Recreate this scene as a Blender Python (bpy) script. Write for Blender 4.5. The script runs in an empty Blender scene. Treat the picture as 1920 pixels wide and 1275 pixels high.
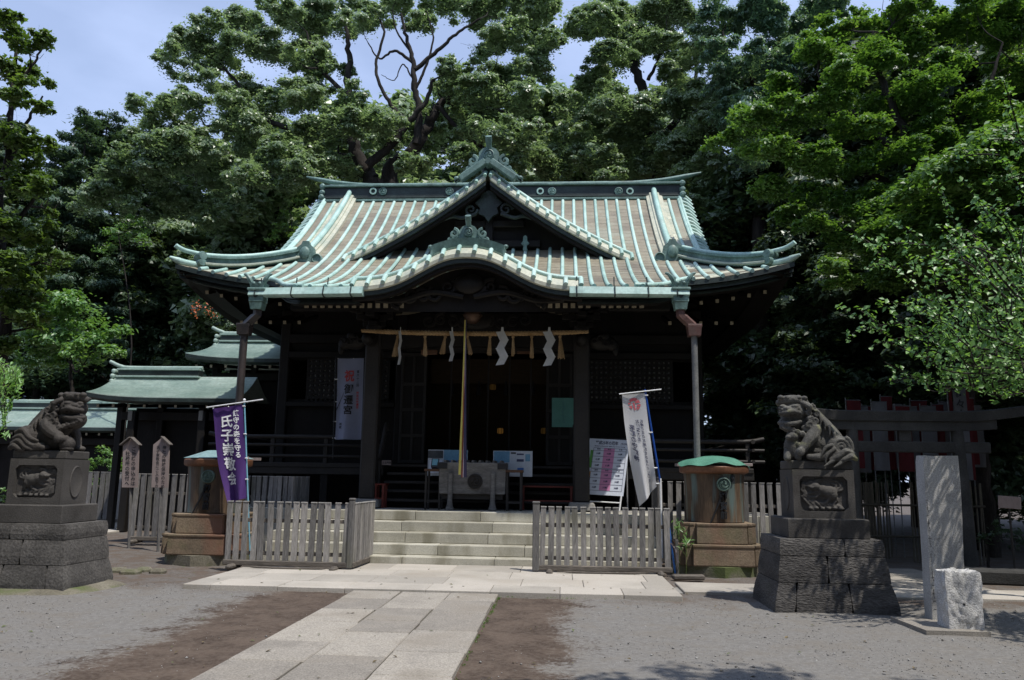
import bpy, bmesh, math, random
import numpy as np
from mathutils import Vector, Matrix, noise as mnoise

# ---------------------------------------------------------------- scene, camera, light
scene = bpy.context.scene
COL = scene.collection
RAD = math.radians
F_PX = 1464.0                       # focal length in photo pixels (18 mm lens on a 23.6 mm sensor)
PITCH, YAW, ROLL, EYE = RAD(9.9), RAD(3.83), RAD(0.85), 1.55
fw = np.array([-math.sin(YAW)*math.cos(PITCH), math.cos(YAW)*math.cos(PITCH), math.sin(PITCH)])
rt = np.array([math.cos(YAW), math.sin(YAW), 0.0])
upv = np.cross(rt, fw)
CR = rt*math.cos(ROLL) + upv*math.sin(ROLL)
CU = -rt*math.sin(ROLL) + upv*math.cos(ROLL)
cam_data = bpy.data.cameras.new('camera')
cam_data.sensor_width = 36.0
cam_data.lens = 36.0*F_PX/1920.0
cam_data.clip_start = 0.05
cam_data.clip_end = 2000
cam = bpy.data.objects.new('camera', cam_data)
COL.objects.link(cam)
cam.matrix_world = Matrix(((CR[0], CU[0], -fw[0], 0), (CR[1], CU[1], -fw[1], 0), (CR[2], CU[2], -fw[2], EYE), (0, 0, 0, 1)))
scene.camera = cam

SUN = Vector((0.34, -0.28, 1.0)).normalized()     # direction towards the sun
sun_el = math.asin(SUN.z)
sun_az = math.atan2(SUN.x, SUN.y)
world = bpy.data.worlds.new('World')
scene.world = world
world.use_nodes = True
wn, wl = world.node_tree.nodes, world.node_tree.links
wn.clear()
w_out = wn.new('ShaderNodeOutputWorld')
w_bg = wn.new('ShaderNodeBackground')
w_sky = wn.new('ShaderNodeTexSky')
w_sky.sky_type = 'NISHITA'
w_sky.sun_disc = False
w_sky.sun_elevation = sun_el
w_sky.sun_rotation = sun_az
w_sky.air_density = 1.0
w_sky.dust_density = 0.5
w_sky.ozone_density = 3.5
w_bg.inputs['Strength'].default_value = 0.135
# thin summer cloud veil
w_tc = wn.new('ShaderNodeTexCoord')
w_mp = wn.new('ShaderNodeMapping'); w_mp.inputs['Scale'].default_value = (1.0, 1.0, 2.4)
w_nz = wn.new('ShaderNodeTexNoise'); w_nz.inputs['Scale'].default_value = 3.4; w_nz.inputs['Detail'].default_value = 7
w_rp = wn.new('ShaderNodeValToRGB')
w_rp.color_ramp.elements[0].position = 0.42; w_rp.color_ramp.elements[0].color = (0.46, 0.46, 0.46, 1)
w_rp.color_ramp.elements[1].position = 0.75; w_rp.color_ramp.elements[1].color = (0.78, 0.78, 0.78, 1)
w_mx = wn.new('ShaderNodeMix'); w_mx.data_type = 'RGBA'
w_mx.inputs['B'].default_value = (5.6, 6.8, 10.0, 1)
wl.new(w_tc.outputs['Generated'], w_mp.inputs['Vector']); wl.new(w_mp.outputs['Vector'], w_nz.inputs['Vector'])
wl.new(w_nz.outputs['Fac'], w_rp.inputs['Fac']); wl.new(w_rp.outputs['Color'], w_mx.inputs['Factor'])
wl.new(w_sky.outputs['Color'], w_mx.inputs['A']); wl.new(w_mx.outputs['Result'], w_bg.inputs['Color'])
wl.new(w_bg.outputs['Background'], w_out.inputs['Surface'])

sun_data = bpy.data.lights.new('sun', 'SUN')
sun_data.energy = 4.6
sun_data.angle = RAD(0.55)
sun_data.color = (1.0, 0.955, 0.88)
sun = bpy.data.objects.new('sun', sun_data)
COL.objects.link(sun)
sun.rotation_euler = SUN.to_track_quat('Z', 'Y').to_euler()
sun.location = (20, -10, 60)

vs = scene.view_settings
vs.view_transform = 'Standard'; vs.look = 'None'; vs.gamma = 1.0; vs.exposure = 0.0; vs.use_curve_mapping = False
scene.render.engine = 'CYCLES'
scene.cycles.max_bounces = 6
scene.cycles.diffuse_bounces = 4
scene.cycles.glossy_bounces = 3
scene.cycles.transmission_bounces = 4
scene.cycles.transparent_max_bounces = 4

# ---------------------------------------------------------------- photo pixel -> place
def _ray(u, v):
    return fw + CR*((u-960.0)/F_PX) + CU*((637.5-v)/F_PX)
def PY(u, v, y):
    d = _ray(u, v); return np.array([0, 0, EYE]) + d*(y/d[1])
def PZ(u, v, z):
    d = _ray(u, v); return np.array([0, 0, EYE]) + d*((z-EYE)/d[2])

# ---------------------------------------------------------------- mesh helpers
ROOT = {}
def V3(p): return np.array(p, dtype=float)
def unit(a):
    a = V3(a); n = np.linalg.norm(a); return a/n if n > 1e-9 else a
def thing(name, loc, label, cat, group=None):
    o = bpy.data.objects.new(name, None)
    COL.objects.link(o)
    o.location = tuple(float(c) for c in loc); o.empty_display_size = 0.3
    o['label'] = label; o['category'] = cat
    if group: o['group'] = group
    ROOT[o] = V3(loc)
    return o
def tag(o, label, cat, group=None):
    o['label'] = label; o['category'] = cat
    if group: o['group'] = group
    return o

class MB:
    def __init__(s): s.v = []; s.f = []; s.m = []; s.mi = 0
    def add(s, vs, fs):
        b = len(s.v)
        s.v.extend([tuple(map(float, p)) for p in vs])
        s.f.extend([tuple(i+b for i in f) for f in fs]); s.m.extend([s.mi]*len(fs))
        return s
    def box(s, c, size, rot=None, bev=0.0, taper=1.0):
        hx, hy, hz = size[0]/2, size[1]/2, size[2]/2
        b = min(bev, hx*.8, hy*.8, hz*.8)
        vs = []; fs = []
        if b <= 0:
            for z in (-1, 1):
                t = taper if z > 0 else 1
                for x, y in ((-1,-1),(1,-1),(1,1),(-1,1)): vs.append((x*hx*t, y*hy*t, z*hz))
            fs = [(3,2,1,0),(4,5,6,7),(0,1,5,4),(1,2,6,5),(2,3,7,6),(3,0,4,7)]
        else:
            idx = {}
            for x in (-1,1):
                for y in (-1,1):
                    for z in (-1,1):
                        t = taper if z > 0 else 1
                        for a in range(3):
                            p = [x*(hx-b), y*(hy-b), z*(hz-b)]
                            p[a] = (x*hx, y*hy, z*hz)[a]
                            p[0] *= t; p[1] *= t
                            idx[(x,y,z,a)] = len(vs); vs.append(tuple(p))
            def q(*k): fs.append(tuple(idx[i] for i in k))
            for x in (-1,1): q(*[(x,y,z,0) for y,z in (((-1,-1),(1,-1),(1,1),(-1,1)) if x>0 else ((-1,-1),(-1,1),(1,1),(1,-1)))])
            for y in (-1,1): q(*[(x,y,z,1) for x,z in (((-1,-1),(-1,1),(1,1),(1,-1)) if y>0 else ((-1,-1),(1,-1),(1,1),(-1,1)))])
            for z in (-1,1): q(*[(x,y,z,2) for x,y in (((-1,-1),(1,-1),(1,1),(-1,1)) if z>0 else ((-1,-1),(-1,1),(1,1),(1,-1)))])
            for x in (-1,1):
                for y in (-1,1): q((x,y,-1,0),(x,y,1,0),(x,y,1,1),(x,y,-1,1))
                for z in (-1,1): q((x,-1,z,0),(x,1,z,0),(x,1,z,2),(x,-1,z,2))
            for y in (-1,1):
                for z in (-1,1): q((-1,y,z,1),(1,y,z,1),(1,y,z,2),(-1,y,z,2))
            for x in (-1,1):
                for y in (-1,1):
                    for z in (-1,1): q((x,y,z,0),(x,y,z,1),(x,y,z,2))
        A = np.array(vs)
        if rot is not None:
            A = A @ np.array(rot).T
        return s.add(A + V3(c), fs)
    def tube(s, path, r, n=8, cap=True, flat=1.0, up=(0,0,1)):
        P = np.array(path, float); k = len(P)
        R = np.full(k, r) if np.isscalar(r) else np.array(r, float)
        T = np.zeros_like(P); T[1:-1] = P[2:]-P[:-2]; T[0] = P[1]-P[0]; T[-1] = P[-1]-P[-2]
        T /= np.maximum(np.linalg.norm(T, axis=1, keepdims=True), 1e-9)
        a = V3(up)
        if abs(T[0] @ a) > .95: a = V3((1,0,0)) if abs(T[0][0]) < .9 else V3((0,1,0))
        vs = []; ang = np.linspace(0, 2*math.pi, n, endpoint=False)
        N = unit(a - T[0]*(a@T[0]))
        for i in range(k):
            N = N - T[i]*(N@T[i]); N = unit(N); B = np.cross(T[i], N)
            for t in ang: vs.append(P[i] + R[i]*(math.cos(t)*N*flat + math.sin(t)*B))
        fs = []
        for i in range(k-1):
            for j in range(n):
                fs.append((i*n+j, i*n+(j+1)%n, (i+1)*n+(j+1)%n, (i+1)*n+j))
        if cap: fs += [tuple(range(n))[::-1], tuple((k-1)*n+j for j in range(n))]
        return s.add(vs, fs)
    def lathe(s, prof, c=(0,0,0), n=20, rot=None, cap=True):
        vs = []; fs = []; k = len(prof)
        for r, z in prof:
            for j in range(n):
                t = 2*math.pi*j/n; vs.append((r*math.cos(t), r*math.sin(t), z))
        for i in range(k-1):
            for j in range(n): fs.append((i*n+j, i*n+(j+1)%n, (i+1)*n+(j+1)%n, (i+1)*n+j))
        if cap: fs += [tuple(range(n))[::-1], tuple((k-1)*n+j for j in range(n))]
        A = np.array(vs)
        if rot is not None: A = A @ np.array(rot).T
        return s.add(A+V3(c), fs)
    def prism(s, poly, o, ex, ey, ez, depth):
        """polygon (list of 2-D points) in plane o+ex*x+ey*y, extruded along ez from 0 to depth"""
        o, ex, ey, ez = V3(o), V3(ex), V3(ey), V3(ez); n = len(poly)
        vs = [o+ex*x+ey*y for x, y in poly] + [o+ex*x+ey*y+ez*depth for x, y in poly]
        fs = [tuple(range(n))[::-1], tuple(range(n, 2*n))] + [(i, (i+1) % n, n+(i+1) % n, n+i) for i in range(n)]
        return s.add(vs, fs)
    def ell(s, c, r, rot=None, nu=14, nv=8):
        r = (r, r, r) if np.isscalar(r) else r
        vs = [(0,0,-r[2])]; fs = []
        for i in range(1, nv):
            p = -math.pi/2 + math.pi*i/nv
            for j in range(nu):
                t = 2*math.pi*j/nu
                vs.append((r[0]*math.cos(p)*math.cos(t), r[1]*math.cos(p)*math.sin(t), r[2]*math.sin(p)))
        vs.append((0,0,r[2])); L = len(vs)-1
        for j in range(nu): fs.append((0, 1+(j+1)%nu, 1+j))
        for i in range(nv-2):
            for j in range(nu):
                a = 1+i*nu; fs.append((a+j, a+(j+1)%nu, a+nu+(j+1)%nu, a+nu+j))
        a = 1+(nv-2)*nu
        for j in range(nu): fs.append((a+j, a+(j+1)%nu, L))
        A = np.array(vs)
        if rot is not None: A = A @ np.array(rot).T
        return s.add(A+V3(c), fs)
    def grid(s, P):
        """P[i][j] points -> quads"""
        P = np.array(P, float); a, b = P.shape[:2]
        fs = [(i*b+j, (i+1)*b+j, (i+1)*b+j+1, i*b+j+1) for i in range(a-1) for j in range(b-1)]
        return s.add(P.reshape(-1, 3), fs)
    def mesh(s, name, off=(0,0,0)):
        me = bpy.data.meshes.new(name)
        A = np.array(s.v, float) - V3(off)
        me.from_pydata(A.tolist(), [], s.f)
        if any(s.m): me.polygons.foreach_set('material_index', s.m)
        return me
    def build(s, name, mat, parent=None, smooth=False, loc=None, kind=None, label=None, fix=True):
        """link as ONE mesh object; vertices are given in world space"""
        root = V3((0,0,0))
        if parent is not None: root = ROOT[parent]
        elif loc is not None: root = V3(loc)
        me = s.mesh(name, root)
        mats = mat if isinstance(mat, (list, tuple)) else [mat]
        for m in mats: me.materials.append(MAT[m] if isinstance(m, str) else m)
        if fix:
            bm = bmesh.new(); bm.from_mesh(me); bmesh.ops.recalc_face_normals(bm, faces=bm.faces); bm.to_mesh(me); bm.free()
        if smooth:
            me.polygons.foreach_set('use_smooth', [True]*len(me.polygons))
            if smooth is not True: me.set_sharp_from_angle(angle=RAD(smooth))
        o = bpy.data.objects.new(name, me); COL.objects.link(o)
        if parent is not None: o.parent = parent
        elif loc is not None: o.location = tuple(map(float, loc))
        ROOT[o] = root
        if kind: o['kind'] = kind
        if label: o['label'] = label
        return o
def RZ(a): c, s = math.cos(a), math.sin(a); return np.array([[c,-s,0],[s,c,0],[0,0,1.0]])
def RX(a): c, s = math.cos(a), math.sin(a); return np.array([[1.0,0,0],[0,c,-s],[0,s,c]])
def RY(a): c, s = math.cos(a), math.sin(a); return np.array([[c,0,s],[0,1.0,0],[-s,0,c]])
def child_copy(o, parent, loc):
    c = o.copy(); COL.objects.link(c); c.parent = parent; c.location = tuple(map(float, loc)); ROOT[c] = ROOT.get(parent, V3((0,0,0))); return c
def catmull(pts, n=8):
    P = np.array(pts, float)
    if len(P) < 3:
        t = np.linspace(0, 1, n+1)[:, None]; return P[0]*(1-t)+P[1]*t
    Q = np.vstack([2*P[0]-P[1], P, 2*P[-1]-P[-2]]); out = []
    for i in range(1, len(Q)-2):
        for t in np.linspace(0, 1, n, endpoint=False):
            a, b, c, d = Q[i-1], Q[i], Q[i+1], Q[i+2]
            out.append(.5*((2*b)+(-a+c)*t+(2*a-5*b+4*c-d)*t*t+(-a+3*b-3*c+d)*t**3))
    out.append(P[-1]); return np.array(out)

# text as a flat mesh: one string laid out top-down (vertical) or left-right
def glyph_mesh(chars, size, vertical=True, pitch=1.05, bold=0.02, mirror=False, sub=0):
    """returns verts (n,2), faces: x right, y up, origin at the top centre (vertical) or the left end (horizontal)"""
    VV = []; FF = []; base = 0
    items = [(c, 0, -i*pitch*size) for i, c in enumerate(chars)] if vertical else [(chars, 0, 0)]
    for c, ox, oy in items:
        if not c.strip(): continue
        cu = bpy.data.curves.new('lettering', 'FONT'); cu.body = c; cu.size = size; cu.resolution_u = 2
        cu.offset = bold*size; cu.fill_mode = 'FRONT'
        if vertical: cu.align_x = 'CENTER'; cu.align_y = 'TOP'
        ob = bpy.data.objects.new('lettering', cu); COL.objects.link(ob)
        dg = bpy.context.evaluated_depsgraph_get()
        me = bpy.data.meshes.new_from_object(ob.evaluated_get(dg))
        bm = bmesh.new(); bm.from_mesh(me)
        bmesh.ops.dissolve_degenerate(bm, dist=1e-6, edges=bm.edges)
        if sub:
            es = [e for e in bm.edges if e.calc_length() > size*sub]
            if es: bmesh.ops.subdivide_edges(bm, edges=es, cuts=2); bmesh.ops.triangulate(bm, faces=bm.faces)
        bm.verts.ensure_lookup_table()
        for v in bm.verts: VV.append(((-v.co.x if mirror else v.co.x)+ox, v.co.y+oy))
        for f in bm.faces: FF.append(tuple(v.index+base for v in f.verts))
        base = len(VV); bm.free()
        bpy.data.meshes.remove(me); bpy.data.objects.remove(ob); bpy.data.curves.remove(cu)
    return np.array(VV).reshape(-1, 2), FF
# ---------------------------------------------------------------- materials (all procedural, world-position based)
MAT = {}
def _mat(name):
    m = bpy.data.materials.new(name); m.use_nodes = True
    nt = m.node_tree; nt.nodes.clear(); MAT[name] = m
    return m, nt.nodes, nt.links
def surf(name, cols, scale=3.0, rough=0.7, fine=40.0, fine_amt=0.25, bump=0.15, bump_scale=None, stretch=(1,1,1),
         metal=0.0, attr=0.0, spec=0.4, detail=5, streak=None, moss=None, bdist=0.02, rot=None, trans=0.0):
    """cols: 2-4 (r,g,b) mixed by large noise; fine noise darkens/lightens; bump from the fine noise"""
    m, N, L = _mat(name)
    out = N.new('ShaderNodeOutputMaterial'); b = N.new('ShaderNodeBsdfPrincipled')
    geo = N.new('ShaderNodeNewGeometry'); mp = N.new('ShaderNodeMapping')
    mp.inputs['Scale'].default_value = stretch
    if rot: mp.inputs['Rotation'].default_value = rot
    L.new(geo.outputs['Position'], mp.inputs['Vector'])
    n1 = N.new('ShaderNodeTexNoise'); n1.inputs['Scale'].default_value = scale; n1.inputs['Detail'].default_value = detail; n1.inputs['Roughness'].default_value = .62
    n2 = N.new('ShaderNodeTexNoise'); n2.inputs['Scale'].default_value = fine; n2.inputs['Detail'].default_value = 4
    L.new(mp.outputs['Vector'], n1.inputs['Vector']); L.new(mp.outputs['Vector'], n2.inputs['Vector'])
    rp = N.new('ShaderNodeValToRGB'); e = rp.color_ramp.elements
    k = len(cols)
    while len(e) < k: e.new(0.5)
    for i, c in enumerate(cols):
        e[i].position = 0.32 + 0.36*i/max(k-1, 1); e[i].color = (*c, 1)
    fac = n1.outputs['Fac']
    if attr > 0:
        at = N.new('ShaderNodeAttribute'); at.attribute_name = 'rnd'
        ma = N.new('ShaderNodeMath'); ma.operation = 'MULTIPLY_ADD'; ma.inputs[1].default_value = attr
        su = N.new('ShaderNodeMath'); su.operation = 'SUBTRACT'; su.inputs[1].default_value = 0.5
        L.new(at.outputs['Fac'], su.inputs[0]); L.new(su.outputs[0], ma.inputs[0]); L.new(fac, ma.inputs[2]); fac = ma.outputs[0]
    L.new(fac, rp.inputs['Fac'])
    col = rp.outputs['Color']
    mr = N.new('ShaderNodeMapRange'); mr.inputs['From Min'].default_value = .3; mr.inputs['From Max'].default_value = .7
    mr.inputs['To Min'].default_value = 1-fine_amt; mr.inputs['To Max'].default_value = 1+fine_amt
    L.new(n2.outputs['Fac'], mr.inputs['Value'])
    mul = N.new('ShaderNodeMix'); mul.data_type = 'RGBA'; mul.blend_type = 'MULTIPLY'; mul.inputs['Factor'].default_value = 1
    cmb = N.new('ShaderNodeCombineColor')
    for i in range(3): L.new(mr.outputs['Result'], cmb.inputs[i])
    L.new(col, mul.inputs['A']); L.new(cmb.outputs['Color'], mul.inputs['B']); col = mul.outputs['Result']
    def overlay(col, color, sc, st, lo, hi, amount):
        mp2 = N.new('ShaderNodeMapping'); mp2.inputs['Scale'].default_value = st; L.new(geo.outputs['Position'], mp2.inputs['Vector'])
        n3 = N.new('ShaderNodeTexNoise'); n3.inputs['Scale'].default_value = sc; n3.inputs['Detail'].default_value = 6; L.new(mp2.outputs['Vector'], n3.inputs['Vector'])
        r3 = N.new('ShaderNodeMapRange'); r3.inputs['From Min'].default_value = lo; r3.inputs['From Max'].default_value = hi; r3.inputs['To Max'].default_value = amount
        L.new(n3.outputs['Fac'], r3.inputs['Value'])
        mx = N.new('ShaderNodeMix'); mx.data_type = 'RGBA'; L.new(r3.outputs['Result'], mx.inputs['Factor'])
        L.new(col, mx.inputs['A']); mx.inputs['B'].default_value = (*color, 1); return mx.outputs['Result']
    if streak: col = overlay(col, *streak)
    if moss: col = overlay(col, *moss)
    L.new(col, b.inputs['Base Color'])
    b.inputs['Roughness'].default_value = rough; b.inputs['Metallic'].default_value = metal
    b.inputs['Specular IOR Level'].default_value = spec
    if bump:
        bp = N.new('ShaderNodeBump'); bp.inputs['Strength'].default_value = bump; bp.inputs['Distance'].default_value = bdist
        if bump_scale:
            n4 = N.new('ShaderNodeTexNoise'); n4.inputs['Scale'].default_value = bump_scale; n4.inputs['Detail'].default_value = 5; L.new(mp.outputs['Vector'], n4.inputs['Vector'])
            L.new(n4.outputs['Fac'], bp.inputs['Height'])
        else: L.new(n2.outputs['Fac'], bp.inputs['Height'])
        L.new(bp.outputs['Normal'], b.inputs['Normal'])
    if trans > 0:
        tr = N.new('ShaderNodeBsdfTranslucent'); L.new(col, tr.inputs['Color'])
        ms = N.new('ShaderNodeMixShader'); ms.inputs['Fac'].default_value = trans
        L.new(b.outputs['BSDF'], ms.inputs[1]); L.new(tr.outputs['BSDF'], ms.inputs[2]); L.new(ms.outputs['Shader'], out.inputs['Surface'])
    else: L.new(b.outputs['BSDF'], out.inputs['Surface'])
    return m
def leafmat(name, cols, rough=0.42, trans=0.3, big=0.25, spec=0.5, tint=(1.3, 1.25, 0.5)):
    m, N, L = _mat(name)
    out = N.new('ShaderNodeOutputMaterial'); b = N.new('ShaderNodeBsdfPrincipled'); at = N.new('ShaderNodeAttribute'); at.attribute_name = 'rnd'
    geo = N.new('ShaderNodeNewGeometry'); n1 = N.new('ShaderNodeTexNoise'); n1.inputs['Scale'].default_value = big; n1.inputs['Detail'].default_value = 3
    L.new(geo.outputs['Position'], n1.inputs['Vector'])
    ma = N.new('ShaderNodeMath'); ma.operation = 'MULTIPLY_ADD'; ma.inputs[1].default_value = 0.7; L.new(at.outputs['Fac'], ma.inputs[0])
    m2 = N.new('ShaderNodeMath'); m2.operation = 'MULTIPLY_ADD'; m2.inputs[1].default_value = 0.9; m2.inputs[2].default_value = -0.3
    L.new(n1.outputs['Fac'], m2.inputs[0]); L.new(m2.outputs[0], ma.inputs[2])
    rp = N.new('ShaderNodeValToRGB'); e = rp.color_ramp.elements
    while len(e) < len(cols): e.new(.5)
    for i, c in enumerate(cols): e[i].position = i/(len(cols)-1); e[i].color = (*c, 1)
    L.new(ma.outputs[0], rp.inputs['Fac']); L.new(rp.outputs['Color'], b.inputs['Base Color'])
    b.inputs['Roughness'].default_value = rough; b.inputs['Specular IOR Level'].default_value = spec
    tr = N.new('ShaderNodeBsdfTranslucent'); mx = N.new('ShaderNodeMix'); mx.data_type = 'RGBA'; mx.blend_type = 'MULTIPLY'; mx.inputs['Factor'].default_value = 1
    mx.inputs['B'].default_value = (*[t*trans*2.2 for t in tint], 1); L.new(rp.outputs['Color'], mx.inputs['A']); L.new(mx.outputs['Result'], tr.inputs['Color'])
    ms = N.new('ShaderNodeAddShader')          # leaves reflect and let light through
    L.new(b.outputs['BSDF'], ms.inputs[0]); L.new(tr.outputs['BSDF'], ms.inputs[1]); L.new(ms.outputs['Shader'], out.inputs['Surface'])
    return m
def emit(name, col, strength):
    m, N, L = _mat(name); out = N.new('ShaderNodeOutputMaterial'); e = N.new('ShaderNodeEmission')
    e.inputs['Color'].default_value = (*col, 1); e.inputs['Strength'].default_value = strength; L.new(e.outputs[0], out.inputs['Surface'])

# copper
surf('copper_roll', [(.30,.46,.41),(.40,.58,.525),(.50,.66,.61)], 2.2, .5, 30, .14, .1, spec=.45, attr=.25, streak=((.20,.22,.165), 1.6, (1,1,1), .55, .8, .5))
surf('copper_sheet', [(.17,.145,.106),(.22,.19,.138),(.265,.235,.17),(.285,.275,.21)], 1.1, .5, 16, .12, .06, spec=.45, attr=.2, streak=((.145,.13,.115), .5, (1,1,1), .5, .7, .5))
surf('copper_pale', [(.34,.38,.31),(.46,.46,.36),(.54,.54,.43)], 2.0, .5, 22, .14, .06, spec=.45, attr=.4)
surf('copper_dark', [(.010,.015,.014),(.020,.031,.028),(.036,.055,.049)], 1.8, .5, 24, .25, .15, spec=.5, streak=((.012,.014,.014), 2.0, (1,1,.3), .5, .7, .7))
surf('copper_mid', [(.07,.125,.11),(.13,.215,.19),(.21,.32,.285)], 2.6, .5, 24, .22, .15, spec=.5, streak=((.03,.045,.04), 3.0, (1,1,.4), .55, .75, .8))
surf('copper_gutter', [(.27,.42,.38),(.37,.53,.48),(.45,.60,.55)], 1.5, .45, 18, .14, .05, spec=.5, streak=((.10,.15,.14), 5.0, (1,1,.3), .55, .8, .7))
surf('copper_side', [(.27,.36,.32),(.35,.44,.39),(.42,.50,.45)], 1.1, .55, 14, .12, .08, attr=.3)
surf('pipe_brown', [(.02,.017,.016),(.035,.028,.026),(.05,.036,.032)], 3.0, .5, 30, .2, .05)
surf('pipe_red', [(.08,.045,.04),(.12,.062,.052),(.10,.07,.06)], 3.0, .5, 30, .2, .05)
surf('pipe_grey', [(.11,.115,.115),(.16,.16,.155),(.19,.19,.18)], 3.0, .55, 30, .2, .05)
# timber
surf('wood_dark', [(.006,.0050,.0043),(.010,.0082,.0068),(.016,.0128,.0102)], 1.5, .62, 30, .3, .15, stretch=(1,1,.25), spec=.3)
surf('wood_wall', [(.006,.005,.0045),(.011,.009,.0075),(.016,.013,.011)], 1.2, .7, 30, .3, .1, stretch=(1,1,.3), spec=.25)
surf('rafter_end', [(.25,.21,.14),(.33,.28,.19)], 3, .7, 30, .2)
surf('wood_fence', [(.125,.12,.115),(.195,.186,.177),(.27,.255,.24)], 3.5, .75, 26, .3, .35, stretch=(3,3,.35), spec=.25, attr=.5, moss=((.10,.098,.058), 2.2, (1,1,.6), .56, .75, .6))
surf('wood_rail', [(.075,.066,.058),(.115,.10,.085),(.155,.135,.115)], 3.5, .75, 26, .3, .3, stretch=(.4,2,3), spec=.25)
surf('wood_cap', [(.33,.32,.30),(.42,.405,.38)], 4, .7, 40, .2)
surf('wood_sign', [(.235,.185,.17),(.275,.22,.205),(.31,.255,.24)], 2.5, .65, 26, .12, .1, stretch=(3,3,.4))
surf('wood_sign_roof', [(.11,.095,.085),(.16,.14,.125)], 3, .7, 30, .2)
surf('wood_box', [(.10,.094,.085),(.15,.142,.13),(.21,.20,.185)], 3.0, .7, 26, .25, .2, stretch=(.6,1,3), streak=((.05,.044,.04), 3.0, (1,1,1), .56, .72, .8))
surf('wood_table', [(.075,.036,.018),(.11,.052,.026)], 3, .5, 30, .2)
surf('wood_leg', [(.018,.0155,.0135),(.028,.024,.0205)], 3, .6, 30, .2)
surf('red_paint', [(.10,.018,.012),(.15,.026,.016)], 3, .5, 30, .2)
surf('blind', [(.045,.028,.012),(.07,.044,.018)], 4, .7, 60, .3, .2, stretch=(1,1,6))
# stone
surf('granite_path', [(.225,.205,.178),(.285,.26,.225),(.345,.315,.27)], 1.3, .85, 75, .34, .3, attr=.4, spec=.25, streak=((.17,.145,.115), 1.3, (1,1,1), .50, .70, .6))
surf('granite_plaza', [(.32,.295,.258),(.385,.355,.31),(.435,.40,.35)], 1.2, .85, 80, .16, .15, attr=.4, spec=.25, streak=((.33,.285,.23), .8, (1,1,1), .52, .72, .5))
surf('granite_step', [(.32,.305,.252),(.395,.375,.31),(.45,.432,.365)], 1.4, .85, 70, .16, .15, attr=.35, spec=.25, streak=((.17,.155,.105), 2.6, (1,1,.22), .50, .68, .75))
surf('granite_dim', [(.22,.21,.19),(.30,.285,.26)], 1.4, .85, 70, .18, .15, attr=.3)
surf('lava_stone', [(.050,.047,.044),(.076,.071,.066),(.105,.098,.09)], 2.0, .9, 34, .35, .5, spec=.3, attr=.2, bdist=.02, moss=((.095,.10,.045), 1.2, (1,1,1), .6, .8, .55))
surf('pedestal_stone', [(.048,.044,.040),(.068,.063,.058),(.09,.083,.076)], 2.2, .85, 60, .22, .25, spec=.3, moss=((.10,.10,.06), 1.6, (1,1,1), .62, .8, .35))
surf('lion_stone', [(.032,.028,.025),(.050,.044,.039),(.072,.064,.056)], 4.0, .8, 60, .22, .3, spec=.35)
surf('lion_stone_lichen', [(.048,.046,.042),(.080,.077,.070),(.14,.135,.12)], 4.0, .85, 60, .3, .35, spec=.3, moss=((.22,.22,.11), 5, (1,1,1), .60, .72, .8))
surf('pillar_stone', [(.29,.285,.272),(.38,.373,.358),(.46,.453,.437)], 1.6, .9, 110, .38, .3, spec=.25, streak=((.16,.155,.145), 2.0, (2,2,.35), .54, .72, .6))
surf('rough_stone', [(.38,.375,.36),(.48,.47,.455),(.60,.59,.57)], 4, .95, 70, .35, .5, spec=.2)
surf('tank_stone', [(.13,.10,.068),(.185,.135,.09),(.215,.165,.11)], 1.6, .85, 40, .22, .25, attr=.2, streak=((.20,.095,.06), 1.4, (1,1,.25), .5, .66, .75), moss=((.10,.105,.05), 2.0, (1,1,1), .55, .75, .7))
surf('tank_slab', [(.105,.095,.07),(.15,.135,.10),(.185,.17,.13)], 2.2, .9, 40, .25, .35, moss=((.07,.095,.022), 2.4, (1,1,1), .5, .66, .85))
surf('bronze_tank', [(.050,.032,.021),(.085,.056,.034),(.13,.085,.05)], 2.6, .5, 26, .3, .2, stretch=(1.4,1.4,.2), metal=.2, streak=((.12,.175,.165), 3.0, (2.2,2.2,.2), .53, .66, .85))
surf('bronze_rim', [(.13,.06,.03),(.19,.085,.045)], 3, .5, 26, .2, .05, metal=.2)
surf('bronze_crest', [(.05,.085,.072),(.085,.13,.11),(.13,.19,.16)], 6, .45, 40, .2, .1, metal=.15)
surf('bronze_letter', [(.014,.015,.017),(.026,.028,.032)], 6, .4, 40, .2, .1)
surf('green_mesh', [(.06,.18,.125),(.09,.25,.175)], 6, .6, 160, .4, .3)
surf('lid_blue', [(.16,.26,.27),(.23,.34,.35)], 2, .45, 20, .15, .05)
surf('torii_stone', [(.03,.029,.027),(.046,.045,.042),(.066,.064,.06)], 1.8, .9, 50, .25, .3)
# cloth, paper, straw, paint
surf('straw', [(.30,.185,.08),(.40,.26,.125),(.46,.32,.17)], 4, .8, 60, .3, .3, trans=.12)
surf('paper', [(.60,.60,.58),(.68,.68,.66)], 3, .7, 20, .06, 0, trans=.25)
surf('banner_purple', [(.072,.028,.155),(.085,.034,.185)], 2, .75, 220, .12, .1, trans=.2)
surf('banner_white', [(.66,.66,.67),(.72,.72,.73)], 2, .75, 200, .06, .1, trans=.3)
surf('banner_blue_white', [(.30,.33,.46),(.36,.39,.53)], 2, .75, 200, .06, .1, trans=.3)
surf('letter_white', [(.80,.80,.80),(.82,.82,.82)], 2, .7, 60, .04, 0)
surf('letter_black', [(.018,.018,.022),(.03,.03,.034)], 2, .7, 60, .04, 0)
surf('letter_navy', [(.035,.04,.09),(.05,.055,.11)], 2, .7, 60, .04, 0)
surf('letter_red', [(.40,.045,.045),(.46,.06,.06)], 2, .7, 60, .04, 0)
surf('emblem_red', [(.55,.10,.12),(.60,.13,.15)], 2, .7, 60, .06, 0)
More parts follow.
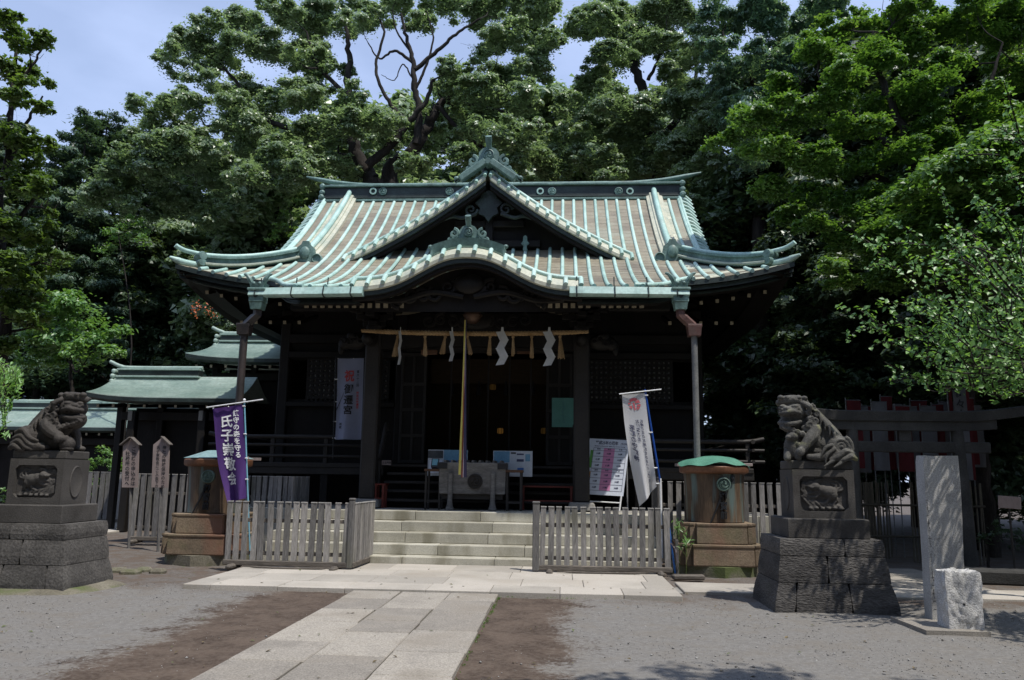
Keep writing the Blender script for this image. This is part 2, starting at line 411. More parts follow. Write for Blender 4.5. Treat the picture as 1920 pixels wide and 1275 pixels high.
surf('cloth_red', [(.23,.013,.018),(.33,.02,.028)], 3, .8, 60, .15, .1, trans=.2)
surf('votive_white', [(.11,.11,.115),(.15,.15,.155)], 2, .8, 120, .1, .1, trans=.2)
surf('votive_red', [(.075,.006,.008),(.11,.009,.011)], 3, .8, 60, .15, .1, trans=.2)
surf('plastic_white', [(.75,.76,.76),(.80,.80,.80)], 3, .4, 30, .04, 0)
surf('pole_blue', [(.012,.055,.26),(.016,.07,.32)], 3, .35, 30, .05, 0)
surf('pole_sky', [(.16,.36,.46),(.20,.42,.52)], 3, .35, 30, .05, 0)
surf('board_white', [(.60,.64,.72),(.64,.68,.76)], 2, .5, 30, .03, 0)
surf('board_pink', [(.55,.22,.38),(.58,.25,.41)], 2, .5, 30, .03, 0)
surf('board_green', [(.10,.30,.055),(.12,.34,.07)], 2, .5, 30, .03, 0)
surf('board_orange', [(.50,.22,.03),(.55,.26,.05)], 2, .5, 30, .03, 0)
surf('poster_pale', [(.42,.45,.48),(.50,.53,.56)], 4, .6, 30, .05, 0)
surf('poster_blue', [(.10,.23,.34),(.16,.32,.43)], 4, .6, 30, .08, 0)
surf('poster_deep', [(.03,.10,.30),(.04,.13,.36)], 4, .6, 30, .08, 0)
surf('poster_dark', [(.03,.035,.04),(.06,.065,.07)], 4, .6, 30, .2, 0)
surf('poster_teal', [(.095,.27,.235),(.12,.32,.28)], 4, .6, 30, .08, 0)
surf('screen_glass', [(.10,.28,.32),(.14,.34,.38)], 4, .15, 30, .08, 0)
surf('plastic_black', [(.012,.012,.013),(.02,.02,.022)], 4, .35, 30, .08, 0)
surf('cord_yellow', [(.55,.46,.10),(.62,.53,.14)], 3, .75, 60, .1, .1)
surf('cord_purple', [(.04,.035,.075),(.06,.05,.10)], 3, .75, 60, .1, .1)
surf('cord_red', [(.28,.05,.035),(.34,.07,.05)], 3, .75, 60, .1, .1)
surf('cord_pale', [(.40,.32,.34),(.48,.40,.42)], 3, .75, 60, .1, .1)
surf('bell_bronze', [(.10,.06,.042),(.15,.09,.06)], 3, .4, 30, .2, .05, metal=.5)
surf('orange_cloth', [(.36,.10,.012),(.48,.15,.02)], 6, .8, 60, .3, .2)
surf('bamboo', [(.05,.043,.03),(.085,.072,.05),(.11,.095,.065)], 3, .55, 30, .3, .1, stretch=(2,2,.4), attr=.4)
surf('hose_blue', [(.02,.12,.42),(.03,.16,.50)], 3, .4, 30, .05, 0)
surf('bark', [(.016,.014,.012),(.028,.024,.021),(.046,.040,.034)], 2.0, .9, 22, .4, .6, stretch=(2,2,.5), spec=.2)
surf('bark_pale', [(.07,.055,.045),(.11,.088,.07)], 2.0, .9, 22, .4, .6, stretch=(2,2,.5), spec=.2)
surf('moss', [(.05,.085,.018),(.09,.13,.03)], 8, .95, 80, .4, .4)
emit('lantern_glow', (1.0, .5, .12), 0.055)
emit('lantern_dim', (1.0, .55, .15), 0.018)
# foliage
leafmat('leaf_camphor', [(.074,.110,.060),(.110,.155,.084),(.148,.194,.112),(.19,.232,.148)], .40, .34, .3, .6, tint=(1.15,1.25,.7))
leafmat('leaf_blue', [(.052,.10,.068),(.076,.142,.10),(.115,.19,.14),(.17,.24,.195)], .38, .22, .3, .5)
leafmat('leaf_maple', [(.036,.082,.020),(.058,.120,.028),(.086,.160,.038),(.125,.19,.050)], .5, .34, .35, .4, tint=(1.25,1.25,.5))
leafmat('leaf_maple_dark', [(.030,.058,.016),(.050,.088,.022),(.078,.125,.030),(.115,.165,.042)], .5, .36, .4, .4, tint=(1.2,1.25,.5))
leafmat('leaf_bright', [(.045,.105,.028),(.075,.155,.042),(.115,.20,.062)], .42, .32, .5, .5)
leafmat('leaf_ume', [(.045,.115,.028),(.075,.165,.042),(.115,.22,.06),(.17,.28,.11)], .42, .34, .9, .4)
leafmat('leaf_dark', [(.026,.046,.024),(.042,.072,.035),(.066,.104,.050)], .42, .2, .25, .5)
leafmat('leaf_conifer', [(.036,.068,.045),(.056,.10,.064),(.084,.135,.086)], .5, .18, .3, .4)
leafmat('leaf_grass', [(.05,.095,.02),(.09,.15,.035)], .5, .3, 1.0, .4)
leafmat('petal', [(.30,.07,.03),(.38,.10,.04)], .5, .3, 1.0, .4)
# ---------------------------------------------------------------- ground, paving, platform
AX = -1.8                           # axis of the shrine
rng = np.random.default_rng(7)
def ground_material():
    m, N, L = _mat('ground')
    out = N.new('ShaderNodeOutputMaterial'); b = N.new('ShaderNodeBsdfPrincipled'); geo = N.new('ShaderNodeNewGeometry')
    def noise(sc, det=5, ro=.6):
        n = N.new('ShaderNodeTexNoise'); n.inputs['Scale'].default_value = sc; n.inputs['Detail'].default_value = det; n.inputs['Roughness'].default_value = ro
        L.new(geo.outputs['Position'], n.inputs['Vector']); return n.outputs['Fac']
    def math_(op, a, b_, c=None):
        n = N.new('ShaderNodeMath'); n.operation = op
        for i, x in enumerate((a, b_, c)):
            if x is None: continue
            if isinstance(x, (int, float)): n.inputs[i].default_value = x
            else: L.new(x, n.inputs[i])
        return n.outputs[0]
    def rng_(v, a, b_, c=0, d=1):
        n = N.new('ShaderNodeMapRange'); L.new(v, n.inputs['Value'])
        for k, x in zip(('From Min','From Max','To Min','To Max'), (a, b_, c, d)): n.inputs[k].default_value = x
        n.interpolation_type = 'SMOOTHSTEP'; return n.outputs['Result']
    def mixc(f, a, b_):
        n = N.new('ShaderNodeMix'); n.data_type = 'RGBA'; L.new(f, n.inputs['Factor'])
        for k, x in (('A', a), ('B', b_)):
            if isinstance(x, tuple): n.inputs[k].default_value = (*x, 1)
            else: L.new(x, n.inputs[k])
        return n.outputs['Result']
    sp = N.new('ShaderNodeSeparateXYZ'); L.new(geo.outputs['Position'], sp.inputs[0]); x, y = sp.outputs[0], sp.outputs[1]
    n_big, n_mid, n_fine, n_grit = noise(.55, 6), noise(2.3, 6, .7), noise(22, 5, .7), noise(95, 3, .7)
    wob = math_('MULTIPLY_ADD', n_big, 1.5, -0.75); wob2 = math_('MULTIPLY_ADD', n_mid, 1.5, -.75); w = math_('ADD', wob, wob2)
    d = math_('SUBTRACT', math_('ABSOLUTE', math_('SUBTRACT', x, -1.95), 0), 0.95)      # metres from the path edge
    side = math_('SUBTRACT', math_('ADD', d, w), 1.05)
    m_side = rng_(math_('ADD', side, math_('MULTIPLY_ADD', n_fine, .9, -.45)), -.2, .2, 1, 0)
    back = rng_(math_('ADD', y, math_('MULTIPLY', w, 1.0)), 10.1, 11.3)
    lumps = rng_(n_mid, .42, .6)
    m_dirt = math_('MAXIMUM', m_side, math_('MULTIPLY', back, math_('MULTIPLY_ADD', lumps, .45, .5)))
    gravel = mixc(rng_(n_fine, .3, .7), (.145,.137,.127), (.205,.196,.183))
    gravel = mixc(rng_(n_grit, .58, .72), gravel, (.28,.27,.255))
    gravel = mixc(math_('MULTIPLY', rng_(n_mid, .45, .65), .45), gravel, (.17,.15,.125))
    dirt = mixc(rng_(n_mid, .35, .65), (.052,.037,.029), (.105,.078,.061))
    dirt = mixc(math_('MULTIPLY', rng_(n_grit, .62, .74), .6), dirt, (.21,.19,.17))
    dust = mixc(math_('MULTIPLY', rng_(n_fine, .35, .65), .5), dirt, (.14,.112,.09))
    L.new(mixc(m_dirt, gravel, dust), b.inputs['Base Color'])
    b.inputs['Roughness'].default_value = .95; b.inputs['Specular IOR Level'].default_value = .15
    bp = N.new('ShaderNodeBump'); bp.inputs['Strength'].default_value = .4; bp.inputs['Distance'].default_value = .02
    L.new(math_('ADD', n_fine, math_('MULTIPLY', n_grit, .5)), bp.inputs['Height']); L.new(bp.outputs['Normal'], b.inputs['Normal'])
    L.new(b.outputs['BSDF'], out.inputs['Surface'])
ground_material()
def gz(x, y):
    return 0.012*math.sin(x*1.3+.5)*math.cos(y*1.1) + 0.010*math.sin(x*3.1+y*2.3) - .012
mb = MB()
xs = np.concatenate([np.array([-500,-200,-80,-40,-25]), np.arange(-16, 14.1, .4), np.array([20,30,50,90,200,500])])
ys = np.concatenate([np.array([-300,-100,-40,-15,-6,0]), np.arange(2, 18.1, .4), np.array([22,28,36,50,80,140,300,700])])
mb.grid([[(x, y, gz(x, y) if (-16 < x < 14 and 1 < y < 18) else 0) for y in ys] for x in xs])
ground = mb.build('ground', 'ground', smooth=True); ground['kind'] = 'structure'

def stone_mesh_attr(o, val):
    a = o.data.attributes.new('rnd', 'FLOAT', 'FACE')
    a.data.foreach_set('value', np.full(len(o.data.polygons), val, dtype=np.float32))
def slab(parent, x0, x1, y0, y1, z0, z1, mat, name='paving_stone', gap=.006, bev=.008, jit=.004):
    dz = rng.normal(0, jit*.5); mb = MB()
    mb.box(((x0+x1)/2, (y0+y1)/2, (z0+z1)/2+dz/2), (x1-x0-gap*2, y1-y0-gap*2, z1-z0+dz), rot=RX(rng.normal(0,.0025)) @ RY(rng.normal(0,.0025)), bev=bev)
    o = mb.build(name, mat, parent, fix=True); stone_mesh_attr(o, float(rng.random())); return o
def structure(name, mb, mat, smooth=False):
    o = mb.build(name, mat, smooth=smooth); o['kind'] = 'structure'; return o
# approach path: three columns of long slabs
px0, px1 = -2.76, -0.84
path = structure('path', MB().box(((px0+px1)/2, 6.3, -.045), (px1-px0-.03, 8.6, .10)), 'granite_dim')
cols = np.linspace(px0, px1, 4)
for i in range(3):
    y = 2.0 + (.35, .0, .55)[i]
    while y < 10.55:
        L_ = rng.uniform(.62, 1.05); y2 = min(y+L_, 10.58)
        if 10.58-y2 < .3: y2 = 10.58
        slab(path, cols[i]+rng.normal(0,.008), cols[i+1]+rng.normal(0,.008), y, y2, -.05, .035, 'granite_path', gap=.007); y = y2
# plaza in front of the steps
plaza = structure('plaza', MB().box((-1.78, 12.1, -.02), (6.6, 2.9, .12)), 'granite_dim')
rows = [10.6, 11.22, 11.98, 12.74, 13.56]
for r in range(4):
    x = -5.1
    first = rng.uniform(.35, 1.0)
    while x < 1.5:
        w_ = first if x == -5.1 else rng.uniform(.82, 1.12); x2 = min(x+w_, 1.55)
        if 1.55-x2 < .3: x2 = 1.55
        slab(plaza, x, x2, rows[r], rows[r+1], -.05, .06, 'granite_plaza', gap=.0035, bev=.006, jit=.003); x = x2
# side path on the right, passing behind the guardian dog
sidep = structure('side_path', MB().box((6.8, 11.75, -.04), (10.4, .9, .08)), 'granite_dim')
x = 1.66
while x < 12:
    x2 = x + rng.uniform(.9, 1.25); slab(sidep, x, x2, 11.27, 12.22, -.05, .03, 'granite_plaza', gap=.004); x = x2
approach = structure('torii_path', MB().box((5.6, 13.6, -.04), (1.3, 2.7, .06)), 'granite_dim')
for k in range(4):
    for i in range(2): slab(approach, 4.9+.7*i, 5.6+.7*i, 12.26+.68*k, 12.94+.68*k, -.05, .02, 'granite_path')
# left strip of paving seen behind the left fence
leftp = structure('left_path', MB().box((-12.4, 21.0, -.03), (2.2, 5.0, .06)), 'granite_dim')
for k in range(6):
    for i in range(2): slab(leftp, -13.5+1.1*i, -12.4+1.1*i, 18.5+.82*k, 19.32+.82*k, -.05, .04, 'granite_plaza')
# stone platform with five steps
PLZ = .88; ST_Y = 13.56; RISE = PLZ/5; RUN = .33
platform = structure('stone_platform', MB().box((AX+.55, 21.4, .40), (10.9, 11.4, .80)), 'granite_dim')
mbb = MB()
for k in range(5):
    y0 = ST_Y + RUN*k
    zt = RISE*(k+1); x = AX-3.45; first = rng.uniform(.5, 1.3)
    while x < AX+3.44:
        w_ = first if x == AX-3.45 else rng.uniform(1.15, 1.7); x2 = min(x+w_, AX+3.45)
        if AX+3.45-x2 < .4: x2 = AX+3.45
        yb = y0+RUN+.05 if k < 4 else 15.62
        slab(platform, x, x2, y0, yb, zt-RISE+.002, zt, 'granite_step', name='step_stone', gap=.003, bev=.010, jit=.002); x = x2
    if k: mbb.box((AX, (y0+15.6)/2+.1, zt-RISE-.06), (6.8, 15.6-y0, .12))
# kerb stones of the platform left and right of the steps, then the platform paving
for sgn in (-1, 1):
    for k in range(3 if sgn > 0 else 1):
        a = AX+sgn*(3.47+1.0*k); b_ = AX+sgn*(3.47+1.0*(k+1)); a, b_ = min(a, b_), max(a, b_)
        for j in range(3): slab(platform, a, b_, 15.28, 15.62, .02+.285*j, .02+.285*(j+1), 'granite_step', name='kerb_stone', gap=.004)
for j in range(3):
    x = AX-4.85
    while x < AX+5.9:
        x2 = min(x+rng.uniform(.9, 1.2), AX+6.0); slab(platform, x, x2, 15.72+.62*j, 16.34+.62*j, .79, .876, 'granite_dim', gap=.004); x = x2
core = mbb.build('step_core', 'granite_dim', platform)
# half-sunk edging stones on the left
o = MB(); 
for k, (u, v) in enumerate(((222,1071),(245,1074),(270,1070),(296,1073))):
    p = PZ(u, v, 0); mb = MB(); mb.box((p[0], p[1], .0), (.24+.05*math.sin(k*2), .2, .11), rot=RZ(.3*math.sin(k*3)), bev=.035)
    e = mb.build('edging_stone', 'tank_slab', loc=(p[0], p[1], 0))
    tag(e, 'half-buried flat edging stone right of the left pedestal, %s of four' % ('leftmost','second','third','rightmost')[k], 'edging stone', 'half-buried edging stones')
# loose gravel on the forecourt
def pebbles(n, seed):
    r = np.random.default_rng(seed)
    y = 4.6 + (r.random(n)**1.35)*6.6; x = r.uniform(-9, 7.5, n)*(0.35+.65*np.clip(y/8, 0, 1))
    d = np.abs(x+1.8)-.98
    keep = (d > 0) & (r.random(n) < np.clip(.12+.9*(d-.9+r.normal(0,.25,n)), .07, 1)); keep &= ~((y > 10.5) & (x > -5.2) & (x < 1.6))
    x, y = x[keep], y[keep]; n = len(x)
    s = r.uniform(.003, .0075, n)*(1+1.3*(r.random(n) < .05))
    base = np.array([(1,0,0),(-1,0,0),(0,1,0),(0,-1,0),(0,0,.7),(0,0,-.5)])
    ang = r.uniform(0, 6.28, n); jit = r.uniform(.6, 1.3, (n, 6, 1))
    P = base[None]*jit*s[:, None, None]
    c, sn = np.cos(ang)[:, None], np.sin(ang)[:, None]
    Q = np.stack([P[..., 0]*c-P[..., 1]*sn, P[..., 0]*sn+P[..., 1]*c, P[..., 2]], -1)
    gzv = 0.012*np.sin(x*1.3+.5)*np.cos(y*1.1)+0.010*np.sin(x*3.1+y*2.3)-.012
    Q += np.stack([x, y, gzv+s*.25], -1)[:, None]
    tri = np.array([(0,2,4),(2,1,4),(1,3,4),(3,0,4),(2,0,5),(1,2,5),(3,1,5),(0,3,5)])
    F = (tri[None]+6*np.arange(n)[:, None, None]).reshape(-1, 3)
    return Q.reshape(-1, 3), F, np.repeat(r.random(n), 8)
def tri_mesh(name, Vv, F, rnd, mat, parent=None, kind=None, smooth=False):
    """fast numpy triangle mesh -> object (vertices in world space)"""
    me = bpy.data.meshes.new(name); root = ROOT[parent] if parent is not None else V3((0,0,0))
    Vv = (np.asarray(Vv)-root).astype(np.float32); F = np.asarray(F, dtype=np.int32)
    me.vertices.add(len(Vv)); me.vertices.foreach_set('co', Vv.ravel())
    me.loops.add(F.size); me.loops.foreach_set('vertex_index', F.ravel())
    me.polygons.add(len(F)); me.polygons.foreach_set('loop_start', np.arange(0, F.size, 3, dtype=np.int32))
    me.polygons.foreach_set('loop_total', np.full(len(F), 3, dtype=np.int32))
    a = me.attributes.new('rnd', 'FLOAT', 'FACE'); a.data.foreach_set('value', np.asarray(rnd, dtype=np.float32))
    me.update(calc_edges=True); me.materials.append(MAT[mat])
    if smooth: me.polygons.foreach_set('use_smooth', [True]*len(F))
    o = bpy.data.objects.new(name, me); COL.objects.link(o)
    if parent is not None: o.parent = parent
    ROOT[o] = root
    if kind: o['kind'] = kind
    return o
surf('pebble', [(.15,.144,.136),(.19,.182,.172),(.24,.23,.218),(.34,.33,.315)], 9, .9, 60, .2, 0, attr=.9, spec=.2)
pv, pf, pr_ = pebbles(26000, 3)
peb = tri_mesh('gravel', pv, pf, pr_, 'pebble', kind='stuff'); peb['label'] = 'loose grey gravel scattered over the forecourt'; peb['category'] = 'gravel'
# moss and tiny weeds along the right-hand edge of the path and the plaza front
def tufts(pts, n, h, spread, seed):
    r = np.random.default_rng(seed); pts = np.array(pts); i = r.integers(0, len(pts), n)
    c = pts[i] + np.stack([r.normal(0, spread, n), r.normal(0, spread*1.5, n), np.zeros(n)], -1)
    a = r.uniform(0, 6.28, n); hh = h*r.uniform(.4, 1.2, n); w = hh*.3
    t = np.stack([np.cos(a), np.sin(a), 0*a], -1); lean = np.stack([r.normal(0,.4,n), r.normal(0,.4,n), np.ones(n)], -1)
    A = c - t*w[:, None]; B = c + t*w[:, None]; C_ = c + lean*hh[:, None]
    Vv = np.stack([A, B, C_], 1).reshape(-1, 3); return Vv, np.arange(3*n).reshape(-1, 3), r.random(n)
edge = [(-0.82, y, .0) for y in np.arange(6.0, 10.5, .05)] + [(x, 10.57, .0) for x in np.arange(-.8, .6, .05)] + [(-.82, y, 0) for y in np.arange(9.2, 10.5, .03)]
a, b_, c = tufts([e for i, e in enumerate(edge) if math.sin(i*.37)+math.sin(i*1.3) > .1], 600, .016, .010, 5)
g = tri_mesh('weeds', a, b_, c, 'leaf_grass', kind='stuff'); g['label'] = 'thin line of moss and weeds along the right path edge'; g['category'] = 'weeds'
# ---------------------------------------------------------------- shrine hall: roofs
YR = 21.0                           # ridge line
hall = thing('shrine_hall', (AX, 18.5, PLZ), 'large dark timber shrine hall with sweeping green copper roof and curved porch gable', 'shrine')
def main_z(d): return 9.4 - 1.03*d + .057*d*d
EX, ED = 6.45, 5.4                   # eave half width, eave distance from the ridge
def sstep(t): t = np.clip(t, 0, 1); return t*t*(3-2*t)
def ed(xp): return ED + (7.0-ED)*(1-sstep((abs(xp)-3.15)/1.25)) if abs(xp) > 2.02 else 5.1
def side_z(xp): t = EX-abs(xp); return 5.5 + .40*t + .06*t*t
def lift(xp, d): return .52*np.clip((abs(xp)-3.7)/3.1, 0, 1)**2 * np.clip((d-2.2)/3.2, 0, 1)**1.5
def roof_z(xp, d):
    z = main_z(abs(d))
    if abs(xp) > 4.3: z = min(z, side_z(xp)) if abs(xp) > 4.95 or d > 3.0 else z
    return z + lift(xp, abs(d))
def RP(xp, d, up=0.0): return (AX+xp, YR-d, roof_z(xp, d)+up)
GV = 4.98                            # gable verge plane of the hip-and-gable roof
def hip_d(xp):                       # distance from the ridge at which the front slope meets the side slope
    if abs(xp) <= 4.3: return .3
    lo, hi = .3, ED
    zs = side_z(xp)
    return (1.03 - math.sqrt(max(1.03**2-4*.057*(9.4-zs), 0)))/(2*.057)
# ---- main roof deck (front, back and both hipped sides), with a thick eave edge
mb = MB()
xs = np.sort(np.concatenate([np.linspace(-4.95, 4.95, 67), [-2.021, -2.019, 2.019, 2.021]]))
cols_ = []
for xp in xs:
    e = ed(xp); cols_.append([RP(xp, d) for d in np.linspace(0, e, 36)])
mb.grid(cols_)
for s_ in (-1, 1):
    side = []
    for a in np.linspace(4.95, EX, 14):
        xp = s_*a; h = hip_d(xp)
        side.append([RP(xp, d) for d in np.concatenate([np.linspace(-ED, -h, 6), np.linspace(-h+.01, h-.01, 12), np.linspace(h, ED, 12)])])
    mb.grid(side)
mb.grid([[RP(xp, -d) for d in np.linspace(0, ED, 14)] for xp in np.linspace(-4.95, 4.95, 24)])
roof = mb.build('roof', 'copper_sheet', hall, smooth=40)
stone_mesh_attr(roof, .5)
# eave fascia: layered dark edge following the eave line
def eave_line(n=150):
    out = [(x, ed(x)) for x in np.linspace(-EX, EX, n)]
    return out
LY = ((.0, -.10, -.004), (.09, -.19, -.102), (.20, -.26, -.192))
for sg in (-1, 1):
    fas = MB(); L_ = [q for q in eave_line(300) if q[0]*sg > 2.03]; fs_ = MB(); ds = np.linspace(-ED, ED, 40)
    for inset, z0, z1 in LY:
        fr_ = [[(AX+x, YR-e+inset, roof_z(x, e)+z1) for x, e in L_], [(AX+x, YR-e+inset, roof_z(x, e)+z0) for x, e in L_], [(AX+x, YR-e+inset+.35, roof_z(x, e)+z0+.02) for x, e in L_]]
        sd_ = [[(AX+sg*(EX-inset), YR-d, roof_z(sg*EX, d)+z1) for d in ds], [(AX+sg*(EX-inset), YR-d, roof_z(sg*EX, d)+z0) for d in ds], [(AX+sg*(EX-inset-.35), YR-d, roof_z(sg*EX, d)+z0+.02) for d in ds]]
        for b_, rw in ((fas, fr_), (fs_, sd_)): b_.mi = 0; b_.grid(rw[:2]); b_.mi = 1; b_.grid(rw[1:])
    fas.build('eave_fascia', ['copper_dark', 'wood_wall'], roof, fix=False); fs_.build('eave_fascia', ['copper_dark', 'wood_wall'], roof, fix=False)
# soffit boards
sof = MB()
sof.grid([[(AX+x, YR-d, roof_z(x, d)-.27-.03*min(e-d, 3)) for d in np.linspace(-5.2, e-.12, 24)] for x in np.linspace(-6.38, 6.38, 70) for e in [ed(x)]])
sof.build('soffit', 'wood_wall', hall, fix=False)
# ---- rolls
rolls_n = 0; rnd = random.Random(4)
def roll(path_, r=.044, parent=None, mat='copper_roll', n=8):
    m = MB(); m.tube(path_, r, n); o = m.build('copper_roll', mat, parent or roof, smooth=50, fix=False); stone_mesh_attr(o, rnd.random()); return o
PITCHR = .295
for k in range(-22, 23):
    xp = k*PITCHR
    if abs(xp) > EX-.2: continue
    if abs(abs(xp)-4.28) < .20: 
        d0 = 3.75
    elif abs(xp) > 4.55: d0 = max(hip_d(xp)+.22, 3.2)
    else: d0 = .34
    e = ed(xp)+.025
    if e-d0 < .15: continue
    pts = [RP(xp, d, .026) for d in np.linspace(d0, e, max(5, int((e-d0)*5)))]
    roll(pts)
# two rolls between the descending ridge and the gable verge
for s_ in (-1, 1):
    for a in (4.66, 4.93): roll([(AX+s_*a, YR-d, main_z(d)+.03) for d in np.linspace(.34, 2.95, 14)])
    # sideways verge roll where the porch roof widens out of the main eave
    roll([(AX+s_*x, YR-(ed(x)-.03), roof_z(x, ed(x))+.05) for x in np.linspace(3.1, 4.35, 10)], .05)
    # rolls of the hipped side slope
    for y_ in np.arange(-3.6, 3.7, .3):
        roll([(AX+s_*a, YR-y_, roof_z(s_*a, y_)+.028) for a in np.linspace(5.02, EX+.02, 8)])
# ---- dormer gable and curved porch gable profiles
def dorm_z(a): a = abs(a); return 8.74 - .80*a + .053*a*a
DY = 17.72                           # plane of the dormer front
def kara_z(a): return 5.13 + .64*math.exp(-(abs(a)/1.08)**2.4)
KY = 14.12
# ---- copper sheets between the rolls (individual plates with lapped lower edges)
SH = []
for k in range(-16, 16):
    xa, xb = k*PITCHR+.042, (k+1)*PITCHR-.042
    xm = (xa+xb)/2
    if 4.02 < abs(xm) < 4.55: continue
    d = .34 + (.06 if k % 2 else 0)
    while d < ed(xm)-.05:
        st = .235/math.sqrt(1+(1.03-.114*d)**2); d2 = min(d+st, ed(xm)-.004)
        if d2 < 3.28 and dorm_z(xm) > main_z(d2)+.02 and abs(xm) < 3.2: d = d2; continue
        if kara_z(xm) > main_z(d)+.06 and abs(xm) < 2.1 and d > 4.2: d = d2; continue
        if abs(xm) > 4.5 and d > hip_d(xm) and d < 3.3: d = d2; continue
        SH.append((xa, xb, d, d2)); d = d2
for k in list(range(-23, -16)) + list(range(16, 23)):
    xa, xb = k*PITCHR+.042, (k+1)*PITCHR-.042; xm = (xa+xb)/2
    if abs(xm) > EX-.15: continue
    d = max(hip_d(xm)+.2, 3.2)
    while d < ed(xm)-.05:
        d2 = min(d+.21, ed(xm)-.004); SH.append((xa, xb, d, d2)); d = d2
SH.sort(key=lambda s: -s[2]-.0*abs(s[0]))
def sheet_geo(s):
    xa, xb, d1, d2 = s; sk = rng.normal(0, .0015, 4)
    up0, up1 = .006, .012
    a, b_, c, d_ = V3(RP(xa, d1, up0)), V3(RP(xb, d1, up0)), V3(RP(xb, d2, up1+sk[0])), V3(RP(xa, d2, up1+sk[1]))
    lo = V3((0, 0, -.008))
    return [a, b_, c, d_, c+lo, d_+lo], [(0, 3, 2, 1), (3, 5, 4, 2)]
def is_pale(s): return abs((s[0]+s[1])/2) > 4.5
for s in SH[:300]:
    m = MB(); m.add(*sheet_geo(s)); o = m.build('copper_sheet', 'copper_pale' if is_pale(s) and rng.random() < .55 else 'copper_sheet', roof, fix=False); stone_mesh_attr(o, rng.random())
m = MB(); vals = []
for s in SH[300:]:
    m.mi = 1 if is_pale(s) else 0
    m.add(*sheet_geo(s)); vals += [rng.random()]*2
o = m.build('copper_sheet', ['copper_sheet', 'copper_pale'], roof, fix=False, kind='stuff')
o.data.attributes.new('rnd', 'FLOAT', 'FACE').data.foreach_set('value', np.array(vals, dtype=np.float32))
# ---- gable verge bands: pale sheets with short stub rolls and a long roll on top
def verge(parent, path_, outd, drop, width, spacing, board, nm):
    """path_: points along the verge (its upper, inner edge); outd: horizontal outward unit vector"""
    P = np.array(path_, float); outd = V3(outd)
    ln = np.concatenate([[0], np.cumsum(np.linalg.norm(np.diff(P, axis=0), axis=1))])
    at = lambda t: np.array([np.interp(t, ln, P[:, i]) for i in range(3)])
    off = outd*width + V3((0,0,-drop)); bulge = outd*width*.5+V3((0,0,-drop*.22))
    band = MB(); n = int(ln[-1]/.1)+2; ts = np.linspace(0, ln[-1], n)
    band.grid([[at(t)+V3((0,0,.02)) for t in ts], [at(t)+bulge for t in ts], [at(t)+off for t in ts], [at(t)+off-V3((0,0,.07)) for t in ts], [at(t)+off*.6-V3((0,0,.17)) for t in ts]])
    b_ = band.build(nm, ['copper_pale'], parent, fix=False, smooth=40); stone_mesh_attr(b_, .5)
    tm = MB(); tm.tube([at(t)+V3((0,0,.05)) for t in ts], .048, 8); q = tm.build('verge_roll', 'copper_roll', b_, smooth=50, fix=False); stone_mesh_attr(q, .6)
    k = max(1, int(round(ln[-1]/spacing)))
    for i in range(k+1):
        t = min(max(ln[-1]*i/k, .02), ln[-1]-.02); p = at(t)
        sm = MB(); sm.tube([p+V3((0,0,.05)), p+bulge+V3((0,0,.035)), p+off+outd*.03+V3((0,0,.02))], .044, 8)
        q = sm.build('stub_roll', 'copper_roll', b_, smooth=50, fix=False); stone_mesh_attr(q, rng.random())
    bd = MB(); th = board
    f0 = [at(t)+off*.8-V3((0,0,.06)) for t in ts]; f1 = [at(t)+off*.8-V3((0,0,.06+th)) for t in ts]
    back = -outd*.14
    bd.grid([[p+back for p in f0], f0, f1, [p+back for p in f1], [p+back for p in f0]])
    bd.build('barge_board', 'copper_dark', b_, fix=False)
    bd2 = MB()
    g0 = [at(t)+off*.55-V3((0,0,.06+th)) for t in ts]; g1 = [at(t)+off*.55-V3((0,0,.06+th*1.75)) for t in ts]
    bd2.grid([[p+back for p in g0], g0, g1, [p+back for p in g1]])
    bd2.build('barge_board', 'wood_dark', b_, fix=False)
    return b_
DW = 3.34
dorm = MB()
dorm.grid([[(AX+x, y, dorm_z(x)) for y in np.linspace(DY, 20.6, 10)] for x in np.linspace(-DW, DW, 40)])
dormer = dorm.build('dormer_roof', 'copper_sheet', hall, smooth=40, fix=False); stone_mesh_attr(dormer, .6)
for s_ in (-1, 1):
    verge(hall, [(AX+s_*a, DY, dorm_z(a)) for a in np.linspace(.05, DW+.05, 30)], (0,-1,0), .17, .27, .285, .16, 'verge_band')
    for y_ in np.arange(DY+.32, 19.9, .32):
        amax = [a for a in np.linspace(.2, DW, 60) if dorm_z(a) > main_z(YR-y_)]
        if amax and amax[-1] > .4: roll([(AX+s_*a, y_, dorm_z(a)+.03) for a in np.linspace(.15, amax[-1], 8)], parent=dormer)
# dormer gable wall, set back, with carved pendant
gw = MB(); gw.add([(AX+x, DY+.42, dorm_z(x)-.12) for x in np.linspace(-DW+.2, DW-.2, 25)] + [(AX+x, DY+.42, 6.2) for x in np.linspace(-DW+.2, DW-.2, 25)], [(i, i+25, i+26, i+1) for i in range(24)])
gw.build('gable_wall', 'wood_wall', hall, fix=False)
gb = MB()
for z_, w_ in ((7.05, 2.5), (7.55, 1.7)): gb.box((AX, DY+.36, z_), (w_, .16, .18), bev=.02)
gb.box((AX, DY+.34, 7.3), (.2, .18, 1.6), bev=.02); gb.build('gable_beam', 'wood_dark', hall)
def scroll(m, c, r0, turns, dirx, ex, ez, tr=.03, start=0.0, depth=None):
    """flat spiral tube in the plane (ex,ez)"""
    pts = []; rr = []
    for t in np.linspace(0, 1, int(16*turns)+4):
        a = start + dirx*t*turns*2*math.pi; r = r0*(1-.85*t)
        pts.append(V3(c)+V3(ex)*r*math.cos(a)+V3(ez)*r*math.sin(a)); rr.append(tr*(1-.45*t))
    m.tube(pts, rr, 6)
gp = MB()
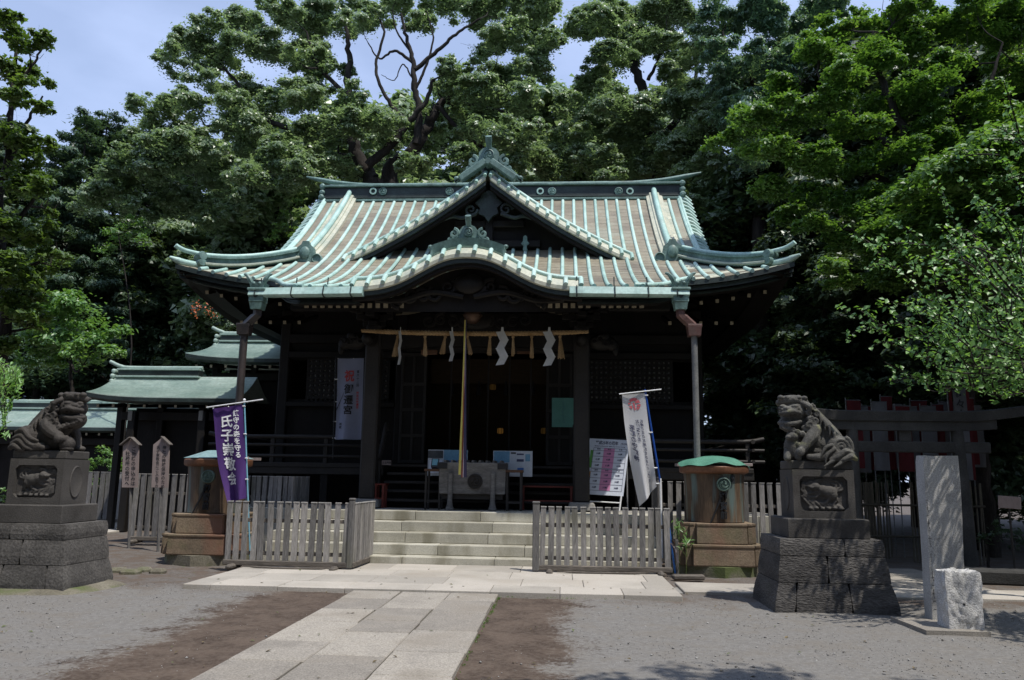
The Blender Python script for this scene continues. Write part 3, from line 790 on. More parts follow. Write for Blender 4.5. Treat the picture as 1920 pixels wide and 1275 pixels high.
gp.prism([(0,-.42),(.10,-.28),(.24,-.22),(.20,-.08),(.33,.05),(.20,.16),(.16,.30),(0,.36),(-.16,.30),(-.20,.16),(-.33,.05),(-.20,-.08),(-.24,-.22),(-.10,-.28)], (AX, DY+.06, 7.95), (1,0,0), (0,0,1), (0,1,0), .1)
for s_ in (-1, 1):
    scroll(gp, (AX+s_*.42, DY+.05, 7.82), .16, 1.4, s_, (1,0,0), (0,0,1), .045)
    gp.tube(catmull([(AX+s_*.3, DY+.06, 7.72), (AX+s_*.62, DY+.06, 7.62), (AX+s_*.85, DY+.06, 7.66), (AX+s_*1.1, DY+.06, 7.58)], 5), [.05]*16, 6)
gp.build('gable_pendant', 'copper_dark', hall, smooth=40)
ws = MB(); ws.prism([(0,-.2),(.05,-.18),(.045,-.05),(.10,.0),(.05,.06),(.045,.17),(0,.2),(-.045,.17),(-.05,.06),(-.10,0),(-.045,-.05),(-.05,-.18)], (AX+.88, DY+.18, 7.02), (1,0,0), (0,0,1), (0,1,0), .05)
ws.build('nail_cover', 'copper_mid', hall)
# karahafu
kr = MB()
kr.grid([[(AX+x, y, kara_z(x)) for y in np.linspace(KY, 17.3, 10)] for x in np.linspace(-2.13, 2.13, 50)])
kara = kr.build('porch_gable_roof', 'copper_sheet', hall, smooth=40, fix=False); stone_mesh_attr(kara, .6)
verge(hall, [(AX+x, KY, kara_z(x)) for x in np.linspace(-2.14, 2.14, 70)], (0,-1,0), .16, .24, .293, .14, 'verge_band')
# rows of sheets and short rolls on the curved gable behind the band
for k in range(-6, 7): roll([(AX+k*.293, y, kara_z(k*.293)+.03) for y in np.linspace(KY+.05, 16.6, 6)], parent=kara)
# porch ceiling / tympanum under the curved gable
ty = MB(); xs_ = np.linspace(-2.1, 2.1, 40)
ty.add([(AX+x, KY+.35, kara_z(x)-.30) for x in xs_] + [(AX+x, KY+.35, 4.62) for x in xs_], [(i, i+40, i+41, i+1) for i in range(39)])
ty.build('porch_gable_wall', 'wood_wall', hall, fix=False)
cv = MB()
for s_ in (-1, 1):
    for i in range(6):
        scroll(cv, (AX+s_*(.16+.24*i), KY+.28, 5.10-.055*i+.05*math.sin(i*2)), .16-.008*i, 1.5, s_*(1 if i % 2 else -1), (1,0,0), (0,0,1), .05, start=i)
    cv.tube(catmull([(AX+s_*.1, KY+.26, 4.9), (AX+s_*.7, KY+.24, 4.98), (AX+s_*1.3, KY+.26, 4.82), (AX+s_*1.8, KY+.28, 4.84)], 6), .055, 6)
cv.ell((AX, KY+.24, 5.14), (.3, .1, .2))
cv.build('porch_carving', 'wood_dark', hall, smooth=40)
# ---- ridge
rd = MB()
rd.box((AX, YR, 9.32), (10.0, .46, .5)); rid = rd.build('main_ridge', 'copper_dark', hall)
for z_, w_, h_, mt in ((9.155, .64, .07, 'copper_mid'), (9.245, .56, .05, 'copper_dark'), (9.60, .60, .06, 'copper_mid')):
    MB().box((AX, YR, z_), (10.06, w_, h_), bev=.012).build('ridge_moulding', mt, rid)
tip = lambda x: .0 + .30*max(0, (abs(x)-3.4)/2.25)**2
cap = MB(); cap.tube([(AX+x, YR-.02, 9.69+tip(x)) for x in np.linspace(-5.62, 5.62, 60)], [.085 if abs(x) < 5.2 else .085-.05*(abs(x)-5.2)/.42 for x in np.linspace(-5.62, 5.62, 60)], 10, flat=.8)
cap.build('ridge_cap', 'copper_mid', rid, smooth=50, fix=False)
def disc(parent, c, r, nrm, mat, th=.04, ring=True, tomoe=True, nm='crest'):
    n_ = unit(nrm); ex = unit(np.cross((0,0,1), n_)) if abs(n_[2]) < .9 else V3((1,0,0)); ez = np.cross(n_, ex)
    R = np.stack([ex, ez, n_], 1); m = MB()
    if ring: m.lathe([(r, 0), (r, th), (r*.86, th*1.15), (r*.8, th*.7), (0.002, th*.7)], c, 22, rot=R, cap=False)
    if tomoe:
        for i in range(3):
            a0 = i*2*math.pi/3; pts = []; rr = []
            for t in np.linspace(0, 1, 12):
                a = a0 + t*2.3; q = r*(.24+.50*t); pts.append(V3(c)+ex*q*math.cos(a)+ez*q*math.sin(a)+n_*th*.75); rr.append(r*(.2*(1-t)**.8+.03))
            m.tube(pts, rr, 6)
    return m.build(nm, mat, parent, smooth=50)
for u, kind in ((700,0),(718,1),(843,1),(1013,0),(1035,1),(1160,1),(1181,0)):
    p = PY(u, 359, 20.76)
    if kind: disc(rid, (p[0], 20.77, p[2]), .115, (0,-1,0), 'copper_mid')
    else:
        m = MB(); m.lathe([(.10,0),(.10,.05),(.062,.05),(.062,0)], (p[0], 20.77, p[2]), 18, rot=RX(RAD(90)), cap=False); m.build('crest_ring', 'copper_roll', rid, smooth=40)
for s_ in (-1, 1):     # ridge end tiles
    e = MB(); x = AX+s_*5.06
    for i, (z_, w_) in enumerate(((9.60, .62), (9.42, .58), (9.26, .66), (9.08, .56), (8.90, .5))): e.box((x, YR-.02*i, z_), (.16, w_, .17), bev=.05)
    scroll(e, (x, YR-.34, 8.84), .13, 1.2, 1, (0,1,0), (0,0,1), .05); scroll(e, (x, YR+.34, 8.84), .13, 1.2, -1, (0,1,0), (0,0,1), .05)
    e.build('ridge_end_tile', 'copper_mid', rid, smooth=40)
# ---- descending ridges and corner ridges
def descend(s_):
    x = AX+s_*4.28
    def zz(d): return main_z(d)
    prof = [(-.22, .0), (-.22, .10), (-.13, .13), (-.13, .17), (-.05, .19), (.05, .19), (.13, .17), (.13, .13), (.22, .10), (.22, 0)]
    ds = np.linspace(.02, 3.45, 20); m = MB()
    m.grid([[(x+a, YR-d, zz(d)+b) for a, b in prof] for d in ds])
    r_ = m.build('descending_ridge', 'copper_pale', hall, smooth=25, fix=False); stone_mesh_attr(r_, .5)
    t = MB(); t.tube([(x, YR-d, zz(d)+.24) for d in ds], .072, 10); q = t.build('ridge_cap', 'copper_roll', r_, smooth=50, fix=False); stone_mesh_attr(q, .5)
    # onigawara end ornament
    d = 3.5; c = V3((x, YR-d, zz(d)))
    o = MB(); o.prism([(-.19,-.05),(.19,-.05),(.23,.12),(.20,.30),(.10,.38),(.07,.46),(-.07,.46),(-.10,.38),(-.20,.30),(-.23,.12)], c+V3((0,.04,0)), (1,0,0), (0,0,1), (0,-1,0), .14)
    o.ell(c+V3((0,-.12,.17)), (.12,.06,.15)); o.build('demon_tile', 'copper_mid', r_, smooth=30)
    for t_ in (-1, 1): disc(r_, c+V3((t_*.29,-.02,.03)), .12, (0,-1,0), 'copper_mid', th=.09, tomoe=False, nm='tile_scroll').location = (0,0,0)
    # corner ridge along the hip
    A_ = np.array([(a, hip_d(a)) for a in np.linspace(4.52, EX-.02, 16)])
    dirx = unit((s_*(A_[-1][0]-A_[0][0]), -(A_[-1][1]-A_[0][1]), 0)); nrm = V3((-dirx[1], dirx[0], 0))
    path_ = []
    for i, (a, h) in enumerate(A_):
        t_ = i/15; path_.append(V3((AX+s_*a, YR-h, roof_z(s_*a, h)+.03*t_**3)))
    prof = [(-.14,0),(-.14,.05),(-.10,.05),(-.10,.19),(-.15,.20),(-.15,.245),(.15,.245),(.15,.20),(.10,.19),(.10,.05),(.14,.05),(.14,0)]
    m = MB(); sub_ = path_[:-3]
    m.grid([[p+nrm*a+V3((0,0,b)) for a, b in prof] for p in sub_])
    for e_, p in ((0, sub_[0]), (1, sub_[-1])): m.add([p+nrm*a+V3((0,0,b)) for a, b in prof], [tuple(range(len(prof)))])
    cr = m.build('corner_ridge', 'copper_mid', hall, fix=False)
    t = MB(); pts = [p+V3((0,0,.285)) for p in sub_] + [path_[-2]+V3((0,0,.30)), path_[-1]+V3((0,0,.34)), path_[-1]+dirx*.06+V3((0,0,.37))]
    t.tube(catmull(pts, 3), .05, 9); q = t.build('ridge_cap', 'copper_roll', cr, smooth=50, fix=False); stone_mesh_attr(q, .5)
    t = MB(); t.tube([p-V3((0,0,0))+nrm*(-.17 if s_ > 0 else .17)*1+V3((0,0,.05)) for p in sub_], .03, 6); q = t.build('ridge_moulding', 'copper_pale', cr, smooth=50, fix=False)
    # end ornament: two stacked scrolls
    c = sub_[-1]+dirx*.05
    o = MB()
    for zz_, rr_ in ((.22, .105), (.075, .095)): o.lathe([(.02,-.17),(rr_*.8,-.17),(rr_,-.12),(rr_,.12),(rr_*.8,.17),(.02,.17)], c+V3((0,0,zz_)), 14, rot=np.stack([dirx, V3((0,0,1)), nrm], 1))
    o.build('corner_tile', 'copper_mid', cr, smooth=40)
    # upturned tip under the corner ridge
    t = MB(); p0 = path_[-4]; t.tube(catmull([p0+V3((0,0,.03)), path_[-2]+V3((0,0,.035)), path_[-1]+V3((0,0,.05)), path_[-1]+dirx*.16+V3((0,0,.09))], 4), [.075]*8+[.07,.06,.05,.04,.025], 8)
    q = t.build('corner_tip', 'copper_roll', cr, smooth=50, fix=False); stone_mesh_attr(q, .4)
    # verge band on the outer side of the gable
    verge(hall, [(AX+s_*GV, YR-d, main_z(d)) for d in np.linspace(.1, 3.0, 20)], (s_,0,0), .2, .30, .25, .14, 'verge_band')
    # gable end wall
    g = MB(); xg = AX+s_*4.9; g.add([(xg, YR-d, main_z(abs(d))-.1) for d in np.linspace(-3, 3, 21)]+[(xg, YR-d, 6.2) for d in np.linspace(-3, 3, 21)], [(i, i+21, i+22, i+1) for i in range(20)])
    g.build('gable_wall', 'wood_wall', hall, fix=False)
for s_ in (-1, 1): descend(s_)
# ---- bird-perch ornaments on the two front gables
def finial(c, sc, base_w, nm, tilt):
    c = V3(c); ex, ez, ey = V3((1,0,0)), V3((0,0,1)), V3((0,-1,0))
    m = MB()
    m.prism([(x*sc, z*sc) for x, z in ((-.34,0),(.34,0),(.30,.06),(.26,.12),(.25,.26),(.17,.36),(.08,.40),(-.08,.40),(-.17,.36),(-.25,.26),(-.26,.12),(-.30,.06))], c, ex, ez, -ey, .16*sc)
    r_ = m.build(nm, 'copper_mid', hall, smooth=30)
    disc(r_, c+ey*.0+ez*.19*sc, .135*sc, (0,-1,0), 'copper_mid', th=.06*sc, nm='crest')
    t = MB(); t.tube(catmull([c+ez*.30*sc-ey*.05, c+ez*.46*sc+ey*.05*sc, c+ez*.62*sc+ey*.17*sc], 4), [.075*sc]*5+[.085*sc]*4, 10); t.build('perch_roll', 'copper_mid', r_, smooth=50)
    for s_ in (-1, 1):
        f = MB()
        scroll(f, c+ex*s_*.40*sc+ez*(.22-tilt*.40)*sc, .13*sc, 1.3, s_, ex, ez, .058*sc, start=math.pi/2)
        scroll(f, c+ex*s_*.50*sc+ez*(.07-tilt*.5)*sc, .10*sc, 1.2, s_, ex, ez, .052*sc, start=math.pi/2)
        for j in range(3):
            f.tube(catmull([c+ex*s_*(.28+.03*j)*sc+ez*(.12-.045*j-tilt*.28)*sc, c+ex*s_*(.58)*sc+ez*(.02-.05*j-tilt*.58)*sc, c+ex*s_*(.80+.02*j)*sc+ez*(-.10-.03*j-tilt*.80)*sc, c+ex*s_*(base_w-.05)*sc+ez*(-.09-tilt*base_w)*sc], 4), .042*sc, 6)
        f.ell(c+ex*s_*base_w*sc+ez*(-.06-tilt*base_w)*sc, (.07*sc,.06*sc,.06*sc))
        f.build('scroll_fin', 'copper_mid', r_, smooth=40)
    return r_
f1 = finial((AX, DY-.12, 8.95), .95, .80, 'gable_finial', .46)
for s_ in (-1, 1):
    a = math.atan(.74); m = MB(); m.box((AX+s_*.36, DY-.24, 8.69), (.74, .2, .15), rot=RY(s_*a), bev=.015); m.build('finial_base', 'copper_mid', f1)
m = MB(); m.tube([(AX, DY-.34, 8.90), (AX, DY+.1, 8.90)], .075, 10); m.build('finial_base', 'copper_mid', f1)
f2 = finial((AX, KY-.02, 5.95), .68, 1.05, 'porch_finial', .16)
bs = MB(); xs_ = np.linspace(-.68, .68, 20)
bs.grid([[(AX+x, KY-.06, kara_z(x)+.035) for x in xs_], [(AX+x, KY-.10, 5.955-.15*(x/.68)**2) for x in xs_], [(AX+x, KY+.3, 5.955-.15*(x/.68)**2) for x in xs_]])
for s_ in (-1, 1): bs.box((AX+s_*.68, KY+.1, (kara_z(.68)+5.8)/2+.01), (.04, .36, .2))
bs.build('finial_base', 'copper_mid', f2, fix=False)
rb = MB(); rb.box((AX, KY+1.6, 5.9), (.34, 3.0, .2), bev=.03); rb.build('porch_ridge', 'copper_dark', kara)
db = MB(); db.box((AX, DY+1.2, 8.82), (.34, 2.3, .26), bev=.03); db.build('dormer_ridge', 'copper_dark', dormer)
# ---------------------------------------------------------------- shrine hall: body
WY = 18.3                            # front wall plane
FZ = 1.78                            # veranda floor
def hp(m, name, mat, parent=None, smooth=False, **k): return m.build(name, mat, parent or hall, smooth=smooth, **k)
# sills, walls
w = MB()
for s_ in (-1, 1):
    w.box((AX+s_*3.45, WY+.06, 2.55), (2.9, .1, 1.5)); w.box((AX+s_*3.45, WY+.06, 4.85), (2.9, .1, 1.2)); w.box((AX+s_*4.95, WY+3.0, 3.3), (.1, 6.0, 4.4))
    w.box((AX+s_*1.98, WY+.1, 3.4), (.5, .1, 3.4))
w.box((AX, WY+.06, 4.95), (4.4, .1, .9)); w.box((AX, WY+6.2, 3.3), (9.9, .1, 4.4)); w.box((AX, WY+3, 5.6), (9.9, 6, .1))
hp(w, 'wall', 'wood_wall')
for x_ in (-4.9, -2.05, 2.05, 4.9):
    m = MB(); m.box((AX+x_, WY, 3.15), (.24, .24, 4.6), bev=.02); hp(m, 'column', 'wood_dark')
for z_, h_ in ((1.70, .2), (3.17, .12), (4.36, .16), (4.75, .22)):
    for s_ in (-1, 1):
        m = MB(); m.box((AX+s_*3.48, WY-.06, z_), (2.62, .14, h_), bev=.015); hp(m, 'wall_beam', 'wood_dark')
m = MB(); m.box((AX, WY-.06, 4.55), (3.86, .16, .26), bev=.02); hp(m, 'lintel', 'wood_leg')
# lattice windows
for s_, u0, u1 in ((-1, 580, 730), (1, 1105, 1258)):
    a, b_ = PY(u0, 672, WY)[0], PY(u1, 672, WY)[0]; z0, z1 = 3.22, 4.27
    m = MB(); m.box(((a+b_)/2, WY+.045, (z0+z1)/2), (b_-a, .02, z1-z0)); win = hp(m, 'lattice_window', 'paper')
    L_ = MB(); n = 17; 
    for i in range(n+1):
        x = a+(b_-a)*i/n; L_.box((x, WY+.0, (z0+z1)/2), (.068, .05, z1-z0+.04))
    nz = 9
    for i in range(nz+1):
        z = z0+(z1-z0)*i/nz; L_.box(((a+b_)/2, WY-.012, z), (b_-a+.06, .05, .066))
    hp(L_, 'lattice', 'wood_dark', win)
    for z in (z0-.06, z1+.06): m = MB(); m.box(((a+b_)/2, WY-.03, z), (b_-a+.3, .1, .1), bev=.01); hp(m, 'window_frame', 'wood_dark', win)
# folded door leaves with panel frames on the left of the opening and right of it
for x0, x1 in ((-2.02, -1.40), (1.40, 2.02)):
    m = MB(); m.box((AX+(x0+x1)/2, WY-.20, 3.1), (x1-x0, .05, 2.6), bev=.008); dr = hp(m, 'door_leaf', 'wood_dark')
    for z_ in (1.85, 2.45, 3.05, 3.65, 4.35): f = MB(); f.box((AX+(x0+x1)/2, WY-.235, z_), (x1-x0-.02, .03, .08), bev=.006); hp(f, 'door_rail', 'wood_leg', dr)
    for t in (0, .5, 1): f = MB(); f.box((AX+x0+.04+(x1-x0-.08)*t, WY-.232, 3.1), (.06, .024, 2.56), bev=.006); hp(f, 'door_stile', 'wood_leg', dr)
# dim interior: floor, blinds between thin posts, lanterns
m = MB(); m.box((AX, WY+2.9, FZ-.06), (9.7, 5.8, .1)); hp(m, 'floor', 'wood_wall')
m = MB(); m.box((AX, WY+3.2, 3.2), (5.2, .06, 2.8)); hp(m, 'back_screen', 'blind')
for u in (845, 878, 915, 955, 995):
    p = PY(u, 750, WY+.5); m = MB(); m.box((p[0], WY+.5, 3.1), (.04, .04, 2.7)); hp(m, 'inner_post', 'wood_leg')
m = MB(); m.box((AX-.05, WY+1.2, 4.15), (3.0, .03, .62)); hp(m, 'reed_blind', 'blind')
for k in range(4):
    x = AX-1.0+.68*k; t = MB(); t.tube([(x, WY+1.15, 3.9), (x, WY+1.15, 3.78)], .02, 6); t.lathe([(.02,3.78),(.05,3.74),(.06,3.55),(.02,3.55)], (x, WY+1.15, 0), 8); hp(t, 'blind_tassel', 'letter_black')
for (u, v, y_, em, nm, s_) in ((938, 808, WY+2.2, 'lantern_glow', 'lantern', .075), (924, 726, WY+2.6, 'lantern_dim', 'lantern', .08), (1020, 808, WY+2.2, 'lantern_dim', 'lantern', .08), (845, 712, WY+2.4, 'lantern_dim', 'lantern', .05)):
    p = PY(u, v, y_); m = MB(); m.lathe([(s_*.5, -s_), (s_, -s_*.8), (s_*1.05, 0), (s_, s_*.8), (s_*.5, s_)], p, 10); lt = hp(m, nm, em, smooth=True)
    c = MB(); c.box((p[0], p[1], p[2]+s_*1.1), (s_*1.6, s_*1.6, s_*.25)); c.box((p[0], p[1], p[2]-s_*1.1), (s_*1.4, s_*1.4, s_*.25))
    for t in range(6): a = t*math.pi/3; c.tube([(p[0]+s_*1.08*math.cos(a), p[1]+s_*1.08*math.sin(a), p[2]-s_), (p[0]+s_*1.08*math.cos(a), p[1]+s_*1.08*math.sin(a), p[2]+s_)], s_*.07, 4)
    hp(c, 'lantern_frame', 'wood_leg', lt)
# veranda with railing, left and right of the steps and along the sides
for s_ in (-1, 1):
    m = MB(); m.box((AX+s_*3.95, 17.62, FZ-.05), (3.7, 1.4, .1), bev=.01); vr = hp(m, 'veranda', 'wood_leg')
    m = MB(); m.box((AX+s_*5.5, 20.5, FZ-.052), (1.0, 5.0, .1)); hp(m, 'veranda_board', 'wood_leg', vr)
    m = MB(); m.box((AX+s_*3.95, 17.0, FZ-.16), (3.72, .12, .18), bev=.01); hp(m, 'veranda_beam', 'wood_leg', vr)
    for x_ in (2.3, 3.4, 4.6, 5.7):
        m = MB(); m.box((AX+s_*x_, 17.06, 1.25), (.16, .16, .74), bev=.01); hp(m, 'veranda_post', 'wood_dark', vr)
        m = MB(); m.box((AX+s_*x_, 17.02, 2.05), (.09, .09, .55), bev=.01); hp(m, 'railing_post', 'wood_leg', vr)
    for z_, r_ in ((2.34, .05), (2.16, .035), (1.92, .04)):
        m = MB(); m.tube(catmull([(AX+s_*2.2, 17.0, z_), (AX+s_*4.0, 17.0, z_), (AX+s_*5.6, 17.0, z_), (AX+s_*6.05, 17.0, z_+(.06 if z_ > 2.3 else 0))], 5), r_, 8); hp(m, 'railing_bar', 'wood_leg', vr, smooth=50)
        m = MB(); m.tube([(AX+s_*5.8, 16.9, z_), (AX+s_*5.8, 22.5, z_)], r_*.95, 8); hp(m, 'railing_bar', 'wood_leg', vr, smooth=50)
    # sloping stair rail
    m = MB(); m.tube(catmull([(AX+s_*2.05, 17.0, 2.5), (AX+s_*2.05, 16.9, 2.62), (AX+s_*2.05, 16.55, 2.1), (AX+s_*2.05, 16.28, 1.85)], 5), .05, 8); m.box((AX+s_*2.05, 16.3, 1.35), (.11, .11, .95), bev=.01)
    hp(m, 'stair_rail', 'wood_leg', smooth=40)
for k in range(5):     # wooden stair up to the veranda
    m = MB(); m.box((AX, 16.35+.24*k, PLZ+.18*(k+1)-.03), (4.0, .30, .06), bev=.01); hp(m, 'stair_tread', 'wood_leg')
    m = MB(); m.box((AX, 16.46+.24*k, PLZ+.18*(k+.5)-.03), (4.0, .03, .16)); hp(m, 'stair_riser', 'wood_wall')
# under-floor darkness wall
m = MB(); m.box((AX, WY+.2, 1.3), (9.8, .1, .86)); hp(m, 'foundation_wall', 'wood_wall')
# ---- porch: pillars, beams, nosings, brackets
PYP = 16.0
for s_ in (-1, 1):
    x = AX+s_*2.17
    m = MB(); m.box((x, PYP, PLZ+.09), (.56, .56, .18), bev=.03, taper=.9); hp(m, 'pillar_base', 'granite_dim')
    m = MB(); m.box((x, PYP, 2.85), (.32, .32, 3.6), bev=.035); hp(m, 'porch_pillar', 'wood_leg')
    # carved nosing pointing outwards
    n = MB(); c = V3((x+s_*.42, PYP-.02, 4.30))
    n.ell(c, (.30,.17,.17)); n.ell(c+V3((s_*.20,0,-.05)), (.15,.12,.13)); n.ell(c+V3((s_*.28,0,-.16)), (.07,.07,.12)); n.ell(c+V3((s_*.05,-.12,.1)), (.10,.06,.09))
    for i in range(4): scroll(n, c+V3((-s_*.16+s_*.12*i, -.16, .05*math.sin(i*2))), .07, 1.2, s_, (1,0,0), (0,0,1), .025, start=i)
    hp(n, 'beam_nosing', 'wood_dark', smooth=50)
    n = MB(); c = V3((x, PYP-.42, 4.30)); n.ell(c, (.15,.3,.17)); n.ell(c+V3((0,-.2,-.04)), (.12,.14,.12)); hp(n, 'beam_nosing', 'wood_dark', smooth=50)
    b_ = MB()
    for i, (w_, z_) in enumerate(((.5, 4.66), (.8, 4.82), (1.1, 4.98))):
        b_.box((x, PYP, z_), (w_, .2, .12), bev=.02); b_.box((x, PYP-.1*i, z_), (.2, w_, .12), bev=.02)
        for t in (-1, 1): b_.box((x+t*(w_/2-.08), PYP, z_+.09), (.17, .22, .08), bev=.02)
    hp(b_, 'bracket', 'wood_dark')
    m = MB(); m.tube(catmull([(x, PYP+.1, 4.35), (x, PYP+1.0, 4.75), (x, WY-.1, 4.6)], 8), .13, 8); hp(m, 'tie_beam', 'wood_dark', smooth=50)
m = MB(); pts = [(AX+t, PYP, 4.32+.07*math.cos(t/2.0*1.57)) for t in np.linspace(-2.0, 2.0, 16)]
m.grid([[V3(p)+V3((0,a,b)) for a, b in ((-.13,-.19),(-.13,.19),(.13,.19),(.13,-.19),(-.13,-.19))] for p in pts]); hp(m, 'rainbow_beam', 'wood_dark', fix=False)
m = MB(); m.box((AX, PYP, 5.06), (8.0, .2, .2), bev=.02); hp(m, 'porch_purlin', 'wood_dark')
m = MB(); m.box((AX-.98, PYP-.14, 4.06), (.34, .06, .10), bev=.01); m.box((AX+1.0, PYP-.14, 4.06), (.3, .05, .05)); hp(m, 'repair_board', 'wood_table')
fr = MB()
for i in range(9): scroll(fr, (AX-1.0+.25*i, PYP-.15, 4.72+.03*math.sin(i*1.7)), .13, 1.4, 1 if i % 2 else -1, (1,0,0), (0,0,1), .04, start=i)
fr.ell((AX, PYP-.12, 4.74), (.42,.1,.2)); hp(fr, 'frog_leg_strut', 'wood_dark', smooth=50)
# rafters with pale painted ends
def rafter(x, y0, z0, y1, z1, w_=.085):
    a, b_ = V3((x, y0, z0)), V3((x, y1, z1)); t = unit(b_-a); L_ = np.linalg.norm(b_-a); ang = math.atan2(t[2], t[1])
    m = MB(); m.box((a+b_)/2, (w_, L_, w_*1.1), rot=RX(ang)); r_ = hp(m, 'rafter', 'wood_dark')
    e = MB(); e.box(a-t*.006, (w_*.98, .012, w_*1.08), rot=RX(ang)); hp(e, 'rafter_end', 'rafter_end', r_)
for u in list(np.linspace(575, 753, 13)) + list(np.linspace(1017, 1203, 14)):
    if abs(u-1117) < 6: continue
    p = PY(u, 573, 14.45); rafter(p[0], 14.45, p[2], 16.6, p[2]+.42)
for s_ in (-1, 1):
    for i in range(6):
        x = AX+s_*(4.35+.33*i); z = roof_z(s_*(4.35+.33*i), ED)-.36
        rafter(x, YR-ED+.62, z, YR-ED+2.4, z+.55, .07)
    for i in range(5):
        x = AX+s_*(4.1+.33*i); z = roof_z(s_*4.2, ED)-.66; rafter(x, YR-ED+1.2, z+.02, YR-ED+2.4, z+.40, .07)
# ---- gutters, hoppers with horns, downpipes
for s_, u0, u1 in ((-1, 470, 682), (1, 1068, 1291)):
    a, b_ = PY(u0, 548, 13.9)[0], PY(u1, 548, 13.9)[0]; z = 4.80; sl = .012
    m = MB(); prof = [(-.065,.16),(-.115,.02),(-.05,-.01),(.05,-.01),(.09,.02),(.09,.15)]
    m.grid([[(x, 13.88+q, z+w_-sl*(abs(x-AX)-2.1)) for q, w_ in prof] for x in np.linspace(a, b_, 8)])
    for x in (a, b_): m.add([(x, 13.88+q, z+w_-sl*(abs(x-AX)-2.1)) for q, w_ in prof], [tuple(range(6))])
    g = hp(m, 'gutter', 'copper_gutter', fix=False)
    for t in (.06, .38, .66, .9):
        x = a+(b_-a)*t; zz = z-sl*(abs(x-AX)-2.1); st = MB(); st.tube([(x, 13.80, zz+.17), (x, 13.753, zz+.01), (x, 13.82, zz-.022), (x, 13.99, zz-.01), (x, 14.05, zz+.4)], .012, 5); hp(st, 'gutter_strap', 'copper_dark', g)
    # hopper head
    hx = AX+s_*3.9; hy = 13.92; h = MB()
    h.box((hx, hy, 4.60), (.20, .20, .12), taper=1.2); h.box((hx, hy, 4.78), (.27, .25, .22), bev=.01); h.box((hx, hy, 4.91), (.34, .31, .05), bev=.012); h.box((hx, hy, 4.99), (.24, .22, .1), taper=1.2)
    hd = hp(h, 'hopper_head', 'copper_mid')
    for t in (-1, 1):
        k = MB(); k.tube(catmull([(hx+t*.10, hy-.06, 5.0), (hx+t*.15, hy-.09, 5.10), (hx+t*.21, hy-.09, 5.18), (hx+t*.27, hy-.08, 5.21)], 4), [.045]*6+[.04,.035,.032,.03,.03,.025,.015], 7); hp(k, 'horn', 'copper_mid', hd, smooth=50)
        k = MB(); k.ell((hx+t*.055, hy-.11, 5.02), .036); hp(k, 'boss', 'copper_mid', hd, smooth=True)
    m = MB(); m.lathe([(.042,0),(.042,.012),(.02,.012)], (hx, hy-.127, 4.79), 14, rot=RX(RAD(90))); hp(m, 'hopper_crest', 'copper_dark', hd)
    px = AX+s_*4.14
    m = MB(); m.tube([(hx, hy, 4.56), (hx, hy, 4.44), (hx+s_*.06, hy, 4.39), (px-s_*.03, hy+.03, 4.26), (px, hy+.05, 4.2), (px, hy+.05, 4.1)], .085, 4 if s_ < 0 else 6); hp(m, 'offset_pipe', 'pipe_brown' if s_ < 0 else 'pipe_red', hd)
    m = MB(); m.box((px, hy+.05, 4.25), (.26, .22, .06), bev=.01); m.box((px, hy+.05, 4.15), (.21, .19, .16), taper=1.15); hp(m, 'pipe_collar', 'pipe_brown' if s_ < 0 else 'pipe_red', hd)
    r_ = .072 if s_ < 0 else .055
    m = MB(); m.tube([(px, hy+.05, 4.2), (px, hy+.05, 1.78)], r_, 10); hp(m, 'downpipe', 'pipe_brown' if s_ < 0 else 'pipe_grey', smooth=50)

# ---------------------------------------------------------------- things hanging and standing on the porch
def helix_rope(a, b_, r, turns, n, sag=0.0, taper=.25):
    ms = MB(); a, b_ = V3(a), V3(b_); ex = unit(b_-a); ez = V3((0,0,1)); ey = np.cross(ez, ex); L_ = np.linalg.norm(b_-a)
    for st in range(3):
        pts = []; rr = []
        for t in np.linspace(0, 1, n):
            end = min(1, min(t, 1-t)/.12*(1-taper)+taper); ang = turns*2*math.pi*t+st*2*math.pi/3
            c = a+(b_-a)*t - ez*sag*4*t*(1-t)
            pts.append(c+(ey*math.cos(ang)+ez*math.sin(ang))*r*.55*end); rr.append(r*.62*end)
        ms.tube(pts, rr, 6)
    return ms
A_, B_ = PY(678, 620, 15.2), PY(1103, 622, 15.2)
rope = thing('sacred_rope', (AX, 15.2, 4.4), 'twisted straw rope hung across the porch with straw tassels and white paper streamers', 'rope')
helix_rope(A_, B_, .044, 22, 260, .05, .7).build('rope_strand', 'straw', rope, smooth=50)
def tassel(u, v1, w_, lean=0):
    p = PY(u, 628, 15.2); q = PY(u+lean, v1, 15.18); m = MB(); rr = random.Random(u)
    for i in range(16):
        a = i*2.4; s_ = math.sqrt((i+.5)/16)
        m.tube([p, p*.55+q*.45+V3((math.cos(a)*w_*s_*.45, math.sin(a)*w_*s_*.4, 0)), q+V3((math.cos(a)*w_*s_, math.sin(a)*w_*s_*.8, rr.uniform(-.02,.02)))], [.012,.014,.009], 4)
    m.lathe([(.012,.0),(.03,-.02),(.03,-.05),(.02,-.07)], p, 8); m.build('straw_tassel', 'straw', rope)
for u, v1, w_, l in ((746,668,.06,-6),(797,667,.045,0),(835,664,.06,-6),(876,664,.045,6),(919,665,.045,-2),(962,666,.035,0),(997,670,.04,0),(1050,672,.075,2)): tassel(u, v1, w_, l)
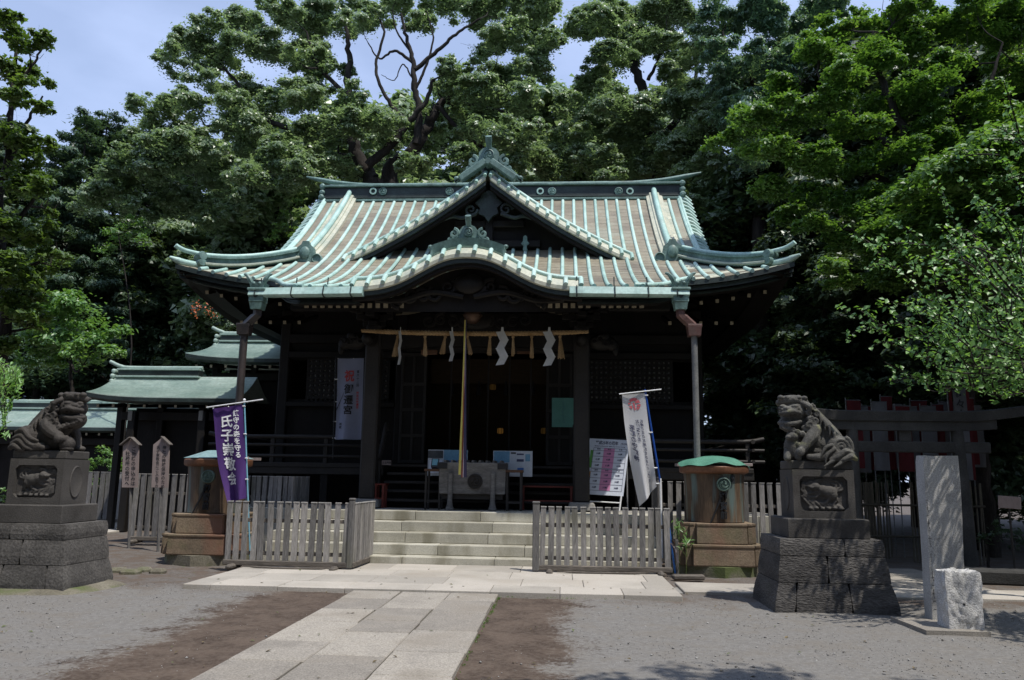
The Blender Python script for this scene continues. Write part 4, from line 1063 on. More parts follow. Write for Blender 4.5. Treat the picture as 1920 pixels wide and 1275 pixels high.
def streamer(u, v1, w_, turn):
    p = PY(u, 616, 15.12); q = PY(u, v1, 15.12); L_ = p[2]-q[2]; m = MB(); n = 4; h = L_*.86/n
    c, s_ = math.cos(turn), math.sin(turn); z = p[2]-.07
    m.add([V3((p[0]-.02*c, 15.12-.02*s_, p[2]+.03)), V3((p[0]+.02*c, 15.12+.02*s_, p[2]+.03)), V3((p[0]+.03*c, 15.12, z)), V3((p[0]-.03*c, 15.12, z))], [(0,1,2,3)])
    for i in range(n):
        o_ = (w_*.28 if i % 2 else -w_*.28); o2 = -o_*.9; yy = 15.12+.012*(i % 2); 
        pts = [(o_-w_*.5, z), (o_+w_*.5, z+h*.10), (o2+w_*.5, z-h*.9), (o2-w_*.5, z-h*1.05)]
        A = [V3((p[0]+x*c, yy+x*s_, zz)) for x, zz in pts]; m.add(A+[a_+V3((0,.002,0)) for a_ in A], [(0,1,2,3),(7,6,5,4),(0,4,5,1),(2,6,7,3)]); z -= h*.93
    m.build('paper_streamer', 'paper', rope, fix=False)
for u, v1, w_, t in ((751,692,.12,1.35),(848,684,.125,1.1),(942,692,.165,.1),(1030,694,.165,.15)): streamer(u, v1, w_, t)
# bell
p = PY(886, 592, 15.35)
bell = thing('shrine_bell', (p[0], 15.35, p[2]), 'round bronze shrine bell hanging under the curved gable', 'bell')
m = MB(); R_ = .175; m.lathe([(.02,.17),(.06,.165)]+[(R_*math.cos(a), R_*math.sin(a)) for a in np.linspace(1.1, .06, 7)]+[(R_+.018,.012),(R_+.018,-.012)]+[(R_*math.cos(a), R_*math.sin(a)) for a in np.linspace(-.06, -1.45, 8)], p, 22); m.build('bell_shell', 'bell_bronze', bell, smooth=40)
m = MB(); m.box((p[0], 15.35, p[2]-.165), (.16, .02, .04)); m.build('bell_slit', 'plastic_black', bell)
m = MB(); m.tube([(p[0], 15.35, p[2]+.16), (p[0], 15.35, p[2]+.45)], .018, 6); m.build('bell_hook', 'plastic_black', bell)
q = PY(866, 893, 15.02); p0 = PY(873, 600, 15.02)
cord = thing('bell_cord', (q[0], 15.02, q[2]), 'long bell cord of yellow, purple, red and pale cloth strips hanging over the offering box', 'cord')
for dx, w0, w1, mat, nm in ((-.035,.03,.05,'cord_yellow','yellow_strip'), (.055,.018,.075,'cord_purple','purple_strip'), (.005,.012,.02,'cord_red','red_strip'), (.028,.012,.02,'cord_pale','pale_strip')):
    m = MB(); rows_ = []
    for t in np.linspace(0, 1, 22):
        c = p0*(1-t)+q*t; ww = w0+(w1-w0)*t**1.5; xo = dx*(.25+.85*t**1.3)
        rows_.append([c+V3((xo+ww*.5*math.cos(a)*(1), -.03*t+ww*.35*math.sin(a)+.01*math.sin(9*t+dx*90), (.03 if dx < 0 else -.02)*t)) for a in np.linspace(0, 2*math.pi, 9)])
    m.grid(rows_); m.build(nm, mat, cord, smooth=True, fix=False)
# offering box
bx = (PY(825, 900, 15.55)[0]+PY(945, 900, 15.55)[0])/2
box = thing('offering_box', (bx, 15.85, PLZ), 'weathered grey wooden offering box with round crest under the bell', 'offering box')
m = MB(); m.box((bx, 15.9, 1.50), (1.30, .62, .62), bev=.012, taper=1.03); m.build('chest', 'wood_box', box)
m = MB(); m.box((bx, 15.9, 1.14), (1.2, .5, .1)); m.build('chest_base', 'wood_leg', box)
for i in range(9): m = MB(); m.box((bx-.56+.14*i, 15.9, 1.83), (.05, .58, .05), bev=.012); m.build('grate_bar', 'wood_box', box)
for s_ in (-1, 1):
    m = MB(); m.box((bx+s_*.60, 15.573, 1.74), (.2, .02, .12)); m.build('corner_plate', 'plastic_black', box)
    m = MB(); m.tube(catmull([(bx+s_*.42, 15.50, .90), (bx+s_*.42, 15.50, 1.05), (bx+s_*.42, 15.52, 1.3), (bx+s_*.42, 15.53, 1.60)], 4), [.085,.075,.062,.055,.05]+[.046]*8, 8); m.build('prop_leg', 'wood_box', box, smooth=50)
disc(box, (bx+.06, 15.585, 1.44), .15, (0,-1,0), 'wood_leg', th=.03, tomoe=True)
# side tables and what is on them
for i, (u0, u1, lab) in enumerate(((797, 830, 'narrow side table with reddish top left of the offering box, holding a small tablet'), (948, 981, 'narrow side table with bare reddish top right of the offering box'))):
    a, b_ = PY(u0, 880, 15.7)[0], PY(u1, 880, 15.7)[0]; t = thing('side_table', ((a+b_)/2, 15.8, PLZ), lab, 'table', 'side tables by the offering box')
    m = MB(); m.box(((a+b_)/2, 15.8, 1.65), (b_-a, .42, .05), bev=.008); m.build('tabletop', 'wood_table', t)
    for sx in (a+.04, b_-.04):
        for sy in (15.63, 15.97): m = MB(); m.box((sx, sy, 1.25), (.04, .04, .75)); m.build('leg', 'wood_leg', t)
    for sy in (15.63, 15.97): m = MB(); m.box(((a+b_)/2, sy, 1.04), (b_-a-.1, .03, .04)); m.build('stretcher', 'wood_leg', t)
a = PY(815, 868, 15.7)
tb = thing('tablet_stand', (a[0], 15.74, 1.675), 'small dark tablet with glowing teal screen tilted on the left side table', 'tablet')
m = MB(); R_ = RX(RAD(-28)); m.box((a[0], 15.76, 1.79), (.155, .02, .21), rot=R_, bev=.006); m.box((a[0], 15.82, 1.71), (.14, .1, .07)); m.build('tablet_case', 'plastic_black', tb)
m = MB(); m.box(V3((a[0], 15.76, 1.80))+R_@V3((0,-.013,0)), (.115, .004, .14), rot=R_); m.build('tablet_screen', 'screen_glass', tb)
# information boards leaning behind the box
def poster(u0, v0, u1, v1, y_, label, cat, patches, base='poster_pale', group=None, depth=.02):
    p, q = PY(u0, v0, y_), PY(u1, v1, y_); t = thing('notice_board', ((p[0]+q[0])/2, y_, q[2]), label, cat, group)
    m = MB(); m.box(((p[0]+q[0])/2, y_+depth/2, (p[2]+q[2])/2), (q[0]-p[0], depth, p[2]-q[2])); m.build('panel', base, t)
    for i, (x0, z0, x1, z1, mat) in enumerate(patches):
        W_, H_ = q[0]-p[0], p[2]-q[2]
        m = MB(); m.box((p[0]+W_*(x0+x1)/2, y_-.002-.001*(i+1), p[2]-H_*(z0+z1)/2), (W_*(x1-x0), .002, H_*(z1-z0))); m.build('print', mat, t)
    return t, p, q
poster(803, 843, 876, 893, 16.15, 'pale blue information board behind the left side table', 'board', [(.0,.03,.38,.32,'poster_dark'), (.40,.0,.99,.55,'poster_blue'), (.42,.55,.95,.95,'poster_pale'), (.45,.40,.9,.56,'poster_deep'), (.04,.4,.36,.9,'board_white')])
poster(925, 845, 998, 894, 16.15, 'blue information board with white right margin behind the right side table', 'board', [(.02,.02,.42,.45,'poster_blue'), (.42,.04,.97,.96,'poster_pale'), (.45,.05,.58,.12,'poster_dark'), (.60,.10,.78,.16,'letter_navy'), (.60,.32,.78,.42,'letter_navy'), (.62,.66,.78,.82,'poster_deep'), (.82,.12,.94,.40,'poster_blue')])
t, p, q = poster(1035, 746, 1076, 801, 17.5, 'teal poster on the right-hand door leaf', 'poster', [], base='poster_teal', depth=.01)
m = MB()
for k in range(5):     # faint brush-written column
    c = V3(((p[0]+q[0])/2+.02*math.sin(k*2), 17.497, p[2]-.12-.1*k)); m.tube(catmull([c+V3((-.03,0,.02)), c+V3((.02,0,.03)), c+V3((.0,0,-.02)), c+V3((.035,0,-.035))], 4), .004, 4, flat=.3)
m.build('lettering', 'poster_deep', t)
t, p, q = poster(716, 863, 733, 872, 16.72, 'small pale plaque fixed to the left end of the wooden stair', 'plaque', [], base='wood_sign', depth=.015)
V_, F_ = glyph_mesh('土足厳禁', .055, False, bold=.02)
m = MB(); m.add([(p[0]+.015+x*.85, 16.717, (p[2]+q[2])/2-.02+y) for x, y in V_], F_); m.build('lettering', 'letter_black', t, fix=False)
# small red stands on the porch
def red_stand(u0, u1, v0, v1, y_, label):
    p, q = PY(u0, v0, y_), PY(u1, v1, y_); t = thing('low_red_stand', ((p[0]+q[0])/2, y_, PLZ), label, 'stand', 'low red stands on the porch')
    for x in (p[0]+.03, q[0]-.03):
        for yy in (y_, y_+.25): m = MB(); m.box((x, yy, (p[2]+PLZ)/2), (.045, .045, p[2]-PLZ)); m.build('leg', 'red_paint', t)
    m = MB(); m.box(((p[0]+q[0])/2, y_+.125, p[2]), (q[0]-p[0]+.04, .3, .035), bev=.006); m.build('top_board', 'red_paint', t)
    m = MB(); m.box(((p[0]+q[0])/2, y_, p[2]-.28), (q[0]-p[0]-.05, .03, .03)); m.build('stretcher', 'red_paint', t)
red_stand(702, 720, 908, 950, 15.95, 'small vermilion stand beside the left porch pillar')
red_stand(978, 1074, 912, 950, 16.1, 'long low dark-red bench rail right of the offering box')
# ---------------------------------------------------------------- fences
def fence(name, a, b_, z0, h, label, spacing=.135, w_=.088, th=.03, end_post=(0, 0), feet=True, group='picket fences around the hall', caps=True, rails=(.22, .72), sill=True, tilt=.012):
    a, b_ = V3((a[0], a[1], z0)), V3((b_[0], b_[1], z0)); d = unit(b_-a); L_ = np.linalg.norm(b_-a); nrm = V3((d[1], -d[0], 0)); ang = math.atan2(d[1], d[0])
    t = thing(name, a, label, 'fence', group); R_ = RZ(ang); rr = random.Random(label)
    n = int(round(L_/spacing))
    variants = []
    for k in range(5):      # five slightly different weathered boards
        sm = MB(); b1, b2, tw = rr.gauss(0, .004), rr.gauss(0, .004), rr.gauss(0, .003); ww = w_*rr.uniform(.93, 1.06)
        lay = [(z, b1*math.sin(3.1*z/h)+b2*(z/h)**2) for z in np.linspace(.06, h, 5)]; vs_ = []
        for z, o_ in lay: vs_ += [(-ww/2+o_, -th/2+tw, z), (ww/2+o_, -th/2-tw, z), (ww/2+o_, th/2-tw, z), (-ww/2+o_, th/2+tw, z)]
        sm.add(vs_, [(4*a_+q, 4*a_+(q+1) % 4, 4*a_+4+(q+1) % 4, 4*a_+4+q) for a_ in range(4) for q in range(4)]+[(3,2,1,0),(16,17,18,19)])
        me = sm.mesh('picket'); me.materials.append(MAT['wood_fence']); me.attributes.new('rnd', 'FLOAT', 'FACE').data.foreach_set('value', np.full(len(me.polygons), rr.random(), dtype=np.float32)); variants.append(me)
    cm = MB(); cm.box((0, 0, h+.006), (w_*1.06, th*1.5, .014)); mc = cm.mesh('picket_cap'); mc.materials.append(MAT['wood_cap'])
    for i in range(n+1):
        p = a + d*(L_*i/n+rr.gauss(0, .006)); me = rr.choice(variants)
        o = bpy.data.objects.new('picket', me); COL.objects.link(o); o.parent = t; o.location = tuple(p-a); o.rotation_euler = (rr.gauss(0, tilt*.5), rr.gauss(0, tilt), ang); ROOT[o] = a
        if caps:
            c = bpy.data.objects.new('picket_cap', mc); COL.objects.link(c); c.parent = o; ROOT[c] = a
    for k in rails:
        m = MB(); m.box((a+b_)/2+V3((0,0,h*k))-nrm*(th*1.05), (L_+.06, .035, .06), rot=R_, bev=.006); m.build('rail', 'wood_rail', t)
    if sill: m = MB(); m.box((a+b_)/2+V3((0,0,.075))-nrm*.0, (L_+.14, .075, .085), rot=R_, bev=.012); m.build('sill', 'wood_rail', t)
    for e, p in zip(end_post, (a, b_)):
        if e: m = MB(); m.box(p+V3((0,0,h/2+.04))+d*(-.10 if p is a else .10), (e, e, h+.02), rot=R_, bev=.01); m.box(p+V3((0,0,h+.07))+d*(-.10 if p is a else .10), (e*1.12, e*1.12, .035), rot=R_, bev=.01); m.build('end_post', 'wood_fence', t)
    if feet:
        for f in (.06, .94):
            m = MB(); p = a+d*L_*f; m.box(p+V3((0,0,.02)), (.10, .46, .085), rot=R_, bev=.03); m.build('foot', 'wood_rail', t)
    return t
fence('picket_fence', (-5.38, 12.66), (-3.47, 12.60), .05, 1.03, 'weathered grey picket fence panel left of the stone steps', end_post=(0, .085))
fence('picket_fence', (-3.34, 12.66), (-3.30, 13.72), .05, 1.03, 'short picket fence return running back towards the steps from the left panel', spacing=.118, feet=False)
fence('picket_fence', (-0.33, 12.88), (1.66, 12.92), .05, 1.02, 'weathered grey picket fence panel right of the stone steps', end_post=(.11, 0))
a, b_ = PY(247, 1000, 16.5), PY(362, 1000, 16.5)
fence('picket_fence', (a[0], 16.5), (b_[0]+.5, 16.5), .06, 1.42, 'tall picket fence behind the two small wooden signboards', spacing=.165, w_=.105)
a, b_ = PY(145, 960, 22.6), PY(246, 960, 22.6)
fence('picket_fence', (a[0]-1.5, 22.6), (b_[0]+.2, 22.6), .03, 1.46, 'far picket fence in front of the green bush at left', spacing=.2, w_=.14, feet=False)
fence('picket_fence', (-6.45, 15.7), (-5.42, 15.5), .03, 1.44, 'picket fence between the purple banner and the platform', spacing=.12, w_=.09, feet=False)
fence('picket_fence', (-5.36, 15.5), (-5.33, 16.4), .03, 1.44, 'shaded picket fence return going back beside the platform', spacing=.12, w_=.09, feet=False)
fence('picket_fence', (1.78, 14.62), (4.35, 14.66), .03, 1.46, 'dark picket fence behind the right water tank', spacing=.155, w_=.088, end_post=(.13, 0), feet=False, tilt=.008)
# frayed rope lying under each front fence
for a, b_, lab in (((-5.05, 12.5), (-3.6, 12.45), 'old twisted rope stretched along the paving under the left fence'), ((-.1, 12.75), (1.35, 12.8), 'old twisted rope stretched along the paving under the right fence')):
    o = helix_rope((a[0], a[1], .09), (b_[0], b_[1], .09), .016, 22, 160, .018).build('ground_rope', 'wood_rail', loc=(a[0], a[1], .07)); tag(o, lab, 'rope', 'ropes under the front fences')
# loose timber block at the right end, hose, small stake
m = MB(); m.box((1.95, 12.75, .045), (.5, .14, .08), rot=RZ(.1), bev=.02); o = m.build('timber_block', 'wood_rail', loc=(1.95, 12.75, 0)); tag(o, 'short timber block lying at the right end of the right fence', 'timber')
p = [PY(u, v, 13.3) for u, v in ((1254, 985), (1258, 1015), (1262, 1045), (1266, 1075))]
m = MB(); m.tube(catmull(p, 5), .016, 6); o = m.build('blue_hose', 'hose_blue', loc=p[-1], smooth=50); tag(o, 'bright blue hose hanging beside the right water tank', 'hose')
p = PZ(1270, 1078, 0); m = MB(); m.box((p[0], p[1], .28), (.05, .05, .56), bev=.006); o = m.build('wooden_stake', 'wood_fence', loc=(p[0], p[1], 0)); tag(o, 'small grey wooden stake beside the blue hose', 'stake')
p = [PY(u, v, 13.25) for u, v in ((1258, 1018), (1266, 1030), (1270, 1048), (1273, 1055))]
m = MB(); m.tube(catmull(p, 5), .011, 6); o = m.build('pale_cord', 'cord_pale', loc=p[-1], smooth=50); tag(o, 'pale cord looped over the stake beside the blue hose', 'cord')

# ---------------------------------------------------------------- bronze rainwater tanks
def notched(w_, c):
    s = c*.55; q = [(w_-c, -w_), (w_-c, -w_+s), (w_-c*.8, -w_+s*.8), (w_-s*.8, -w_+s*.8), (w_-s*.8, -w_+c*.8), (w_-s, -w_+c), (w_, -w_+c)]
    out = []
    for k in range(4):
        a = k*math.pi/2; out += [(x*math.cos(a)-y*math.sin(a), x*math.sin(a)+y*math.cos(a)) for x, y in q]
    return out
def tank(x, y, lid, label):
    t = thing('rainwater_tank', (x, y, 0), label, 'water tank', 'bronze rainwater tanks'); o0 = V3((x, y, 0))
    slab_p = [(.80*math.cos(a)*(1.02+.05*math.sin(a*5+x)), .76*math.sin(a)*(1+.04*math.cos(a*4))) for a in np.linspace(0, 2*math.pi, 10, endpoint=False)+.3]
    m = MB(); m.prism(slab_p, (x, y, -.03), (1,0,0), (0,1,0), (0,0,1), .19); m.build('base_slab', 'tank_slab', t)
    for nm, w_, c, z0, z1 in (('base_tier', .68, .20, .16, .50), ('base_tier', .58, .18, .50, .835)):
        P = notched(w_, c); lay = ((z0, 1.0), (z0+.02, 1.015), (z1-.06, 1.0), (z1-.03, 1.02), (z1-.005, 1.02), (z1, .985)); m = MB(); n = len(P)
        m.add([(x+px*s_, y+py*s_, z) for z, s_ in lay for px, py in P], [(i*n+j, i*n+(j+1) % n, (i+1)*n+(j+1) % n, (i+1)*n+j) for i in range(len(lay)-1) for j in range(n)]+[tuple((len(lay)-1)*n+j for j in range(n))])
        o = m.build(nm, 'tank_stone', t); stone_mesh_attr(o, .5)
    m = MB(); m.lathe([(.47,.83),(.49,.85),(.485,.9),(.49,1.2),(.50,1.5),(.515,1.66)], (x, y, 0), 40, cap=False); m.build('tank_body', 'bronze_tank', t, smooth=50)
    m = MB(); m.lathe([(.52,1.64),(.575,1.66),(.585,1.69),(.585,1.755),(.57,1.775),(.48,1.78)], (x, y, 0), 40, cap=False); m.build('tank_rim', 'bronze_rim', t, smooth=35)
    disc(t, (x+.06, y-.49, 1.47), .115, (0,-1,0), 'bronze_crest', th=.05)
    V_, F_ = glyph_mesh('御寶前', .145, True, 1.02, .02); m = MB()
    m.add([(x+.05+px*.85, y-.515, 1.33+py) for px, py in V_], F_); n = len(V_)
    o = m.build('raised_lettering', 'bronze_letter', t, fix=False); md = o.modifiers.new('solid', 'SOLIDIFY'); md.thickness = .03; md.offset = 0
    if lid == 'mesh':
        m = MB(); pts = []
        for r in np.linspace(0, 1, 9):
            pts.append([(x+.60*r*math.cos(a), y+.60*r*math.sin(a), 1.79+.16*(1-r**2)+.025*math.sin(a*3+r*6)*r+.02*math.sin(a*7)*r*r) for a in np.linspace(0, 2*math.pi, 41)])
        m.grid(pts); m.build('lid', 'green_mesh', t, smooth=True, fix=False)
        m = MB(); m.ell((x+.22, y-.47, 1.58), (.035,.03,.06)); m.tube([(x+.22, y-.47, 1.62), (x+.22, y-.47, 1.50)], .02, 6); m.build('spout', 'bronze_letter', t, smooth=40)
    else:
        m = MB(); P = [(.60*math.cos(a), .60*math.sin(a)) for a in np.linspace(0, 2*math.pi, 8, endpoint=False)+math.pi/8]
        for k in range(8):
            (x0, y0), (x1, y1) = P[k], P[(k+1) % 8]; m.add([(x+x0, y+y0, 1.79), (x+x1, y+y1, 1.79), (x+x1*.35, y+y1*.35, 1.93), (x+x0*.35, y+y0*.35, 1.93)], [(0,1,2,3)])
        m.add([(x+a*.35, y+b__*.35, 1.93) for a, b__ in P], [tuple(range(8))]); m.build('lid', 'lid_blue', t)
    m = MB(); m.box((x+.47, y-.2, 1.80), (.3, .05, .05), rot=RZ(.1), bev=.006); m.box((x, y+.42, 1.795), (1.2, .06, .05)); m.build('lid_batten', 'wood_sign', t)
tank(AX-4.4, 13.9, 'panel', 'rust-brown bronze rainwater tank on reddish stone base behind the purple banner')
tank(AX+4.4, 13.9, 'mesh', 'rust-brown bronze rainwater tank covered with bright green netting, right of the steps')

# ---------------------------------------------------------------- banners
def banner(name, label, left, right, y0, cloth, folds, bulge=0.10, texts=(), group='tall cloth banners'):
    """left/right: photo points along both edges, placed at distance y0; folds(s,t) -> depth offset"""
    nl = len(left); tl = np.linspace(0, 1, nl); tr_ = np.linspace(0, 1, len(right))
    Lp = np.array([PY(u, v, y0) for u, v in left]); Rp = np.array([PY(u, v, y0) for u, v in right])
    tt = np.linspace(0, 1, 30)
    def curve(P): 
        C = catmull(P, 10); return lambda t: np.array([np.interp(t, np.linspace(0, 1, len(C)), C[:, i]) for i in range(3)])
    cl, cr = curve(Lp), curve(Rp)
    def S(s, t, off=0.0):
        p = cl(t)*(1-s)+cr(t)*s; p = p + V3((0, folds(s, t)-off, 0)); return p
    base = V3((*(Lp[-1]*.5+Rp[-1]*.5)[:2], .88))
    th = thing(name, base, label, 'banner', group)
    m = MB(); m.grid([[S(s, t) for s in np.linspace(0, 1, 22)] for t in np.linspace(0, 1, 50)]); m.build('cloth', cloth, th, smooth=True, fix=False)
    W_ = np.linalg.norm(cl(.3)-cr(.3)); H_ = np.linalg.norm(cl(0)-cl(1))
    by = {}
    for chars, s0, t0, size, mat, mir in texts:
        V_, F_ = glyph_mesh(chars, size, True, 1.06, .022, mir, sub=.12)
        if len(V_): by.setdefault(mat, MB()).add([S(min(max(s0+x/W_, 0.01), .99), min(t0-y/H_, .995), .012) for x, y in V_], F_)
    for mat, m in by.items(): m.build('lettering', mat, th, fix=False)
    return th, S, W_, H_
def pole(th, a, b_, r, mat, nm='pole'): m = MB(); m.tube([a, b_], r, 8); m.build(nm, mat, th, smooth=50)
def clips(th, S, s, ts, dx, mat='plastic_white'):
    for t in ts: p = S(s, t); m = MB(); m.tube([p, p+V3((dx, -.01, 0))], .012, 5); m.build('clip', mat, th)
# purple
y0 = 13.12
th, S, W_, H_ = banner('nobori_banner', 'purple cloth banner with large white writing beside the left water tank', [(399,766),(403,820),(411,880),(428,945)], [(456,758),(459,820),(463,880),(462,934)], y0, 'banner_purple',
    lambda s, t: .035*math.sin(s*4+t*2)*(.3+t) + .075*t*t*math.sin(s*7.5-1) + .012*math.sin(t*9+s*4) + .008*math.sin(s*14+t*5),
    texts=(('氏子崇敬会', .42, .10, .235, 'letter_white', False), ('鎮守の森を守る', .76, .055, .112, 'letter_white', False)))
pole(th, PY(458, 752, y0), V3((*PY(470, 1050, y0)[:2], .05)), .014, 'pole_sky'); pole(th, PY(387, 764, y0-.02), PY(493, 749, y0-.02), .011, 'plastic_white', 'crossbar')
clips(th, S, .98, (.02, .30, .55, .78), .05); clips(th, S, .03, (.0,), -.02); clips(th, S, .5, (.0,), .0)
m = MB(); p = PY(458, 752, y0); m.ell(p+V3((0,0,.02)), .025); m.build('pole_cap', 'plastic_white', th)
# white banner seen from behind (mirrored writing)
y0 = 14.05
th, S, W_, H_ = banner('nobori_banner', 'white cloth banner with red round emblem and reversed writing beside the notice board', [(1166,740),(1172,800),(1183,872),(1200,950)], [(1209,737),(1218,812),(1228,890),(1231,912)], y0, 'banner_white',
    lambda s, t: .05*math.sin(s*4+t*3)*(.2+t) + .16*max(0, t-.35)**1.3*math.sin(s*9+t*1.5) + .02*math.sin(t*8),
    texts=(('家庭の守護神', .30, .30, .098, 'letter_navy', True), ('お伊勢さま', .54, .24, .072, 'letter_navy', True), ('氏神さまのお神札をおまつりしましょう', .72, .235, .060, 'letter_navy', True)))
e = MB(); cen = (.50, .095); Rr = .115
def arc_piece(poly): e.add([S(cen[0]+x*Rr/W_, cen[1]-z*Rr/H_, .006) for x, z in poly], [tuple(range(len(poly)))])
def arc(a0, a1, r=1.0, n=12): return [(r*math.cos(a), r*math.sin(a)) for a in np.linspace(RAD(a0), RAD(a1), n)]
arc_piece(arc(55, 150) + [(-.60,.30),(-.1,.55),(.15,.40)]); arc_piece(arc(12, 48)+[(.15,.30),(.12,.14)]); arc_piece(arc(-20, 2)+[(.40,-.06),(.38,-.34)]); arc_piece(arc(-68, -28)+[(.34,-.42),(.26,-.55)])
arc_piece([(-.30,.22),(.02,.18),(.08,-.3),(.18,-.96),(-.10,-.99),(-.20,-.4)]); arc_piece(arc(168, 186)+[(-.6,-.04),(-.58,.2)]); arc_piece(arc(200, 245)+[(-.36,-.5),(-.45,-.3)])
e.build('emblem', 'emblem_red', th, fix=False)
pole(th, PY(1209, 730, y0), V3((*PY(1238, 905, y0+.08)[:2], PY(1238, 905, y0+.08)[2])), .019, 'pole_blue'); p = PY(1238, 897, y0+.08); pole(th, p, V3((p[0]+.01, p[1], .1)), .021, 'plastic_white', 'pole_base')
pole(th, PY(1161, 739, y0-.02), PY(1240, 730, y0-.02), .011, 'plastic_white', 'crossbar'); clips(th, S, .98, (.02, .33, .60, .88), .06); clips(th, S, .02, (.0,), .0)
# celebration banner in the shade
y0 = 16.7
th, S, W_, H_ = banner('nobori_banner', 'pale blue-white celebration banner standing in the shade behind the left porch pillar', [(633,672),(631,730),(629,780),(627,824)], [(683,672),(681,730),(679,780),(677,824)], y0, 'banner_blue_white',
    lambda s, t: .03*math.sin(s*5+t*3)+.06*t*math.sin(s*9+1), texts=(('祝', .47, .13, .23, 'letter_red', False), ('御遷宮', .47, .28, .215, 'letter_black', False), ('第六十二回', .80, .13, .06, 'letter_black', False), ('神宮式年遷宮', .80, .36, .06, 'letter_red', False), ('崇敬', .2, .76, .075, 'letter_black', False)))
pole(th, PY(630, 668, y0+.03), PY(624, 860, y0+.03), .012, 'plastic_black'); pole(th, PY(628, 671, y0), PY(690, 671, y0), .010, 'plastic_black', 'crossbar'); clips(th, S, .02, (.22, .48, .74, .98), -.07); clips(th, S, .02, (.0,), .0); clips(th, S, .6, (.0,), .0)

# ---------------------------------------------------------------- A-frame notice board with the table of years
Bq = PZ(1128, 958, PLZ); yb = Bq[1]
TL, TR, BL, BR = PY(1106, 822, yb+.16), PY(1181, 826, yb+.16), PY(1092, 926, yb), PY(1164, 933, yb)
ab = thing('notice_stand', (Bq[0], yb, PLZ), 'white A-frame notice board with pink, green and orange columns behind the right fence', 'notice board')
ex = unit(TR-TL); ez = unit(TL-BL); nrm = unit(np.cross(ex, ez)); nrm = nrm if nrm[1] < 0 else -nrm
W_, H_ = np.linalg.norm(TR-TL), np.linalg.norm(TL-BL)
def B(s, t, off=0.0): return TL + (TR-TL)*s + (BL-TL)*t + nrm*off
m = MB(); m.add([B(0,0,.01), B(1,0,.01), B(1,1,.01), B(0,1,.01), B(0,0,-.015), B(1,0,-.015), B(1,1,-.015), B(0,1,-.015)], [(0,1,2,3),(7,6,5,4),(0,4,5,1),(1,5,6,2),(2,6,7,3),(3,7,4,0)]); m.build('panel', 'board_white', ab)
def patch(s0, t0, s1, t1, mat, off, nm='print'): q_ = MB(); q_.add([B(s0,t0,off), B(s1,t0,off), B(s1,t1,off), B(s0,t1,off)], [(0,3,2,1)]); q_.build(nm, mat, ab, fix=False)
patch(.385, .165, .655, .53, 'board_pink', .012); patch(.385, .545, .655, .925, 'board_pink', .012); patch(.06, .21, .125, .53, 'board_green', .012); patch(.06, .595, .125, .925, 'board_orange', .012)
ln = MB()
def line(s0, t0, s1, t1, w_=.0035):
    a, b_ = B(s0, t0, .0135), B(s1, t1, .0135); d = unit(b_-a); n_ = np.cross(d, nrm)*w_; ln.add([a-n_, b_-n_, b_+n_, a+n_], [(0,1,2,3)])
for t0, t1 in ((.165, .53), (.545, .925)):
    for s_ in (.13, .94): line(s_, t0, s_, t1)
    hh = t1-t0
    for f in (0, .13, .42, .71, 1): line(.13, t0+hh*f, .94, t0+hh*f)
ln.build('table_lines', 'letter_navy', ab, fix=False)
tx = MB()
def put(chars, s0, t0, size, sx=1.0):
    V_, F_ = glyph_mesh(chars, size, False, bold=.03)
    if len(V_): V_ = V_-np.array([(V_[:, 0].max()+V_[:, 0].min())/2, 0]); tx.add([B(s0+x*sx/W_, t0-y/H_, .0137) for x, y in V_], F_)
put('平成25年の厄年', .44, .095, .082, .82); put('(数え年)', .87, .09, .045, .85); put('◆厄払のお申込みは社務所の受付までどうぞ◆', .52, .14, .026, 1.15)
rows_ = [('前厄','本厄','後厄'), ('24歳','25歳','26歳'), ('41歳','42歳','43歳'), ('60歳','61歳','62歳')]; rows2 = [('前厄','本厄','後厄'), ('18歳','19歳','20歳'), ('32歳','33歳','34歳'), ('36歳','37歳','38歳')]
for t0, t1, R_ in ((.165, .53, rows_), (.545, .925, rows2)):
    hh = t1-t0
    for i, rw in enumerate(R_):
        tc = t0+hh*((.0, .13, .42, .71)[i]+(.13, .29, .29, .29)[i]*.62)
        for j, c in enumerate(rw): put(c, (.26, .52, .80)[j], tc, .036 if i == 0 else .044)
tx.build('lettering', 'letter_navy', ab, fix=False, kind='stuff')
for s_ in (.03, .95):
    top = B(s_, 1); foot = top + (BL-TL)*.30/1.0*.85; foot[2] = PLZ+.01; m = MB(); m.tube([top, foot], .018, 6); m.build('leg', 'plastic_white', ab)
    bk = B(s_, .15)+V3((0,.03,0)); ft = V3((bk[0]+(.05 if s_ > .5 else -.02), yb+.75, PLZ+.01)); m = MB(); m.tube([bk, ft], .015, 6); m.build('leg', 'plastic_white', ab)
m = MB(); m.tube([B(.03, 1.12), B(.95, 1.12)], .012, 6); m.build('crossbar', 'plastic_white', ab)

